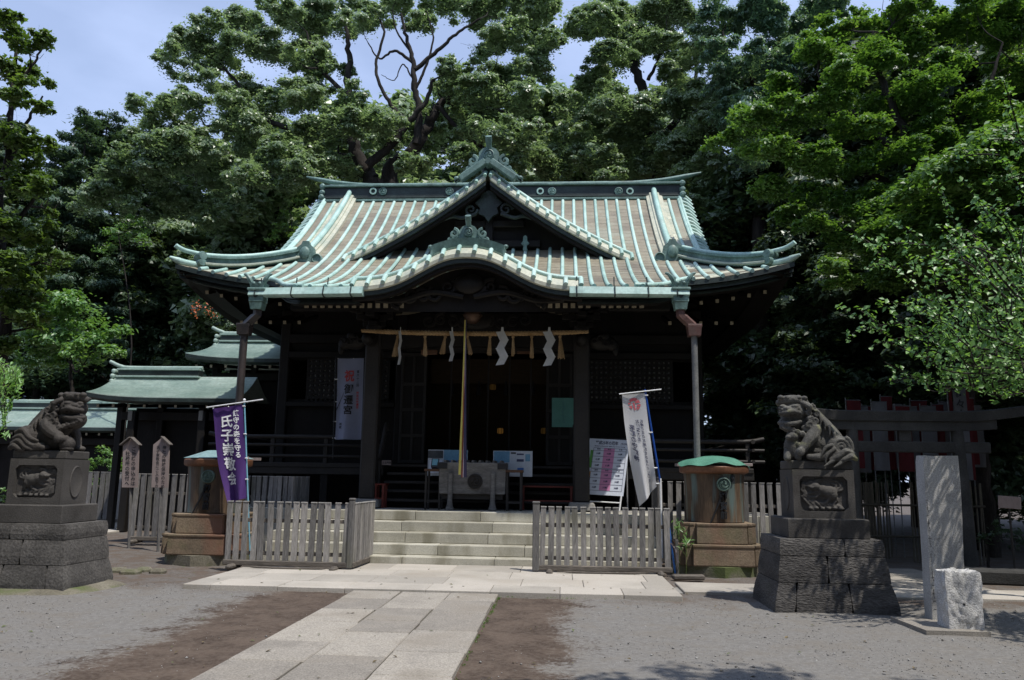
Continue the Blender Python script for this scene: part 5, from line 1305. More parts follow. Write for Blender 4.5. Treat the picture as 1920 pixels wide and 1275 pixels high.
# ---------------------------------------------------------------- small wooden signboards on posts
def kosatsu(u, vtop, vbot, wpx, y_, ub, vb, cols_, label, lean, one_side=False):
    c = PY(u, (vtop+vbot)/2, y_); p0, p1 = PY(u, vtop, y_), PY(u+lean, vbot, y_); W_ = wpx*y_/F_PX; H_ = p0[2]-p1[2]; base = PY(ub, vb, y_)
    t = thing('signboard', (base[0], y_, 0), label, 'signboard', 'wooden notice boards on posts'); ez = unit(p0-p1); ex = V3((1,0,0)); ey = V3((0,1,0))
    m = MB(); m.prism([(-W_/2, 0), (W_/2, 0), (W_/2, H_*.86), (0, H_), (-W_/2, H_*.86)], p1, ex, ez, ey, .03); m.build('board', 'wood_sign', t)
    for s_ in (-1, 1):
        if one_side and s_ < 0: continue
        top = p1+ez*(H_+.035); ang = math.atan2(H_*.14, W_/2); m = MB(); m.box(top+ex*s_*W_*.33-ez*(W_*.33*math.tan(ang))+V3((0,.0,0)), (W_*.78, .13, .028), rot=RY(s_*ang), bev=.006); m.build('board_roof', 'wood_sign_roof', t)
    m = MB(); m.tube([p1+ez*.3+ey*.05, V3((base[0], y_+.05, -.05))], .032, 4); m.build('post', 'wood_fence', t); 
    L_ = MB()
    for chars, xo, zo, size in cols_:
        V_, F_ = glyph_mesh(chars, size, True, 1.03, .015); L_.add([p1+ex*(xo*W_+x)+ez*(H_*zo+y)-ey*.004 for x, y in V_], F_)
    L_.build('lettering', 'letter_black', t, fix=False)
kosatsu(246, 822, 914, 31, 15.8, 239, 1028, (('ご祈祷の申込みは', .20, .83, .098), ('社務所の受付へ', -.18, .73, .098)), 'wooden signboard with complete small gabled roof, left one of the pair', -3)
kosatsu(303, 821, 914, 32, 15.4, 294, 1034, (('神社の神域保持のため', .20, .84, .083), ('氏子崇敬会にご入会下さい', -.18, .84, .075)), 'wooden signboard missing half its small roof, right one of the pair', -4, True)
# ---------------------------------------------------------------- guardian lion-dogs and pedestals
def remesh(mb, name, mat, voxel, parent=None, loc=None, smooth_it=3, kind=None, disp=0.0):
    o = mb.build(name+'_src', mat, None, fix=False); md = o.modifiers.new('r', 'REMESH'); md.mode = 'VOXEL'; md.voxel_size = voxel; md.use_smooth_shade = True
    sm = o.modifiers.new('s', 'SMOOTH'); sm.factor = .5; sm.iterations = smooth_it
    dg = bpy.context.evaluated_depsgraph_get(); me = bpy.data.meshes.new_from_object(o.evaluated_get(dg)); bpy.data.objects.remove(o)
    me.name = name; n = len(me.vertices); co = np.empty(n*3, dtype=np.float32); me.vertices.foreach_get('co', co); co = co.reshape(-1, 3)
    if disp:
        nr = np.empty(n*3, dtype=np.float32); me.vertices.foreach_get('normal', nr); nr = nr.reshape(-1, 3)
        dv = np.array([mnoise.noise(Vector((c*14).tolist()))+.5*mnoise.noise(Vector((c*37).tolist())) for c in co]); co += nr*(dv*disp)[:, None].astype(np.float32)
    root = ROOT[parent] if parent is not None else V3(loc if loc is not None else (0,0,0))
    co -= root.astype(np.float32); me.vertices.foreach_set('co', co.ravel()); me.update()
    me.polygons.foreach_set('use_smooth', [True]*len(me.polygons))
    q = bpy.data.objects.new(name, me); COL.objects.link(q)
    if parent is not None: q.parent = parent
    else: q.location = tuple(map(float, root))
    ROOT[q] = root
    if kind: q['kind'] = kind
    return q
def limb(m, pts, rr, n=10, flat=1.0):
    P = catmull(pts, 5); R_ = np.interp(np.linspace(0, 1, len(P)), np.linspace(0, 1, len(rr)), rr); m.tube(P, R_, n, flat=flat)
    for p, r in ((P[0], R_[0]), (P[-1], R_[-1])): m.ell(p, r, nu=10, nv=6)
def lion(base, f, tall, variant):
    """f=+1 faces right, -1 faces left; local x forward, y towards the back (away from the camera is +)"""
    m = MB(); bx, by, bz = base; k = tall; R = variant == 'right'; up = .07 if R else 0.0
    def Q(x, y, z): return V3((bx+f*x*k, by+y*k, bz+z*k))
    def E(x, y, z, rx, ry, rz, tilt=0.0): m.ell(Q(x, y, z), (rx*k, ry*k, rz*k), rot=RY(-f*tilt), nu=18, nv=10)
    def B_(pts, rr, n=10): limb(m, [Q(*p) for p in pts], [q*k for q in rr], n)
    def curl(x, y, z, r, turns=1.6, start=0.0, tr=None, d=1): scroll(m, Q(x, y, z), r*k, turns, f*d, (1,0,0), (0,.0,1), (tr or r*.3)*k, start=start)
    # solid wedge of a body: rump, back, shoulders, chest, belly
    B_([(-.23,.03,.20),(-.16,.03,.30),(-.05,.02,.43),(.08,.01,.53+up)], [.175,.18,.175,.15], 16)
    B_([(-.12,.0,.16),(.02,.0,.26),(.12,-.01,.38),(.17,-.02,.48+up)], [.16,.165,.16,.13], 16)
    E(.02, .0, .12, .20, .16, .12)
    # haunches
    for sy in (-1, 1):
        E(-.25, sy*.14, .17, .165, .09, .165)
        B_([(-.18,sy*.19,.09),(-.08,sy*.21,.06),(.0,sy*.21,.055)], [.075,.06,.055])
        for t in (-1, 0, 1): E(.045, sy*.21+t*.036, .04, .045, .024, .036)
    if R:    # big spiral on the near haunch
        curl(-.26, -.215, .18, .135, 2.6, 1.2, .030); E(-.26, -.21, .18, .03, .03, .03)
    # sweeping ridges of fur over the near hind leg
    for n_, (a, b_, c, d) in enumerate((((-.36,.235),(-.24,.265),(-.14,.17),(-.03,.125)), ((-.38,.16),(-.25,.19),(-.15,.10),(-.06,.055)), ((-.40,.09),(-.28,.125),(-.18,.05),(-.09,.012)), ((-.42,.03),(-.34,.06),(-.26,.02),(-.20,.005)))):
        if R and n_ < 2: continue
        o_ = -.03 if R else 0
        B_([(a[0],-.21+o_,a[1]),(b_[0],-.245+o_,b_[1]),(c[0],-.255+o_,c[1]),(d[0],-.245+o_,d[1])], [.03,.04,.034,.018], 8)
    if R:
        for a, b_, c in (((-.12,.20),(-.03,.16),(.03,.06)), ((-.15,.15),(-.04,.07),(-.02,-.02)), ((-.22,.06),(-.10,-.01),(.0,-.07)), ((-.30,.05),(-.2,-.03),(-.12,-.08))): B_([(a[0],-.25,a[1]),(b_[0],-.285,b_[1]),(c[0],-.30,c[1])], [.03,.026,.010], 8)
    # tail: bundle of flames lying against the rump
    for n_ in range(5): B_([(-.34,-.12+.06*n_,.08),(-.40,-.12+.06*n_,.16+.01*n_),(-.38,-.10+.05*n_,.25-.015*abs(n_-2)),(-.33,-.09+.05*n_,.29-.02*abs(n_-2))], [.05,.052,.042,.02], 8)
    # hair strands combed down the back and shoulder
    for n_ in range(5):
        x0, z0 = .02-.055*n_, .60-.065*n_+up*.8; B_([(x0,-.10,z0),(x0-.045,-.165,z0-.10),(x0-.035,-.185,z0-.20)], [.024,.026,.009], 7)
    # mane: curls round the head
    rr = random.Random(3 if R else 5)
    for (x, y, z, r) in ((.06,-.15,.62,.05),(.03,-.17,.53,.05),(.06,-.19,.44,.055),(.13,-.20,.38,.055),(.12,-.17,.54,.05),(.12,-.20,.46,.05),(.19,-.19,.34,.045),(.10,.0,.68,.055),(.10,.14,.60,.055),(.02,.08,.62,.055)):
        z += up; E(x, y, z, r*.9, r*.7, r*.9); curl(x, y-r*.62, z, r*.85, 1.5, rr.random()*6, r*.32, rr.choice((-1, 1)))
    # head: heavy brow, deep eyes, blunt nose, open jaw, beard
    hx, hy, hz = .28, -.05, .57+up
    E(hx, hy, hz, .185, .165, .145); E(hx+.03, hy, hz-.15, .16, .14, .13)
    B_([(hx-.13,hy-.06,hz+.125),(hx+.0,hy-.08,hz+.145),(hx+.13,hy-.07,hz+.135),(hx+.19,hy-.05,hz+.11)], [.055,.068,.064,.045], 12)
    E(hx+.03, hy+.04, hz+.13, .17, .12, .05)
    for q in range(5): E(hx-.12+.075*q, hy-.10, hz+.165+.012*math.sin(q*2.2), .042, .05, .035)
    for dx, dy in ((.02,-.165),(.165,-.13)):                                   # eyes under the brow
        E(hx+dx, hy+dy, hz+.055, .048, .03, .026); B_([(hx+dx-.05,hy+dy-.005,hz+.03),(hx+dx,hy+dy-.018,hz+.018),(hx+dx+.05,hy+dy-.0,hz+.03)], [.011,.016,.011], 6)
    E(hx+.12, hy-.155, hz+.025, .05, .045, .036); E(hx+.075, hy-.165, hz+.01, .028, .025, .02); E(hx+.17, hy-.145, hz+.01, .028, .025, .02)   # nose
    B_([(hx-.03,hy-.175,hz-.03),(hx+.06,hy-.19,hz-.015),(hx+.13,hy-.175,hz-.03),(hx+.20,hy-.12,hz-.035)], [.026,.034,.034,.028], 9)          # upper lip
    jd = -.135 if R else -.105
    B_([(hx-.04,hy-.15,hz+jd-.01),(hx+.06,hy-.17,hz+jd-.035),(hx+.15,hy-.14,hz+jd-.03),(hx+.2,hy-.07,hz+jd-.02)], [.026,.034,.034,.028], 9)  # lower lip
    for q in range(4): E(hx+.0+.05*q, hy-.165+.012*q, hz-.055, .012, .012, .02)                                                              # teeth
    for q in range(5): E(hx+.17-.055*q, hy-.11-.012*q, hz+jd-.075-.022*q, .045, .05, .04); curl(hx+.17-.055*q, hy-.155-.012*q, hz+jd-.075-.022*q, .03, 1.2, q, .011)
    B_([(hx-.10,hy-.13,hz+.10),(hx-.165,hy-.16,hz+.05),(hx-.17,hy-.16,hz-.02)], [.035,.042,.018], 8)                                           # ear
    # forelegs
    if R:
        B_([(.06,-.18,.40),(.10,-.22,.32),(.17,-.24,.24),(.24,-.25,.15)], [.09,.085,.07,.06])
        for t in (-1, 0, 1): E(.275, -.255+t*.044, .115, .05, .027, .055)
        B_([(.15,.14,.36),(.22,.15,.2),(.24,.15,.05)], [.08,.06,.06]); E(.28, .15, .04, .08, .06, .04)
        E(.34, -.13, .17, .10, .10, .16); E(.335, -.17, .31, .085, .085, .075); E(.40, -.21, .295, .042, .045, .032); E(.28, -.2, .365, .03, .03, .03); E(.37, -.23, .325, .018, .018, .018)   # cub
        B_([(.30,-.18,.14),(.29,-.22,.04)], [.05,.045]); B_([(.40,-.15,.13),(.42,-.19,.03)], [.05,.045]); B_([(.30,-.2,.22),(.24,-.25,.18)], [.035,.03])
        B_([(-.05,-.22,.06),(.06,-.26,.045),(.17,-.26,.05)], [.055,.05,.036])
    else:
        B_([(.03,-.17,.36),(.07,-.21,.30),(.16,-.235,.235),(.25,-.24,.19)], [.09,.088,.074,.062])
        for t in (-1, 0, 1, 2): E(.285+.016*t, -.265+t*.036, .155, .05, .026, .052)
        E(.315, -.15, .095, .10, .095, .095); E(.315, -.15, .03, .09, .085, .03)
        B_([(.16,.14,.36),(.24,.15,.2),(.26,.15,.05)], [.08,.06,.06]); E(.30, .15, .04, .08, .06, .04)
    return m
def relief(parent, x0, x1, y, z0, z1, f):
    """carved animal in shallow relief on the front panel"""
    m = MB(); cx, cz = (x0+x1)/2, (z0+z1)/2; w_, h_ = (x1-x0)/2, (z1-z0)/2
    def Q(a, b_, c=0): return V3((cx+f*a*w_, y-c, cz+b_*h_))
    m.box((cx, y+.03, cz), (w_*2, .05, h_*2))
    def E(a, b_, ra, rb, c=.02): m.ell(Q(a, b_, .01), (ra*w_, c*1.3, rb*h_), nu=12, nv=6)
    E(-.22,.12,.36,.34,.045); E(.02,.22,.28,.28,.04); E(.30,.38,.2,.24,.05); E(.46,.34,.14,.12,.045); E(-.40,-.05,.2,.3,.04)
    for pts in (((-.4,-.1),(-.55,-.35),(-.42,-.52)), ((-.25,-.1),(-.18,-.4),(-.02,-.5)), ((.1,.05),(.3,-.18),(.52,-.2)), ((.18,.1),(.42,.05),(.6,-.0))): limb(m, [Q(a, b_, .012) for a, b_ in pts], [.1*w_,.07*w_,.05*w_], 7)
    for pts in (((-.5,.2),(-.72,.4),(-.62,.7),(-.4,.74)), ((-.55,.15),(-.8,.25),(-.8,.6)), ((-.48,.25),(-.55,.5),(-.36,.58))): limb(m, [Q(a, b_, .01) for a, b_ in pts], [.05*w_,.05*w_,.02*w_], 7)
    rr = random.Random(int(f)+9)
    for i in range(16): scroll(m, Q(rr.uniform(.35,.85), rr.uniform(-.85,.6), .006), rr.uniform(.08,.13)*w_, 1.4, rr.choice((-1,1)), (1,0,0), (0,0,1), .016, start=rr.random()*6)
    for i in range(7): limb(m, [Q(-.85+.22*i,-.85,.004), Q(-.6+.22*i,-.68+.04*i,.008), Q(-.3+.2*i,-.62+.08*i,.004)], [.012,.018,.008], 6)
    for i in range(6): E(-.7+.25*i, -.84+.05*rr.random(), .09, .09, .03)
    for i in range(5): scroll(m, Q(.12+.13*i, .72-.05*i, .006), .09*w_, 1.3, 1, (1,0,0), (0,0,1), .014, start=i)
    return remesh(m, 'relief', 'pedestal_stone', .009, parent, smooth_it=1)
surf('chisel_stone', [(.050,.047,.045),(.078,.073,.069),(.11,.103,.096)], 2.0, .92, 22, .34, .9, spec=.3, attr=.25, stretch=(1.0,1.0,2.6), rot=(0, RAD(38), 0), bdist=.035, moss=((.10,.105,.05), 1.2, (1,1,1), .62, .8, .5))
def pedestal(x0, y0, f, label, statue_label, variant):
    """x0: inner front corner of the base; f=+1: body extends to -x (left dog), f=-1: to +x (right dog)"""
    Wb, Db = 1.50, 1.16; cx = x0-f*Wb/2; cy = y0+Db/2
    t = thing('statue_pedestal', (cx, cy, 0), label, 'pedestal', 'stone pedestals of the guardian dogs')
    zc = [-.03, .33, .645, .85]
    sc = lambda z: 1.0 - .165*(1-(1-min(max(z, 0)/.85, 1))**1.7)
    for r in range(3):
        cuts = ([0, .17, .62, 1], [0, .45, 1], [0, .62, 1])[r] if f < 0 else ([0, .40, .83, 1], [0, .55, 1], [0, .4, 1])[r]
        for i in range(len(cuts)-1):
            lay = np.linspace(zc[r]+.004, zc[r+1]-.004, 4); m = MB(); g = .004; vs_ = []
            for z in lay:
                s_ = sc(z); jx = 0
                xa, xb = cx+(-.5+cuts[i])*Wb*s_+g, cx+(-.5+cuts[i+1])*Wb*s_-g; ya, yb_ = cy-Db/2*s_, cy+Db/2*s_
                b_ = .012 if z in (lay[0], lay[-1]) else 0
                vs_ += [(xa+b_, ya+b_, z), (xb-b_, ya+b_, z), (xb-b_, yb_-b_, z), (xa+b_, yb_-b_, z)]
            fs = [(4*a+j, 4*a+(j+1) % 4, 4*a+4+(j+1) % 4, 4*a+4+j) for a in range(3) for j in range(4)]+[(3,2,1,0),(12,13,14,15)]
            m.add(vs_, fs); o = m.build('base_block', 'chisel_stone' if f < 0 else 'lava_stone', t); stone_mesh_attr(o, rng.random())
    m = MB(); m.box((cx, cy, .965), (1.0, .80, .24), bev=.012); m.build('plinth', 'pedestal_stone', t)
    bw, bd, z0, z1 = .76, .58, 1.085, 1.69
    m = MB(); m.box((cx, cy+.02, (z0+z1)/2), (bw-.06, bd-.08, z1-z0)); core_ = m.build('die', 'pedestal_stone', t)
    yf = cy-bd/2
    rx0, rx1, rz0, rz1 = cx-bw/2+.085, cx+bw/2-.085, z0+.09, z1-.085
    # frame round the recessed panel (chamfered corners)
    c_ = .05; inner = [(rx0+c_, rz0), (rx1-c_, rz0), (rx1, rz0+c_), (rx1, rz1-c_), (rx1-c_, rz1), (rx0+c_, rz1), (rx0, rz1-c_), (rx0, rz0+c_)]
    outer = [(cx-bw/2+.12, z0), (cx+bw/2-.12, z0), (cx+bw/2, z0+.12), (cx+bw/2, z1-.12), (cx+bw/2-.12, z1), (cx-bw/2+.12, z1), (cx-bw/2, z1-.12), (cx-bw/2, z0+.12)]
    m = MB(); n = 8
    m.add([(x, yf, z) for x, z in inner]+[(x, yf, z) for x, z in outer]+[(x, yf+.055, z) for x, z in inner]+[(cx-bw/2, yf, z0), (cx+bw/2, yf, z0), (cx+bw/2, yf, z1), (cx-bw/2, yf, z1)],
          [(i, (i+1) % n, n+(i+1) % n, n+i) for i in range(n)]+[(2*n+i, 2*n+(i+1) % n, (i+1) % n, i) for i in range(n)]+[(24, n+0, n+7), (n+1, 25, n+2), (n+3, 26, n+4), (n+5, 27, n+6)])
    for s_ in (-1, 1): m.box((cx+s_*(bw/2-.02), cy, (z0+z1)/2), (.04, bd-.002, z1-z0-.002))
    m.box((cx, cy, z1-.03), (bw-.07, bd-.004, .058)); m.box((cx, cy, z0+.03), (bw-.07, bd-.004, .058))
    m.build('die_frame', 'pedestal_stone', t, fix=False)
    relief(t, rx0-.005, rx1+.005, yf+.048, rz0-.005, rz1+.005, f)
    xs_ = cx+f*(bw/2+.001); m = MB(); m.lathe([(.002,.0),(.13,.0),(.165,.012),(.175,.0)], (xs_, cy, (z0+z1)/2), 24, rot=np.stack([V3((0,.75,0)), V3((0,0,1.25)), V3((f,0,0))], 1), cap=False); m.build('medallion', 'pedestal_stone', t, smooth=40, fix=False)
    m = MB(); m.box((cx, cy, 1.747), (.76, .53, .112), bev=.012); m.build('statue_slab', 'pedestal_stone', t)
    # the stone dog
    mb_ = lion((cx-f*.01, cy-.02, 1.80), f, 1.04 if f > 0 else 1.0, variant)
    o = remesh(mb_, 'guardian_dog_statue', 'lion_stone_lichen' if f < 0 else 'lion_stone', .0082, None, (cx, cy, 1.80), 1, disp=.003); tag(o, statue_label, 'statue', 'stone guardian dogs')
pedestal(-6.33, 9.94, 1, 'tall grey stone pedestal with carved animal panel, at the left edge', 'brown stone guardian lion-dog facing right on the left pedestal', 'left')
pedestal(2.53, 9.96, -1, 'tall dark stone pedestal with chiselled base and carved panel, at right', 'stone guardian lion-dog with cub facing left on the right pedestal', 'right')
# moss and cement skirt round the left pedestal
m = MB()
ring = np.linspace(0, 2*math.pi, 40)
m.grid([[(-7.08+math.copysign(abs(math.cos(a))**.5, math.cos(a))*(.78+r*(1+.35*math.sin(a*5))), 10.52+math.copysign(abs(math.sin(a))**.5, math.sin(a))*(.60+r*(1+.3*math.cos(a*4))), h) for a in ring] for r, h in ((0,.045),(.05,.035),(.13,.012),(.2,-.03))])
o = m.build('cement_skirt', 'tank_slab', smooth=True, fix=False, loc=(-7.08, 10.52, 0)); tag(o, 'crumbling mossy cement skirt round the foot of the left pedestal', 'skirt')

# ---------------------------------------------------------------- stone post, rough block, slab
p = PZ(1770, 1178, 0); st = thing('stone_post', (4.27, 9.45, 0), 'tall pale granite post with a drilled hole near the top, right of the right pedestal', 'stone post')
m = MB(); lay = []; n = 9; rr = np.random.default_rng(5)
pts = [(-1,-1),(-.33,-1.02),(.33,-1.01),(1,-1),(1.01,0),(1,1),(0,1.01),(-1,1),(-1.01,0)]
zs_ = [-.05,.3,.7,1.1,1.5,1.78,1.855]
for i, z in enumerate(zs_):
    g = 1.0 if i < 6 else .955; f_ = 1.0 + .05*z/1.85
    lay.append([(4.30+.02*z+x*.188*g*f_+rr.normal(0,.004), 9.48+y*.10*g+rr.normal(0,.003), z+(rr.normal(0,.006) if i == 6 else 0)) for x, y in pts])
m.add([q for l in lay for q in l], [(i*n+j, i*n+(j+1) % n, (i+1)*n+(j+1) % n, (i+1)*n+j) for i in range(len(zs_)-1) for j in range(n)]+[tuple((len(zs_)-1)*n+j for j in range(n))]); m.build('post_shaft', 'pillar_stone', st, smooth=25)
h = PY(1771, 893, 9.36); m = MB(); m.lathe([(.018,.004),(.022,.0),(.018,-.004),(.002,-.004)], (h[0], 9.382, h[2]), 14, rot=RX(RAD(90)), cap=False); m.build('drill_hole', 'plastic_black', st)
m = MB(); 
for k in range(15): m.tube([(4.13, 9.378, 1.35-.085*k), (4.16, 9.378, 1.35-.085*k)], .003, 4)
for k in range(6): m.tube([(4.145, 9.378, 1.33-.19*k), (4.143, 9.378, 1.25-.19*k), (4.155, 9.378, 1.22-.19*k)], .0035, 4)
m.build('worn_inscription', 'lava_stone', st)
def rock(c, size, seed, mat, name, loc, rough=.06, cube=.75, sub=5, flat_back=False):
    bm = bmesh.new(); bmesh.ops.create_cube(bm, size=2); bmesh.ops.subdivide_edges(bm, edges=bm.edges, cuts=sub*4, use_grid_fill=True)
    for v in bm.verts:
        q = v.co.copy(); q = q.lerp(q.normalized()*1.2, 1-cube); nz = mnoise.fractal(q*1.6+Vector((seed, seed*2, 0)), 1.0, 2.0, 5); w_ = mnoise.noise(q*5+Vector((seed, 0, 0)))
        k = 1.0 if q.y < -.3 else .35
        q += q.normalized()*(nz*rough*1.6+w_*rough*.5)*k; v.co = Vector((q.x*size[0]/2, q.y*size[1]/2, q.z*size[2]/2))+Vector(c)-Vector(loc)
    me = bpy.data.meshes.new(name); bm.to_mesh(me); bm.free(); me.materials.append(MAT[mat]); me.polygons.foreach_set('use_smooth', [True]*len(me.polygons)); me.set_sharp_from_angle(angle=RAD(35))
    o = bpy.data.objects.new(name, me); COL.objects.link(o); o.location = loc; ROOT[o] = V3(loc); return o
o = rock((4.215, 8.97, .325), (.36, .27, .61), 3.3, 'rough_stone', 'rough_stone_block', (4.17, 8.98, .04), rough=.13, cube=.92); tag(o, 'short rough-hewn pale stone block in front of the tall stone post', 'stone block')
h = PY(1808, 1133, 8.83); m = MB(); m.ell((h[0], 8.84, h[2]), (.018,.02,.018)); q = m.build('drill_hole', 'plastic_black', o)
m = MB(); m.prism([(-.42,-.40),(.22,-.40),(.27,.42),(-.46,.40)], (4.17, 9.12, -.02), (1,0,0), (0,1,0), (0,0,1), .065); o = m.build('base_slab', 'granite_path', loc=(4.17, 9.12, 0)); stone_mesh_attr(o, .3); tag(o, 'thin pale stone slab under the rough block', 'slab')

# ---------------------------------------------------------------- small torii, banners, bamboo fence on the right
TY = 15.0
tor = thing('stone_torii', (PY(1696, 900, TY)[0], TY, 0), 'small grey stone torii gate standing in the shade behind the right pedestal', 'torii gate')
xl, xr = PY(1600, 850, TY)[0], PY(1797, 850, TY)[0]; xc = (xl+xr)/2
zk = PY(1696, 790, TY)[2]; zn = PY(1696, 838, TY)[2]
for x, s_ in ((xl, 1), (xr, -1)): m = MB(); m.tube([(x-s_*.06, TY, -.05), (x, TY, zk)], [.125,.105], 14); m.build('pillar', 'torii_stone', tor, smooth=50)
m = MB(); L_ = 2.25; m.grid([[(xc+t*L_, TY+a, zk+b_+.33*max(0, abs(t)-.45)**1.6) for a, b_ in ((-.13,.0),(-.15,.17),(0,.20),(.15,.17),(.13,0),(-.13,0))] for t in np.linspace(-1, 1, 25)]); 
for t in (-1, 1): m.add([(xc+t*L_, TY+a, zk+b_+.33*.55**1.6) for a, b_ in ((-.13,.0),(-.15,.17),(0,.20),(.15,.17),(.13,0))], [(0,1,2,3,4)])
m.build('top_lintel', 'torii_stone', tor, fix=False)
m = MB(); L_ = 1.62; m.grid([[(xc+t*L_, TY+a, zk-.004+b_+.10*max(0, abs(t)-.45)**1.6) for a, b_ in ((-.10,-.17),(-.10,0),(.10,0),(.10,-.17),(-.10,-.17))] for t in np.linspace(-1, 1, 17)])
for t in (-1, 1): m.add([(xc+t*L_, TY+a, zk-.004+b_+.10*.55**1.6) for a, b_ in ((-.10,-.17),(-.10,0),(.10,0),(.10,-.17))], [(0,1,2,3)])
m.build('second_lintel', 'torii_stone', tor, fix=False)
m = MB(); m.box((xc, TY, zn), (3.0, .13, .20), bev=.012); m.build('tie_beam', 'torii_stone', tor)
m = MB(); m.box((xc, TY, (zn+.1+zk-.17)/2), (.22, .11, zk-zn-.27), bev=.01); m.build('centre_strut', 'torii_stone', tor)
# rows of red and white banners behind the torii
rr = random.Random(12)
us = [1600,1616,1632,1648,1662,1678,1692,1708,1722,1740,1758,1776,1812,1828]
for i, u in enumerate(us):
    yy = 17.2+.25*(i % 3); v0 = 758-(8 if i % 4 == 0 else 0)+rr.randint(-6, 6); v1 = 878+rr.randint(-8, 10); w_ = (.19, .15, .21)[i % 3]
    p, q = PY(u, v0, yy), PY(u, v1, yy); white = i % 2 == 1
    t = thing('votive_banner', (p[0], yy, 0), '%s votive banner hanging behind the torii, %s from the left in the row' % ('narrow white' if white else 'red', ('first','second','third','fourth','fifth','sixth','seventh','eighth','ninth','tenth','eleventh','twelfth','thirteenth','last')[i]), 'banner', 'red and white votive banners behind the torii')
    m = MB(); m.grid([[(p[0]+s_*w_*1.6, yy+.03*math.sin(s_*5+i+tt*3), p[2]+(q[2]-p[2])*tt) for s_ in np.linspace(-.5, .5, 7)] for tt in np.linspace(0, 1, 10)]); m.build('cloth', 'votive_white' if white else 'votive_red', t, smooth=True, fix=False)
    m = MB(); m.tube([(p[0]-w_*.82, yy+.03, p[2]+.06), (p[0]-w_*.82, yy+.03, 0)], .012, 6); m.build('pole', 'pipe_grey', t, smooth=50)
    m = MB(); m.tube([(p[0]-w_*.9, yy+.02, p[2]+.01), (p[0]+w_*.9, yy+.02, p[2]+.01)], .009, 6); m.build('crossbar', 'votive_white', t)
yy = 16.6; p, q = PY(1797, 722, yy), PY(1797, 900, yy)
t = thing('votive_banner', (p[0], yy, 0), 'white votive banner with red side borders and black writing rising above the torii lintel', 'banner', 'red and white votive banners behind the torii')
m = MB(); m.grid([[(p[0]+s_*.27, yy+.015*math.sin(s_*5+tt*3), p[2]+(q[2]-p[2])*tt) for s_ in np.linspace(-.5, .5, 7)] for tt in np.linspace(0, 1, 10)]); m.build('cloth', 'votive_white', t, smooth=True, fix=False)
for s_ in (-1, 1): m = MB(); m.grid([[(p[0]+s_*(.135+.07*k), yy+.02, p[2]+(q[2]-p[2])*tt) for k in (0, 1)] for tt in np.linspace(0, 1, 10)]); m.build('border', 'votive_red', t, fix=False)
V_, F_ = glyph_mesh('佐々木', .2, True, 1.1, .02); m = MB(); m.add([(p[0]+x, yy-.025, p[2]-.08+y) for x, y in V_], F_); m.build('lettering', 'letter_black', t, fix=False)
m = MB(); m.tube([(p[0]-.22, yy+.04, p[2]+.05), (p[0]-.22, yy+.04, 0)], .012, 6); m.build('pole', 'pipe_grey', t)
# bamboo screen
bf = thing('bamboo_screen', (PY(1700, 1000, 16.2)[0], 16.2, 0), 'dark bamboo screen fence behind the torii', 'fence')
sm = MB(); sm.tube([(0,0,0),(0,0,1.55)], .016, 6); me = sm.mesh('bamboo_cane'); me.materials.append(MAT['bamboo']); me.attributes.new('rnd', 'FLOAT', 'FACE').data.foreach_set('value', np.full(len(me.polygons), .5, dtype=np.float32))
x = PY(1590, 1000, 16.2)[0]; x1_ = PY(1850, 1000, 16.2)[0]; r0 = ROOT[bf]
while x < x1_:
    if not (xl+.45 < x*15.0/16.2 < xr-.95):
        o = bpy.data.objects.new('bamboo_cane', me); COL.objects.link(o); o.parent = bf; o.location = (x-r0[0], rr.gauss(0,.006), rr.gauss(0,.02)); o.rotation_euler = (0, rr.gauss(0,.01), 0)
    else:
        o = bpy.data.objects.new('bamboo_cane', me); COL.objects.link(o); o.parent = bf; o.location = (x-r0[0], .9+rr.gauss(0,.006), rr.gauss(0,.02))
    x += .062
for z in (.5, 1.1): m = MB(); m.tube([(PY(1590,1000,16.2)[0], 16.17, z), (x1_, 16.17, z)], .022, 6); m.build('bamboo_rail', 'bamboo', bf)
# orange strips tied to a thin post behind the right dog
p = PY(1578, 905, 11.6); t = thing('tied_strips', (p[0], 11.6, 0), 'thin post with orange strips tied to it behind the right guardian dog', 'post')
m = MB(); m.tube([(p[0], 11.6, 0), (p[0], 11.6, 1.95)], .014, 6); m.build('post', 'wood_leg', t)
for v in (840, 928):
    q = PY(1578, v, 11.58); m = MB()
    for i in range(9): a = i*.8; limb(m, [q, q+V3((.06*math.cos(a)+.03, -.03+.03*math.sin(a), .03*math.sin(i*2))), q+V3((.10*math.cos(a)+.05, -.02, -.07-.02*i*.5))], [.012,.018,.01], 5)
    m.build('orange_strip', 'orange_cloth', t, smooth=True)
# stone edge and a small faded sign at the far right
m = MB(); m.box((7.3, 13.2, .10), (2.6, .5, .22), rot=RZ(-.2), bev=.03); o = m.build('stone_kerb', 'torii_stone', loc=(7.3, 13.2, 0)); tag(o, 'low dark stone kerb at the right edge', 'kerb')
p = PY(1893, 942, 13.6); t = thing('small_sign', (p[0], 13.6, 0), 'small faded pinkish sign on a stake at the right edge in the shade', 'sign')
m = MB(); m.box((p[0], 13.6, p[2]), (.36, .02, .2), rot=RY(.06), bev=.004); m.build('panel', 'wood_sign', t); m = MB(); m.tube([(p[0], 13.63, p[2]), (p[0], 13.63, 0)], .018, 6); m.build('stake', 'wood_leg', t)

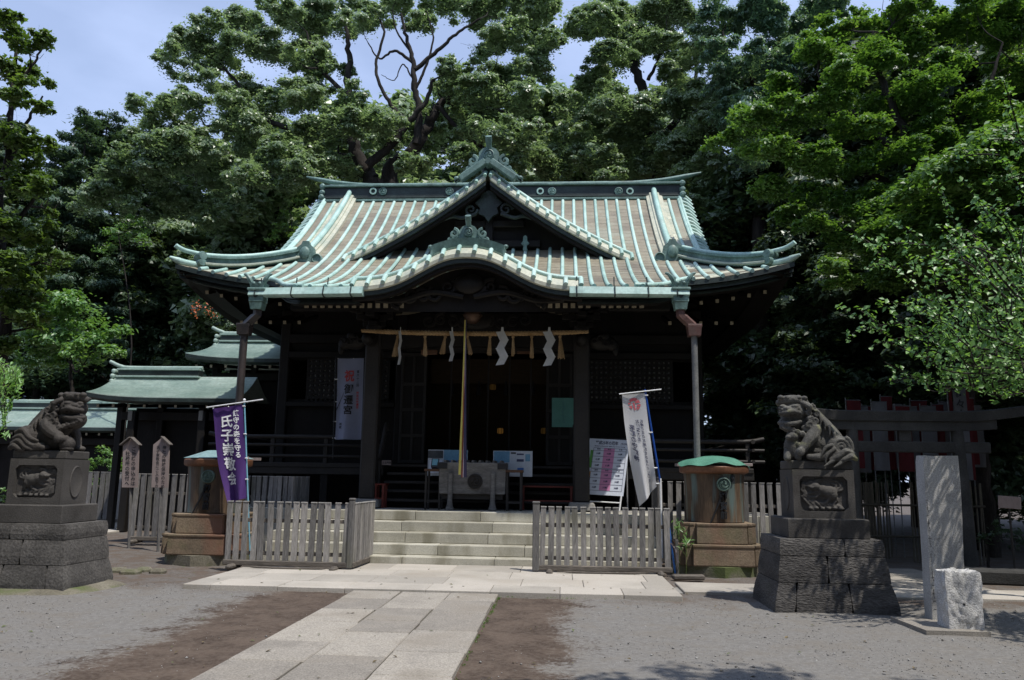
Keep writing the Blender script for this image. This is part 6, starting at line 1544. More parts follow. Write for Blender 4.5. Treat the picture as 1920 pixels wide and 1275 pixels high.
# ---------------------------------------------------------------- low copper-roofed side buildings on the left
def side_building(name, label, xr0, xe0, x1, yr, zr, ye, ze, xr1=None, tip_on=True, depth=None, wall_y=None, cols_n=4):
    t = thing(name, ((xe0+x1)/2, ye, 0), label, 'building', 'copper-roofed side buildings'); n = 26
    def prof(k): return (yr+(ye-yr)*k, ze+(zr-ze)*((1-k)*.55+.45*(1-k)**2.1))
    def xleft(k): return xr0+(xe0-xr0)*k**1.6
    m = MB(); vals = []
    for i in range(n):
        k0, k1 = i/n, (i+1)/n; (ya, za), (yb_, zb) = prof(k0), prof(k1); xs_ = np.linspace(0, 1, 14)
        up = lambda s_, k: .14*(1-s_)**6*k
        P0 = [(xleft(k0)+(x1-xleft(k0))*s_, ya, za+.004+up(s_, k0)) for s_ in xs_]; P1 = [(xleft(k1)+(x1-xleft(k1))*s_, yb_, zb+.022+up(s_, k1)) for s_ in xs_]; P2 = [(a, b_, c-.022) for a, b_, c in P1]
        m.grid([P0, P1, P2]); vals += [float(v) for v in rng.random(13) for _ in (0,)] + [.5]*13
    m.grid([[(xleft(k)+(x1-xleft(k))*s_, 2*yr-prof(k)[0], prof(k)[1]) for s_ in np.linspace(0, 1, 4)] for k in np.linspace(0, 1, 8)])
    o = m.build('roof', 'copper_side', t, fix=False); a = o.data.attributes.new('rnd', 'FLOAT', 'FACE'); npoly = len(o.data.polygons); vals = (vals+[.5]*npoly)[:npoly]; a.data.foreach_set('value', np.array(vals, dtype=np.float32))
    m = MB(); m.grid([[(xleft(1)+(x1-xleft(1))*s_, ye+dy, ze+dz+.14*(1-s_)**6) for s_ in np.linspace(0, 1, 14)] for dy, dz in ((0,0),(.0,-.10),(.12,-.16),(.9,-.05))]); m.build('eave_edge', 'copper_dark', t, fix=False)
    m = MB(); m.grid([[(xleft(k)-.0, prof(k)[0], prof(k)[1]+dz+.14*k) for k in np.linspace(0, 1, 14)] for dz in (.02, -.12)]+[[(xleft(k)+.3, prof(k)[0], prof(k)[1]-.14+.14*k) for k in np.linspace(0, 1, 14)]]); m.build('verge_edge', 'copper_side', t, fix=False)
    x1_full = x1; x1 = xr1 or x1
    m = MB(); m.box(((xr0+x1)/2+.05, yr, zr+.09), (x1-xr0-.15, .26, .22)); rg = m.build('ridge', 'copper_dark', t)
    for z, w_ in ((zr-.01, .36), (zr+.19, .32)): m = MB(); m.box(((xr0+x1)/2+.03, yr, z), (x1-xr0-.1, w_, .045), bev=.008); m.build('ridge_moulding', 'copper_side', rg)
    m = MB(); L_ = [(x1, yr, zr+.25), (xr0+.5, yr, zr+.25), (xr0+.1, yr, zr+.29), (xr0-.22, yr, zr+.42)]; m.tube(catmull(L_, 6), .05, 8); m.build('ridge_cap', 'copper_side', rg, smooth=50)
    m = MB()
    for i, (dz, w_) in enumerate(((.14,.34),(.0,.38),(-.14,.34))): m.box((xr0-.02+.0*i, yr-.03*i, zr+dz), (.12, w_, .12), bev=.04)
    m.build('ridge_end_tile', 'copper_side', rg)
    x1 = x1_full; yw = wall_y or ye+.9
    m = MB(); m.box(((xe0+x1)/2+.4, yw+.05, ze/2-.1), (x1-xe0-1.0, .08, ze-.2)); m.build('wall', 'wood_wall', t)
    for i in range(cols_n): x = xe0+.55+(x1-xe0-.7)*i/(cols_n-1); m = MB(); m.box((x, yw-.1, ze/2-.05), (.17, .17, ze-.05), bev=.012); m.build('column', 'wood_dark', t)
    m = MB(); m.box(((xe0+x1)/2+.3, yw-.12, ze-.42), (x1-xe0-.6, .16, .22), bev=.01); m.build('beam', 'wood_dark', t)
    k = int((x1-xe0-.4)/.42)
    for i in range(k):
        x = xe0+.3+.42*i; m = MB(); m.box((x, ye+.55, ze-.16), (.07, .9, .08), rot=RX(.1)); r_ = m.build('rafter', 'wood_dark', t); e = MB(); e.box((x, ye+.096, ze-.206), (.066, .01, .076), rot=RX(.1)); e.build('rafter_end', 'rafter_end', r_)
    return t
side_building('side_hall', 'low side building with pale copper roof in front of the taller gallery at left', PY(212,690,20.6)[0], PY(160,746,19.6)[0], PY(446,745,19.6)[0], 20.8, 4.12, 19.6, 3.42, xr1=PY(380,690,20.8)[0])
side_building('side_hall', 'taller copper-roofed gallery joining the left flank of the main hall', PY(405,628,22)[0], PY(346,682,20.9)[0], -6.4, 22.2, 5.36, 20.9, 4.66)
side_building('side_hall', 'long low copper-roofed corridor at far left behind the left guardian dog', -26, -26.5, PY(362,800,24.2)[0], 25.4, PY(120,766,25.4)[2], 24.2, PY(120,801,24.2)[2], cols_n=7)
# gate posts with pale metal caps under the low side building
for u, lab in ((250, 'left'), (382, 'right')):
    p = PY(u, 780, 19.9); m = MB(); m.box((p[0], 19.9, 1.55), (.2, .2, 3.1), bev=.015); o = m.build('gate_post', 'wood_dark', loc=(p[0], 19.9, 0)); tag(o, 'dark timber gate post at the %s end of the low side building' % lab, 'gate post', 'gate posts of the side building')
    m = MB(); m.box((p[0]-.02, 19.78, p[2]), (.12, .03, .26), bev=.01); m.build('metal_cap', 'granite_dim', o)
# ---------------------------------------------------------------- trees
def leaves(pos, out, L_, W_, r, droop=.25, flat=.0, jit=.8, tri=False):
    """pos (n,3); out (n,3) preferred leaf normal. Folded two-triangle leaves."""
    n = len(pos); rnd3 = r.normal(0, 1, (n, 3)); rnd3 /= np.linalg.norm(rnd3, axis=1, keepdims=True)
    N = out*(1-flat)*(1.0) + np.array([0, 0, 1.0])*flat + rnd3*jit; N /= np.maximum(np.linalg.norm(N, axis=1, keepdims=True), 1e-6)
    A = r.normal(0, 1, (n, 3)); A[:, 2] -= droop*2; A -= N*(A*N).sum(1, keepdims=True); A /= np.maximum(np.linalg.norm(A, axis=1, keepdims=True), 1e-6)
    B_ = np.cross(N, A); sz = r.uniform(.65, 1.4, n)[:, None]
    if tri:
        Vv = np.stack([pos - A*L_*.4*sz - B_*W_*.5*sz, pos - A*L_*.4*sz + B_*W_*.5*sz, pos + A*L_*.6*sz], 1).reshape(-1, 3)
        return Vv, np.arange(3*n).reshape(-1, 3), r.random(n)
    base = pos - A*L_*.5*sz; tip = pos + A*L_*.5*sz - N*L_*.12*sz; mid = pos + N*W_*.12*sz
    l = mid - B_*W_*.5*sz; rgt = mid + B_*W_*.5*sz
    Vv = np.stack([base, l, tip, rgt], 1).reshape(-1, 3); i = np.arange(n)[:, None]*4
    F = np.concatenate([np.concatenate([i, i+1, i+2], 1), np.concatenate([i, i+2, i+3], 1)], 1).reshape(-1, 3)
    return Vv, F, np.repeat(r.random(n), 2)
def crown(clumps, dens, L_, W_, seed, sub_r=(.22, .46), zs=.8, droop=.25, flat=.28, jit=.55, bottom=-.45, nsub=10, fill=.35, tri=False):
    r = np.random.default_rng(seed); C = np.array(clumps, float); Ps, Os = [], []
    for c in C:
        R_ = c[3]; k = max(4, int(nsub*(R_/1.0)**1.1)) if R_ > .5 else nsub//2
        d = r.normal(0, 1, (k*3, 3)); d /= np.linalg.norm(d, axis=1, keepdims=True); d = d[d[:, 2] > bottom][:k]; k = len(d)
        sc = c[:3] + d*np.array([1, 1, zs])*R_*r.uniform(.45, 1.0, (k, 1)); sr = R_*r.uniform(*sub_r, k)
        nl = np.maximum(6, (dens*4*math.pi*sr**2*.55)).astype(int); idx = np.repeat(np.arange(k), nl); n = len(idx)
        q = r.normal(0, 1, (n, 3)); q /= np.linalg.norm(q, axis=1, keepdims=True); q[:, 2] = np.where(q[:, 2] < -.35, -q[:, 2]*r.random(n), q[:, 2])
        rad = r.uniform(0, 1, n)**.45*np.where(r.random(n) < .12, 1.35, 1.0)
        P = sc[idx] + q*np.array([1, 1, .72])*(sr[idx]*rad)[:, None]; Ps.append(P)
        o = q*.7 + (P-c[:3])/max(R_, .1)*.5 + np.array([0, 0, .35]); Os.append(o/np.maximum(np.linalg.norm(o, axis=1, keepdims=True), 1e-6))
        m_ = int(dens*fill*4*R_**2)
        if m_: 
            q = np.clip(r.normal(0, .38, (m_, 3)), -.8, .8)*np.array([1, 1, zs]); Ps.append(c[:3]+q*R_); Os.append(np.tile([0, 0, 1.0], (m_, 1)))
    return leaves(np.concatenate(Ps), np.concatenate(Os), L_, W_, r, droop, flat, jit, tri)
def skeleton(limbs, clumps, seed, twig=.045, n=7):
    """limbs: list of (points, r0, r1). Twigs then grow from the nearest wood to every clump."""
    r = np.random.default_rng(seed); m = MB(); nodes = []
    for pts, r0, r1 in limbs:
        P = catmull(pts, 7); P[1:-1] += r.normal(0, .03*max(r0, .1)*3, (len(P)-2, 3)); r0, r1 = r0*.68, r1*.7; m.tube(P, np.linspace(r0, r1, len(P)), n); nodes += [(p, w_) for p, w_ in zip(P, np.linspace(r0, r1, len(P)))]
    pos = [p for p, _ in nodes]; rad = [w_ for _, w_ in nodes]
    C = sorted([V3(c[:3]) for c in clumps], key=lambda c: min(np.linalg.norm(c-p) for p in pos))
    for c in C:
        A = np.array(pos); d = np.linalg.norm(A-c, axis=1) + np.maximum(0, A[:, 2]-c[2])*1.2
        i = int(np.argmin(d)); p0 = A[i]; L_ = np.linalg.norm(c-p0)
        if L_ < .15: continue
        mid = (p0+c)/2 + r.normal(0, .09*L_, 3) + V3((0, 0, -.06*L_)); P = catmull([p0, mid, c], 5); w0 = min(rad[i]*.75, twig+.02*L_); m.tube(P, np.linspace(w0, w0*.35, len(P)), 5, cap=False)
        for p, w_ in list(zip(P, np.linspace(w0, w0*.35, len(P))))[2:]: pos.append(p); rad.append(w_)
        for _ in range(3):   # short side shoots inside the clump
            q = P[-3]+r.normal(0, .35, 3)*min(L_, 1.2)+V3((0,0,.2)); m.tube([P[-4], (P[-4]+q)/2+r.normal(0,.05,3), q], [w0*.4, w0*.3, w0*.15], 4, cap=False)
    return m
def tree(name, label, base, limbs, clumps, leaf, bark, seed, dens, L_, W_, group=None, cat='tree', twig=.045, **k):
    t = thing(name, base, label, cat, group)
    skeleton(limbs, clumps, seed, twig).build('trunk', bark, t, smooth=60, fix=False)
    v, f, a = crown(clumps, dens, L_, W_, seed, **k); tri_mesh('crown', v, f, a, leaf, t)
    return t
def C_(lst, y, spread, seed, zs=1.0, scale=1.0, fwd=0.0, dup=1):
    """photo-sized clumps at distance y; fwd: lower clumps hang further forward; dup: split each clump into smaller ones"""
    r = np.random.default_rng(seed); out = []
    for it in lst:
        u, v, rp = it[:3]; yy = y + (it[3] if len(it) > 3 else 0) + r.uniform(-spread, spread) - fwd*v/340.0; p = PY(u, v, yy); R_ = rp*yy/F_PX*scale
        if dup == 1: out.append((*p, R_)); continue
        for k in range(dup):
            q = r.normal(0, 1, 3); q /= np.linalg.norm(q); out.append((*(p+q*R_*np.array([.75,.75,.6])*r.uniform(.3,1.05)), R_*r.uniform(.42,.80)))
    return out
def L(lst, y): return [PY(*(q[:2]), y+(q[2] if len(q) > 2 else 0)) for q in lst]

# --- the great camphor behind the hall
camphor = [(350,75,46),(328,128,36),(335,105,38),(400,60,44),(385,115,38),(440,95,46),(462,35,48),(520,25,46),(500,88,46),(575,55,52),(556,118,46),(620,25,50),(645,75,42),(690,20,40),(755,10,42),(830,8,44),(893,30,50),(958,25,56),(1010,60,44),(1026,95,34),(945,88,46),(893,95,38),(990,125,42),(1005,30,40),
 (272,208,34),(305,240,46),(355,212,46),(398,178,40),(430,210,46),(470,165,50),(512,222,54),(560,190,50),(605,170,42),(635,222,42),(330,285,54),(272,300,44),(222,305,38),(390,288,54),(450,268,50),(520,290,50),(585,262,44),(195,345,34),(652,182,36),(704,222,40),(720,262,30),(300,330,46),
 (862,165,42),(905,178,46),(950,165,46),(992,185,44),(882,238,42),(932,245,46),(980,245,42),(850,285,30),(960,300,36),(1000,300,34),(930,300,34),(560,325,36),(485,330,42),(400,348,46),(325,372,44),(250,350,40),(640,300,30),(600,330,30),(810,300,26),(840,130,26)]
camphor += [(760,262,22,3),(798,222,20,3),(742,312,26,3),(690,300,26,3),(836,250,26,3),(780,322,26,3),(668,330,26,3),(720,330,24,3),(862,215,26,3),(700,270,22,4),(640,255,26,2),(620,290,28,1),(905,330,30,2),(1020,330,30,2),(668,215,26),(735,235,24),(760,300,26),(822,160,22),(846,122,26),(640,125,30),(600,108,38),(690,45,30),(790,30,34),(180,380,36),(230,395,36),(300,400,40),(370,400,36),(440,390,36)]
cl = C_(camphor, 28.5, 1.6, 11, scale=1.34, fwd=3.2, dup=3)
YC = 27.0
bz = PY(705, 336, YC); base = (bz[0], YC, 0)
limbs = [([(bz[0]+.2, YC, 0), (bz[0]+.1, YC, 5), (bz[0], YC, 9), PY(700,338,YC)], .85, .55), (L([(700,338),(668,290),(660,240),(652,180),(655,110),(648,50)], YC), .42, .10), (L([(690,310),(735,270),(768,226),(800,190),(812,150)], YC-.4), .26, .08),
 ([(bz[0]+.9, YC+.8, 0), (bz[0]+.9, YC+.8, 8), *L([(735,338),(768,290),(800,240),(822,200),(850,178),(900,150)], YC+.8)], .62, .09), (L([(780,270),(786,220),(778,165),(774,115),(762,70),(752,25)], YC), .24, .06), (L([(778,130),(820,95),(860,60),(900,35)], YC), .14, .05), (L([(775,118),(740,95),(712,110),(690,80)], YC), .10, .03),
 (L([(765,228),(740,205),(715,165),(705,120),(720,60),(700,20)], YC), .13, .05), (L([(660,190),(620,150),(590,110),(575,60)], YC), .16, .05), (L([(655,240),(600,250),(540,240),(480,220),(420,230),(340,250)], YC), .22, .06), (L([(670,290),(590,300),(520,320),(440,320),(350,330)], YC+.5), .20, .06), (L([(480,220),(440,150),(400,110),(360,90)], YC), .12, .04),
 (L([(850,180),(900,200),(950,210),(990,230)], YC+.6), .14, .05), (L([(822,200),(870,250),(930,290),(980,290)], YC+.6), .14, .05), (L([(775,150),(755,120),(740,150),(715,140)], YC), .05, .015), (L([(780,165),(800,120),(812,70),(800,20)], YC), .09, .03), (L([(772,100),(745,60),(735,20)], YC), .07, .03)]
tree('camphor_tree', 'huge spreading camphor tree with billowing crown behind the hall roof', base, limbs, cl, 'leaf_camphor', 'bark', 21, 640, .106, .066, group='tall trees behind the hall', nsub=13, twig=.03, tri=True)
# --- second camphor to the right
cam2 = [(1122,58,46),(1100,28,38),(1170,40,46),(1232,25,50),(1292,25,46),(1142,108,42),(1112,148,40),(1092,188,36),(1182,88,46),(1250,88,46),(1302,108,50),(1160,198,48),(1112,240,44),(1066,262,36),(1262,158,50),(1230,218,46),(1292,190,46),(1182,268,46),(1120,308,40),(1072,304,36),(1250,280,50),(1312,258,46),(1200,322,36),(1150,336,30),(1290,330,40),(1346,230,46),(1350,300,46),(1345,360,40),(1300,385,40),(1040,300,26),(1060,215,28)]
cl = C_(cam2, 30, 1.6, 12, scale=1.38, fwd=3.0, dup=3); bz = PY(1215, 340, 29.5); base = (bz[0], 29.5, 0)
limbs = [([(bz[0], 29.5, 0), (bz[0]-.2, 29.5, 6), PY(1215,345,29.5), PY(1222,270,29.5), PY(1205,180,29.5), PY(1190,110,29.5), PY(1200,40,29.5)], .7, .12), (L([(1222,270),(1270,225),(1300,160),(1310,90)], 29.5), .25, .06), (L([(1215,240),(1170,215),(1130,180),(1110,130)], 29.5), .2, .05), (L([(1215,300),(1160,290),(1110,290)], 29.5), .18, .05), (L([(1215,150),(1235,110),(1250,60)], 29.5), .12, .04), (L([(1200,140),(1165,100),(1140,60)], 29.5), .12, .04), (L([(1222,280),(1290,300),(1340,300)], 29.5), .18, .05)]
tree('camphor_tree', 'broad evergreen with rounded billowing crown to the right of the gable finial', base, limbs, cl, 'leaf_camphor', 'bark', 22, 640, .108, .068, group='tall trees behind the hall', nsub=13, twig=.03, tri=True)
# --- blue-green glossy tree
blue = [(1352,35,46),(1402,25,50),(1452,55,50),(1342,108,46),(1392,108,50),(1442,138,50),(1492,55,46),(1482,138,42),(1362,170,42),(1402,200,46),(1532,25,42),(1352,238,38),(1450,200,40),(1500,100,40),(1420,260,40),(1380,290,40),(1570,10,36)]
cl = C_(blue, 25.2, 1.4, 13, scale=1.3, fwd=2, dup=3); bz = PY(1420, 350, 25); base = (bz[0], 25, 0)
limbs = [([(bz[0], 25, 0), (bz[0], 25, 6), PY(1420,300,25), PY(1410,200,25), PY(1420,80,25)], .5, .1), (L([(1412,220),(1460,150),(1490,70)], 25), .18, .05), (L([(1412,210),(1370,140),(1355,60)], 25), .18, .05)]
tree('glossy_oak_tree', 'blue-green glossy-leaved tree above the right end of the main ridge', base, limbs, cl, 'leaf_blue', 'bark', 23, 650, .118, .056, group='tall trees behind the hall', droop=.8, nsub=13, twig=.03, tri=True)
# --- right maple: layered yellow-green sprays in front of the dark wood
maple = [(1402,232,46),(1366,258,30),(1440,205,46),(1480,165,44),(1530,100,46),(1560,55,46),(1605,35,42),(1500,235,52),(1558,182,54),(1620,120,50),(1680,85,54),(1742,55,50),(1800,45,54),(1860,55,54),(1905,120,54),(1452,290,44),(1522,300,48),(1600,245,54),(1660,195,54),(1722,155,54),(1782,135,54),(1850,175,54),(1905,235,54),(1650,280,44),(1632,300,38),(1702,285,46),(1752,235,54),(1802,255,54),(1852,295,54),
 (1556,382,34),(1530,418,30),(1545,440,26),(1592,398,38),(1642,378,44),(1602,448,44),(1662,438,54),(1722,358,54),(1782,348,54),(1905,335,54),(1580,500,40),(1642,518,48),(1702,478,54),(1772,440,54),(1850,400,54),(1450,350,40),(1520,370,30),(1480,400,34),(1420,300,34),(1560,300,40),(1900,20,40),(1690,20,36)]
cl = C_(maple, 17.6, 1.2, 14, scale=1.25, fwd=1.1, dup=4); base = (9.2, 18.0, 0)
limbs = [([(9.2,18,0),(9.0,17.8,2.5),(8.6,17.5,4.5),PY(1740,380,17.2),PY(1700,260,17),PY(1650,140,17),PY(1640,60,17)], .32, .06), (L([(1740,390),(1660,340),(1580,300),(1480,260),(1410,235)], 17), .14, .03), (L([(1735,400),(1670,420),(1600,430),(1545,425)], 16.6), .10, .02), (L([(1720,320),(1620,230),(1540,150),(1540,90)], 17), .12, .03), (L([(1745,380),(1800,280),(1850,170),(1880,80)], 17), .15, .03), (L([(1745,420),(1690,480),(1620,500)], 16.6), .09, .02), (L([(1750,360),(1850,330),(1910,260)], 17), .12, .03)]
tree('maple_tree', 'yellow-green maple with layered sprays filling the upper right', base, limbs, cl, 'leaf_maple', 'bark', 24, 950, .078, .056, group='maples at the edges of the forecourt', nsub=12, zs=.5, flat=.45, jit=.6, tri=True, bottom=-.9, sub_r=(.26, .42), fill=.55, twig=.03)
# --- left maple at the left edge
lm = [(18,55,38),(58,88,34),(84,68,24),(68,138,34),(40,180,44),(76,208,28),(18,250,54),(60,278,42),(28,340,54),(72,348,38),(38,420,54),(82,436,34),(18,500,54),(68,520,42),(90,480,28),(28,580,44),(70,600,34),(20,650,40),(60,560,40),(0,120,50),(0,30,40),(100,400,20),(110,500,20)]
cl = C_(lm, 11.8, .8, 15, scale=1.15, dup=3); base = (-9.6, 12.2, 0)
limbs = [([(-9.6,12.2,0),(-9.4,12.2,2),(-9.2,12.1,4), PY(0,420,12), PY(15,250,12), PY(30,100,12)], .2, .04), (L([(20,430),(60,380),(90,340)], 12), .07, .02), (L([(18,300),(50,230),(80,180)], 12), .06, .02), (L([(15,220),(50,140),(80,90)], 12), .06, .02), (L([(10,520),(60,500),(95,470)], 12), .07, .02)]
tree('maple_tree', 'dark green maple with drooping sprays along the left edge', base, limbs, cl, 'leaf_maple_dark', 'bark', 25, 800, .076, .056, group='maples at the edges of the forecourt', nsub=12, zs=.55, flat=.4, jit=.6, tri=True, bottom=-.9, fill=.55, twig=.02)
# --- conifers at left, behind
def conifer(u, vtop, y_, h0, wmax, seed, label, leafn='leaf_conifer'):
    r = np.random.default_rng(seed); top = PY(u, vtop, y_); H_ = top[2]; x = top[0]; cl_ = []
    z = H_-.3
    while z > h0:
        f = (H_-z)/(H_-h0); R_ = .3+wmax*f**.75; k = int(3+5*f)
        for i in range(k):
            a = i*2*math.pi/k+z*1.7+r.normal(0,.25); q = R_*r.uniform(.55, .95); cl_.append((x+q*math.cos(a), y_+q*math.sin(a), z+r.normal(0,.15)-.18*q, .6+.5*f))
        z -= .8+.45*f
    return tree('cedar_tree', label, (x, y_, 0), [([(x,y_,0),(x,y_,H_*.5),(x,y_,H_-.1)], .28, .03)], cl_, leafn, 'bark', seed, 260, .17, .065, group='dark conifers at left', tri=True, droop=.9, nsub=8, zs=.5, twig=.03, fill=.5)
conifer(165, 218, 31, 5.5, 3.0, 31, 'tall dark cedar beside the left maple')
conifer(205, 212, 33, 6.0, 3.1, 32, 'tall dark cedar just left of the camphor crown')
conifer(122, 285, 30.2, 5.0, 2.8, 33, 'shorter dark cedar nearest the left maple')
# --- bright leafy tree at left
br = [(88,600,46),(150,585,46),(192,618,38),(120,640,46),(68,650,40),(172,660,40),(130,680,30),(60,680,30),(210,660,26),(105,565,26)]
cl = C_(br, 18.5, .8, 16, scale=1.2); b0 = PY(130, 900, 18.5)
tree('broadleaf_tree', 'bright green rounded tree above the left guardian dog', (b0[0], 18.5, 0), [([(b0[0],18.5,0),(b0[0],18.5,2.2),PY(130,660,18.5)], .14, .05)], cl, 'leaf_bright', 'bark', 26, 340, .12, .07, nsub=13, twig=.03)
# pale green tops peeping through behind the left eave and beside the ridge
for k, (lst, y_, lab, lf, dn) in enumerate((([(222,440,34),(255,425,28),(200,470,26),(270,455,22)], 24, 'pale green broadleaf crown showing between the cedars', 'leaf_bright', 230), ([(545,400,26),(530,430,24),(558,440,22),(515,450,20),(560,380,18)], 24.5, 'feathery yellow-green bamboo top behind the left roof slope', 'leaf_maple', 260), ([(430,620,30),(470,640,26),(400,600,26),(500,610,22),(520,640,22)], 23.5, 'dark shrub with orange-red flowers below the left eave', 'leaf_dark', 260))):
    cl = C_(lst, y_, .5, 40+k); b0 = PY(lst[0][0], 900, y_); top = PY(lst[0][0], lst[0][1], y_)
    t = tree(('broadleaf_tree','bamboo_clump','flowering_shrub')[k], lab, (b0[0], y_, 0), [([(b0[0],y_,0),(b0[0],y_,top[2]*.6),tuple(top)], .05, .02)], cl, lf, 'bark', 50+k, dn, .10, .035 if k == 1 else .05, cat=('tree','bamboo','shrub')[k], droop=.7 if k == 1 else .25, twig=.02)
    if k == 2:
        r = np.random.default_rng(2); q = np.array([PY(u, v, 22.7)+r.normal(0,.06,3) for u, v in ((370,572),(375,580),(393,575),(398,588),(365,585)) for _ in range(14)]); v, f, a = leaves(q+r.normal(0,.07,q.shape), np.tile([0,-.5,1.0],(len(q),1)), .06, .05, r); tri_mesh('blossom', v, f, a, 'petal', t)
# --- weeping cherry at the left edge
t = thing('weeping_tree', (-8.7, 9.4, 0), 'weeping branches with narrow leaves at the left edge behind the guardian dog', 'tree'); r = np.random.default_rng(8); m = MB(); Ps = []
m.tube(catmull([(-8.7,9.4,0),(-8.6,9.4,1.8),(-8.4,9.3,3.0)], 6), [.09]*6+[.07,.06,.05,.05,.045,.04,.03], 7)
for i in range(46):
    u = r.uniform(-60, 38); v0 = 668+abs(u-0)*.5+r.uniform(0, 25); v1 = r.uniform(700, 830)-(20 if u > 20 else 0); yy = 9.6+r.uniform(-.5, .9); a, b_ = PY(u-10, v0, yy), PY(u+r.uniform(-4, 8), max(v1, v0+30), yy); P = catmull([(-8.4,9.3,3.0), a*.6+V3((-8.4,9.3,3.1))*.4+V3((0,0,.12)), a, (a+b_)/2+V3((.02,0,0)), b_], 6); m.tube(P[6:], .004, 3, cap=False)
    k = 34; s_ = r.uniform(.3, 1, k); Ps.append(np.array([P[int(x*(len(P)-1))] for x in s_])+r.normal(0, .018, (k, 3)))
m.build('trunk', 'bark', t, fix=False); Ps = np.concatenate(Ps); v, f, a = leaves(Ps, np.tile([0,-.4,.6],(len(Ps),1)), .075, .026, r, droop=1.6, jit=.5); tri_mesh('crown', v, f, a, 'leaf_ume', t)
# --- near plum tree at right: long arching twigs with round leaves
t = thing('plum_tree', (7.2, 11.2, 0), 'near fruit tree with arching twigs and round glossy leaves at the right edge', 'tree'); r = np.random.default_rng(9); m = MB(); Ps = []; Os = []
m.tube(catmull([(7.2,11.2,0),(7.1,11.1,1.2),(7.0,11.0,2.4),(6.9,10.9,3.2)], 6), np.linspace(.13,.06,19), 8)
hub = V3((6.9,10.9,3.1))
strands = [[(1570,572),(1640,615),(1700,650),(1790,690)], [(1585,418),(1640,470),(1700,520),(1780,600)], [(1658,403),(1740,460),(1820,530),(1880,620)], [(1740,318),(1775,390),(1825,480),(1880,570)], [(1656,678),(1720,708),(1800,722),(1880,720)], [(1682,450),(1740,540),(1800,610),(1860,670)], [(1842,245),(1880,300),(1925,380),(1950,480)], [(1800,332),(1850,400),(1900,480),(1940,560)], [(1880,190),(1915,260),(1950,330)], [(1690,560),(1760,600),(1830,650)], [(1640,560),(1700,600),(1770,640),(1850,690)], [(1760,420),(1810,480),(1870,560),(1920,640)], [(1700,620),(1780,650),(1860,690),(1920,700)], [(1720,480),(1790,530),(1860,600)], [(1850,330),(1890,420),(1930,520)], [(1770,700),(1830,730),(1900,740)], [(1660,640),(1730,670),(1810,700)], [(1900,420),(1930,500),(1960,600)]]
def strand(P, k, spread, step=.055):
    m.tube(P, np.linspace(.004, .013, len(P)), 4, cap=False); ln = np.concatenate([[0], np.cumsum(np.linalg.norm(np.diff(P, axis=0), axis=1))]); n = int(ln[-1]/step)*k; s_ = np.sort(r.uniform(0, ln[-1], n)); Q = np.stack([np.interp(s_, ln, P[:, i]) for i in range(3)], 1)
    Ps.append(Q+r.normal(0, spread, (n, 3))); Os.append(np.tile([-.15,-.45,.75], (n, 1)))
for i, s_ in enumerate(strands):
    yy = 9.7+r.uniform(-.7, .7); P = catmull([PY(u, v, yy+.12*j) for j, (u, v) in enumerate(s_)]+[hub+V3((.2,.2,.1))*r.normal(0, 1)], 7); strand(P, 2, .028)
    for _ in range(5):
        j = r.integers(6, len(P)-6); q = P[j]+np.array([r.uniform(-.55,.1), r.uniform(-.5,.5), r.uniform(-.15,.5)]); strand(catmull([q, (q+P[j])/2+V3((0,0,.05)), P[j]], 5), 2, .03)
for i in range(95):    # inner mass towards the trunk
    u, v = r.uniform(1745, 1990), r.uniform(440, 745); yy = 10.9+r.uniform(-.8, 1.3); q = PY(u, v, yy); 
    if u < 1820 and v < 560: continue
    e = q+np.array([r.uniform(-.5,.3), r.uniform(-.3,.3), r.uniform(0,.45)]); strand(catmull([e, (e+q)/2+V3((0,0,.06)), q, q*.6+hub*.4], 5), 2, .035)
for i in range(34):    # sparse twigs in front: they dapple the stone post
    u, v = r.uniform(1800, 1990), r.uniform(470, 715); q = PY(u, v, 8.75+r.uniform(-.35, .35)); e = q+np.array([r.uniform(-.45,.1), r.uniform(-.2,.2), r.uniform(0,.4)]); strand(catmull([e, (e+q)/2+V3((0,0,.05)), q, q*.75+hub*.25], 5), 1, .03)
for i in range(70):    # boughs beyond the right edge of the view
    q = np.array([r.uniform(5.6, 7.6), r.uniform(7.2, 8.7), r.uniform(2.7, 4.4)]); e = q+np.array([r.uniform(-.5,.3), r.uniform(-.3,.3), r.uniform(0,.4)]); strand(catmull([e, (e+q)/2+V3((0,0,.06)), q, q*.6+hub*.4], 5), 2, .035)
m.build('trunk', 'bark', t, fix=False); Ps = np.concatenate(Ps); Os = np.concatenate(Os); v, f, a = leaves(Ps, Os, .070, .048, r, droop=.35, jit=.75); tri_mesh('crown', v, f, a, 'leaf_ume', t)
# --- tall tree just outside the frame (right, near the camera): it throws the leafy shade on the forecourt
r = np.random.default_rng(77)
def blob_tree(name, label, base, centre, rad, n, cr, leafn, seed, dens, L_, W_, th=.3, group=None, **k):
    r = np.random.default_rng(seed); c = V3(centre); cl_ = []
    while len(cl_) < n:
        q = r.uniform(-1, 1, 3)
        if np.linalg.norm(q) <= 1: cl_.append((*(c+q*V3(rad)), r.uniform(*cr)))
    b_ = V3(base); return tree(name, label, base, [([b_, b_*.7+c*.3-V3((0,0,.2)), c*.8+b_*.2, c], th, th*.25), ([c*.5+b_*.5, c+V3((-rad[0]*.5,0,0))], th*.5, .05), ([c*.5+b_*.5, c+V3((rad[0]*.5,-rad[1]*.3,.2))], th*.5, .05)], cl_, leafn, 'bark', seed, dens, L_, W_, group, **k)
blob_tree('maple_tree', 'maple overhanging the forecourt from the right, seen only by its shade', (5.2, 3.2, 0), (4.6, 3.8, 7.2), (2.6, 1.1, .9), 20, (.5, .8), 'leaf_maple', 61, 120, .10, .07, th=.2, group='maples at the edges of the forecourt', zs=.5, flat=.4, tri=True)
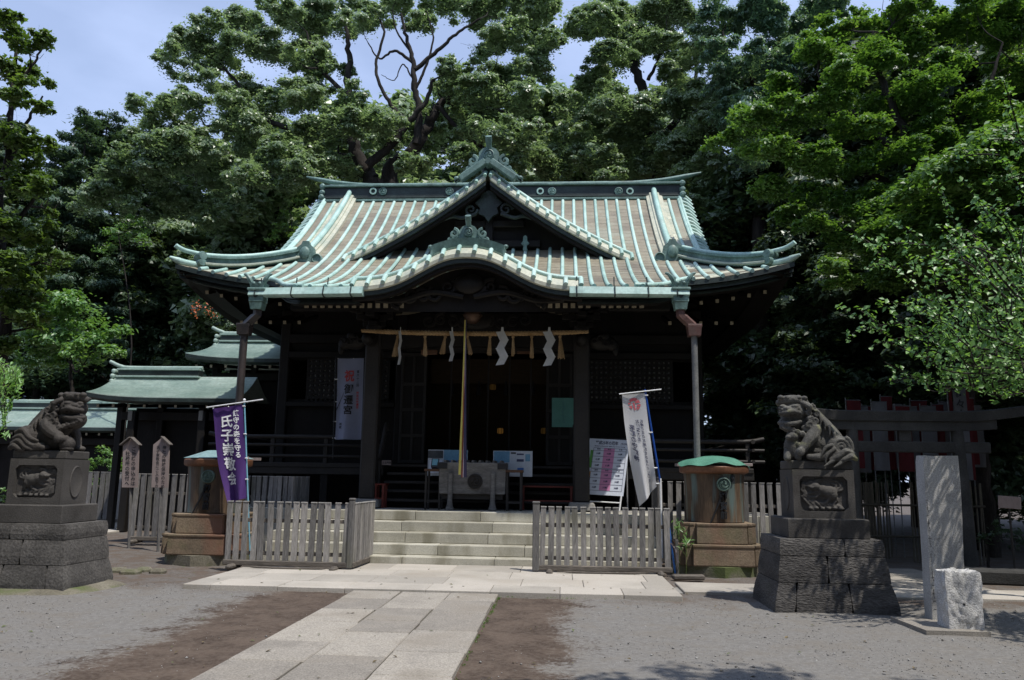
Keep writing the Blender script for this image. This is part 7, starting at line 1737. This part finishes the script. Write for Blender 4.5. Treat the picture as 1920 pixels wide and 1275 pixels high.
blob_tree('maple_tree', 'maple crown above the side path at far right', (11.5, 12.6, 0), (9.2, 13.8, 6.5), (2.9, 2.0, 1.2), 40, (.7, 1.1), 'leaf_maple', 62, 300, .095, .07, th=.28, group='maples at the edges of the forecourt', zs=.5, flat=.4, tri=True)  # crown added and thickened so the torii falls into shade
blob_tree('maple_tree', 'maple crown shading the torii from the far right', (12.6, 16.6, 0), (9.8, 16.2, 6.5), (2.8, 2.0, 1.3), 44, (.7, 1.1), 'leaf_maple_dark', 63, 260, .11, .08, th=.26, group='maples at the edges of the forecourt', zs=.5, flat=.4, tri=True)  # added crown, keeps the sun off the votive banners and torii
# --- dark evergreen wood behind: individual trees, sharing two shapes
def wood_shape(seed):
    r = np.random.default_rng(seed); cl_ = []
    for i in range(58):
        z = r.uniform(1.6, 12.5); f = math.sin(min(max((z-.2)/13, .08), 1)*math.pi)**.6; a = r.uniform(0, 6.28); q = 2.9*f*math.sqrt(r.uniform(.1, 1)); cl_.append((q*math.cos(a), q*math.sin(a), z, r.uniform(.8, 1.35)))
    return cl_
protos = []
for k, sd in enumerate((71, 72)):
    cl_ = wood_shape(sd); sk = skeleton([([(0,0,0),(.1,0,5),(-.1,.1,9),(0,0,12)], .3, .06)], cl_, sd, .05).mesh('trunk'); sk.materials.append(MAT['bark'])
    v, f, a = crown(cl_, 110, .22, .15, sd, nsub=11, fill=.7, tri=True); o = tri_mesh('crown', v, f, a, ('leaf_dark', 'leaf_camphor')[k]); COL.objects.unlink(o); protos.append((sk, o.data)); bpy.data.objects.remove(o)
spots = [(-30,34,1.5),(-26,30,1.25),(-22,35,1.35),(-17.5,36,1.35),(-13.5,35,1.4),(-9.5,38,1.6),(-4.5,39,1.65),(-14.5,33,.85),(-19.5,32.5,.95),(0.5,40,1.7),(4.8,38,1.6),(8.5,31,1.4),(9.4,26.5,1.25),(12.5,29,1.45),(11.6,22.5,1.1),(15,25.5,1.35),(18,31,1.6),(14.4,19.5,1.05),(18,21.5,1.3),(22,27,1.6),(7.6,22.6,.72),(-11.0,31.5,.85),(22.5,18,1.4),(9.8,19.6,.62),(-24.5,33,1.1),(6.3,26.5,.95),(-28,20,1.2)]
unseen = [(-12,-7,1.3),(-6,-11,1.4),(0,-13,1.4),(6,-11,1.4),(12,-7,1.4),(16.5,0,1.3),(-16,0,1.3),(-15,7,1.2),(18,8,1.3)]     # out-of-view trees, added only to hold back skylight around the forecourt
where = {0:'at the far left edge of the wood',7:'low behind the side buildings, left of the flowering shrub',8:'low behind the bright rounded tree',20:'low beside the right eave corner of the hall',23:'low behind the torii and its banners',22:'at the far right edge of the wood'}
for i, (x, y_, s_) in enumerate(spots+unseen):
    t = thing('evergreen_tree', (x, y_, 0), 'tall dark evergreen tree of the grove behind the viewpoint' if i >= len(spots) else 'dark evergreen tree '+where[i] if i in where else 'tall dark evergreen tree in the wood behind the shrine', 'tree', 'dark evergreens of the wood behind'); sk, cr = protos[1 if i in (3, 4, 5, 6, 9, 10, 21) else 0]
    t.scale = (s_, s_, s_); t.rotation_euler = (0, 0, i*1.9)
    for nm, me in (('trunk', sk), ('crown', cr)): o = bpy.data.objects.new(nm, me); COL.objects.link(o); o.parent = t
# --- low planting
def bush(name, label, lst, y_, leafn, dens, L_, W_, seed, **k):
    cl = C_(lst, y_, .25, seed); b0 = PY(lst[0][0], lst[0][1], y_); return tree(name, label, (b0[0], y_, 0), [([(b0[0],y_,0),tuple(b0)], .04, .015)], cl, leafn, 'bark', seed, dens, L_, W_, cat='bush', twig=.012, **k)
bush('leafy_bush', 'bright green bush behind the far left fence', [(175,868,22),(205,862,22),(150,872,20),(228,872,18),(190,845,14),(265,870,16),(160,885,20),(215,880,20),(185,905,22),(160,930,20),(230,900,18)], 23.3, 'leaf_bright', 300, .09, .05, 81)
bush('leafy_bush', 'sunlit low plants at the left edge behind the pedestal', [(8,985,16),(15,965,12),(0,940,16),(10,920,10)], 13.5, 'leaf_bright', 500, .06, .03, 82)
# bamboo grass beside the right tank
for (u, v, lab, sd) in ((1272, 995, 'small bamboo-grass sprig rising beside the right tank', 1), (1285, 1030, 'small weed on the right tank base', 2)):
    r = np.random.default_rng(sd); p = PY(u, v, 13.15); t = thing('bamboo_grass', (p[0], 13.15, 0), lab, 'plant', 'small weeds by the right tank'); m = MB(); Q = []
    for i in range(5): e = p+np.array([r.uniform(-.06,.12), r.uniform(-.06,.06), r.uniform(-.02,.16)]); m.tube([(p[0], 13.15, .02), (p[0]+.02, 13.15, p[2]*.7), e], .004, 3); Q += [e+r.normal(0,.035,3) for _ in range(6)]
    m.build('stem', 'moss', t); Q = np.array(Q); v_, f_, a_ = leaves(Q, np.tile([0,-.3,1.0],(len(Q),1)), .12, .022, r, droop=.4); tri_mesh('leaf_blades', v_, f_, a_, 'leaf_bright', t)
# thin undergrowth in the dark at right
bush('leafy_bush', 'dim low shrub in the shade at the far right', [(1850,1010,20),(1890,1005,22),(1870,990,16),(1910,1020,20)], 15.5, 'leaf_dark', 260, .09, .05, 83)
# flat moss patches at the tank feet


# fallen leaves lying on the forecourt and the paving
r = np.random.default_rng(91); n = 280
xy = np.stack([r.uniform(-8.5, 6.5, n), 5.2+r.random(n)**1.2*8.0], 1)
zz = np.where((xy[:, 0] > -5.1) & (xy[:, 0] < 1.55) & (xy[:, 1] > 10.6), .068, np.where((xy[:, 0] > -2.76) & (xy[:, 0] < -.84) & (xy[:, 1] < 10.6), .044, .006)); zz = np.where(xy[:, 1] > 13.5, -.2, zz)
v, f, a = leaves(np.column_stack([xy, zz]), np.tile([0, 0, 1.0], (n, 1)), .045, .022, r, droop=0, jit=.25)
surf('dry_leaf', [(.10,.075,.035),(.16,.12,.06),(.09,.11,.04)], 9, .8, 60, .2, 0, attr=.8)
o = tri_mesh('fallen_leaves', v, f, a, 'dry_leaf', kind='stuff'); o['label'] = 'scattered dry leaves on the gravel and paving'; o['category'] = 'leaves'
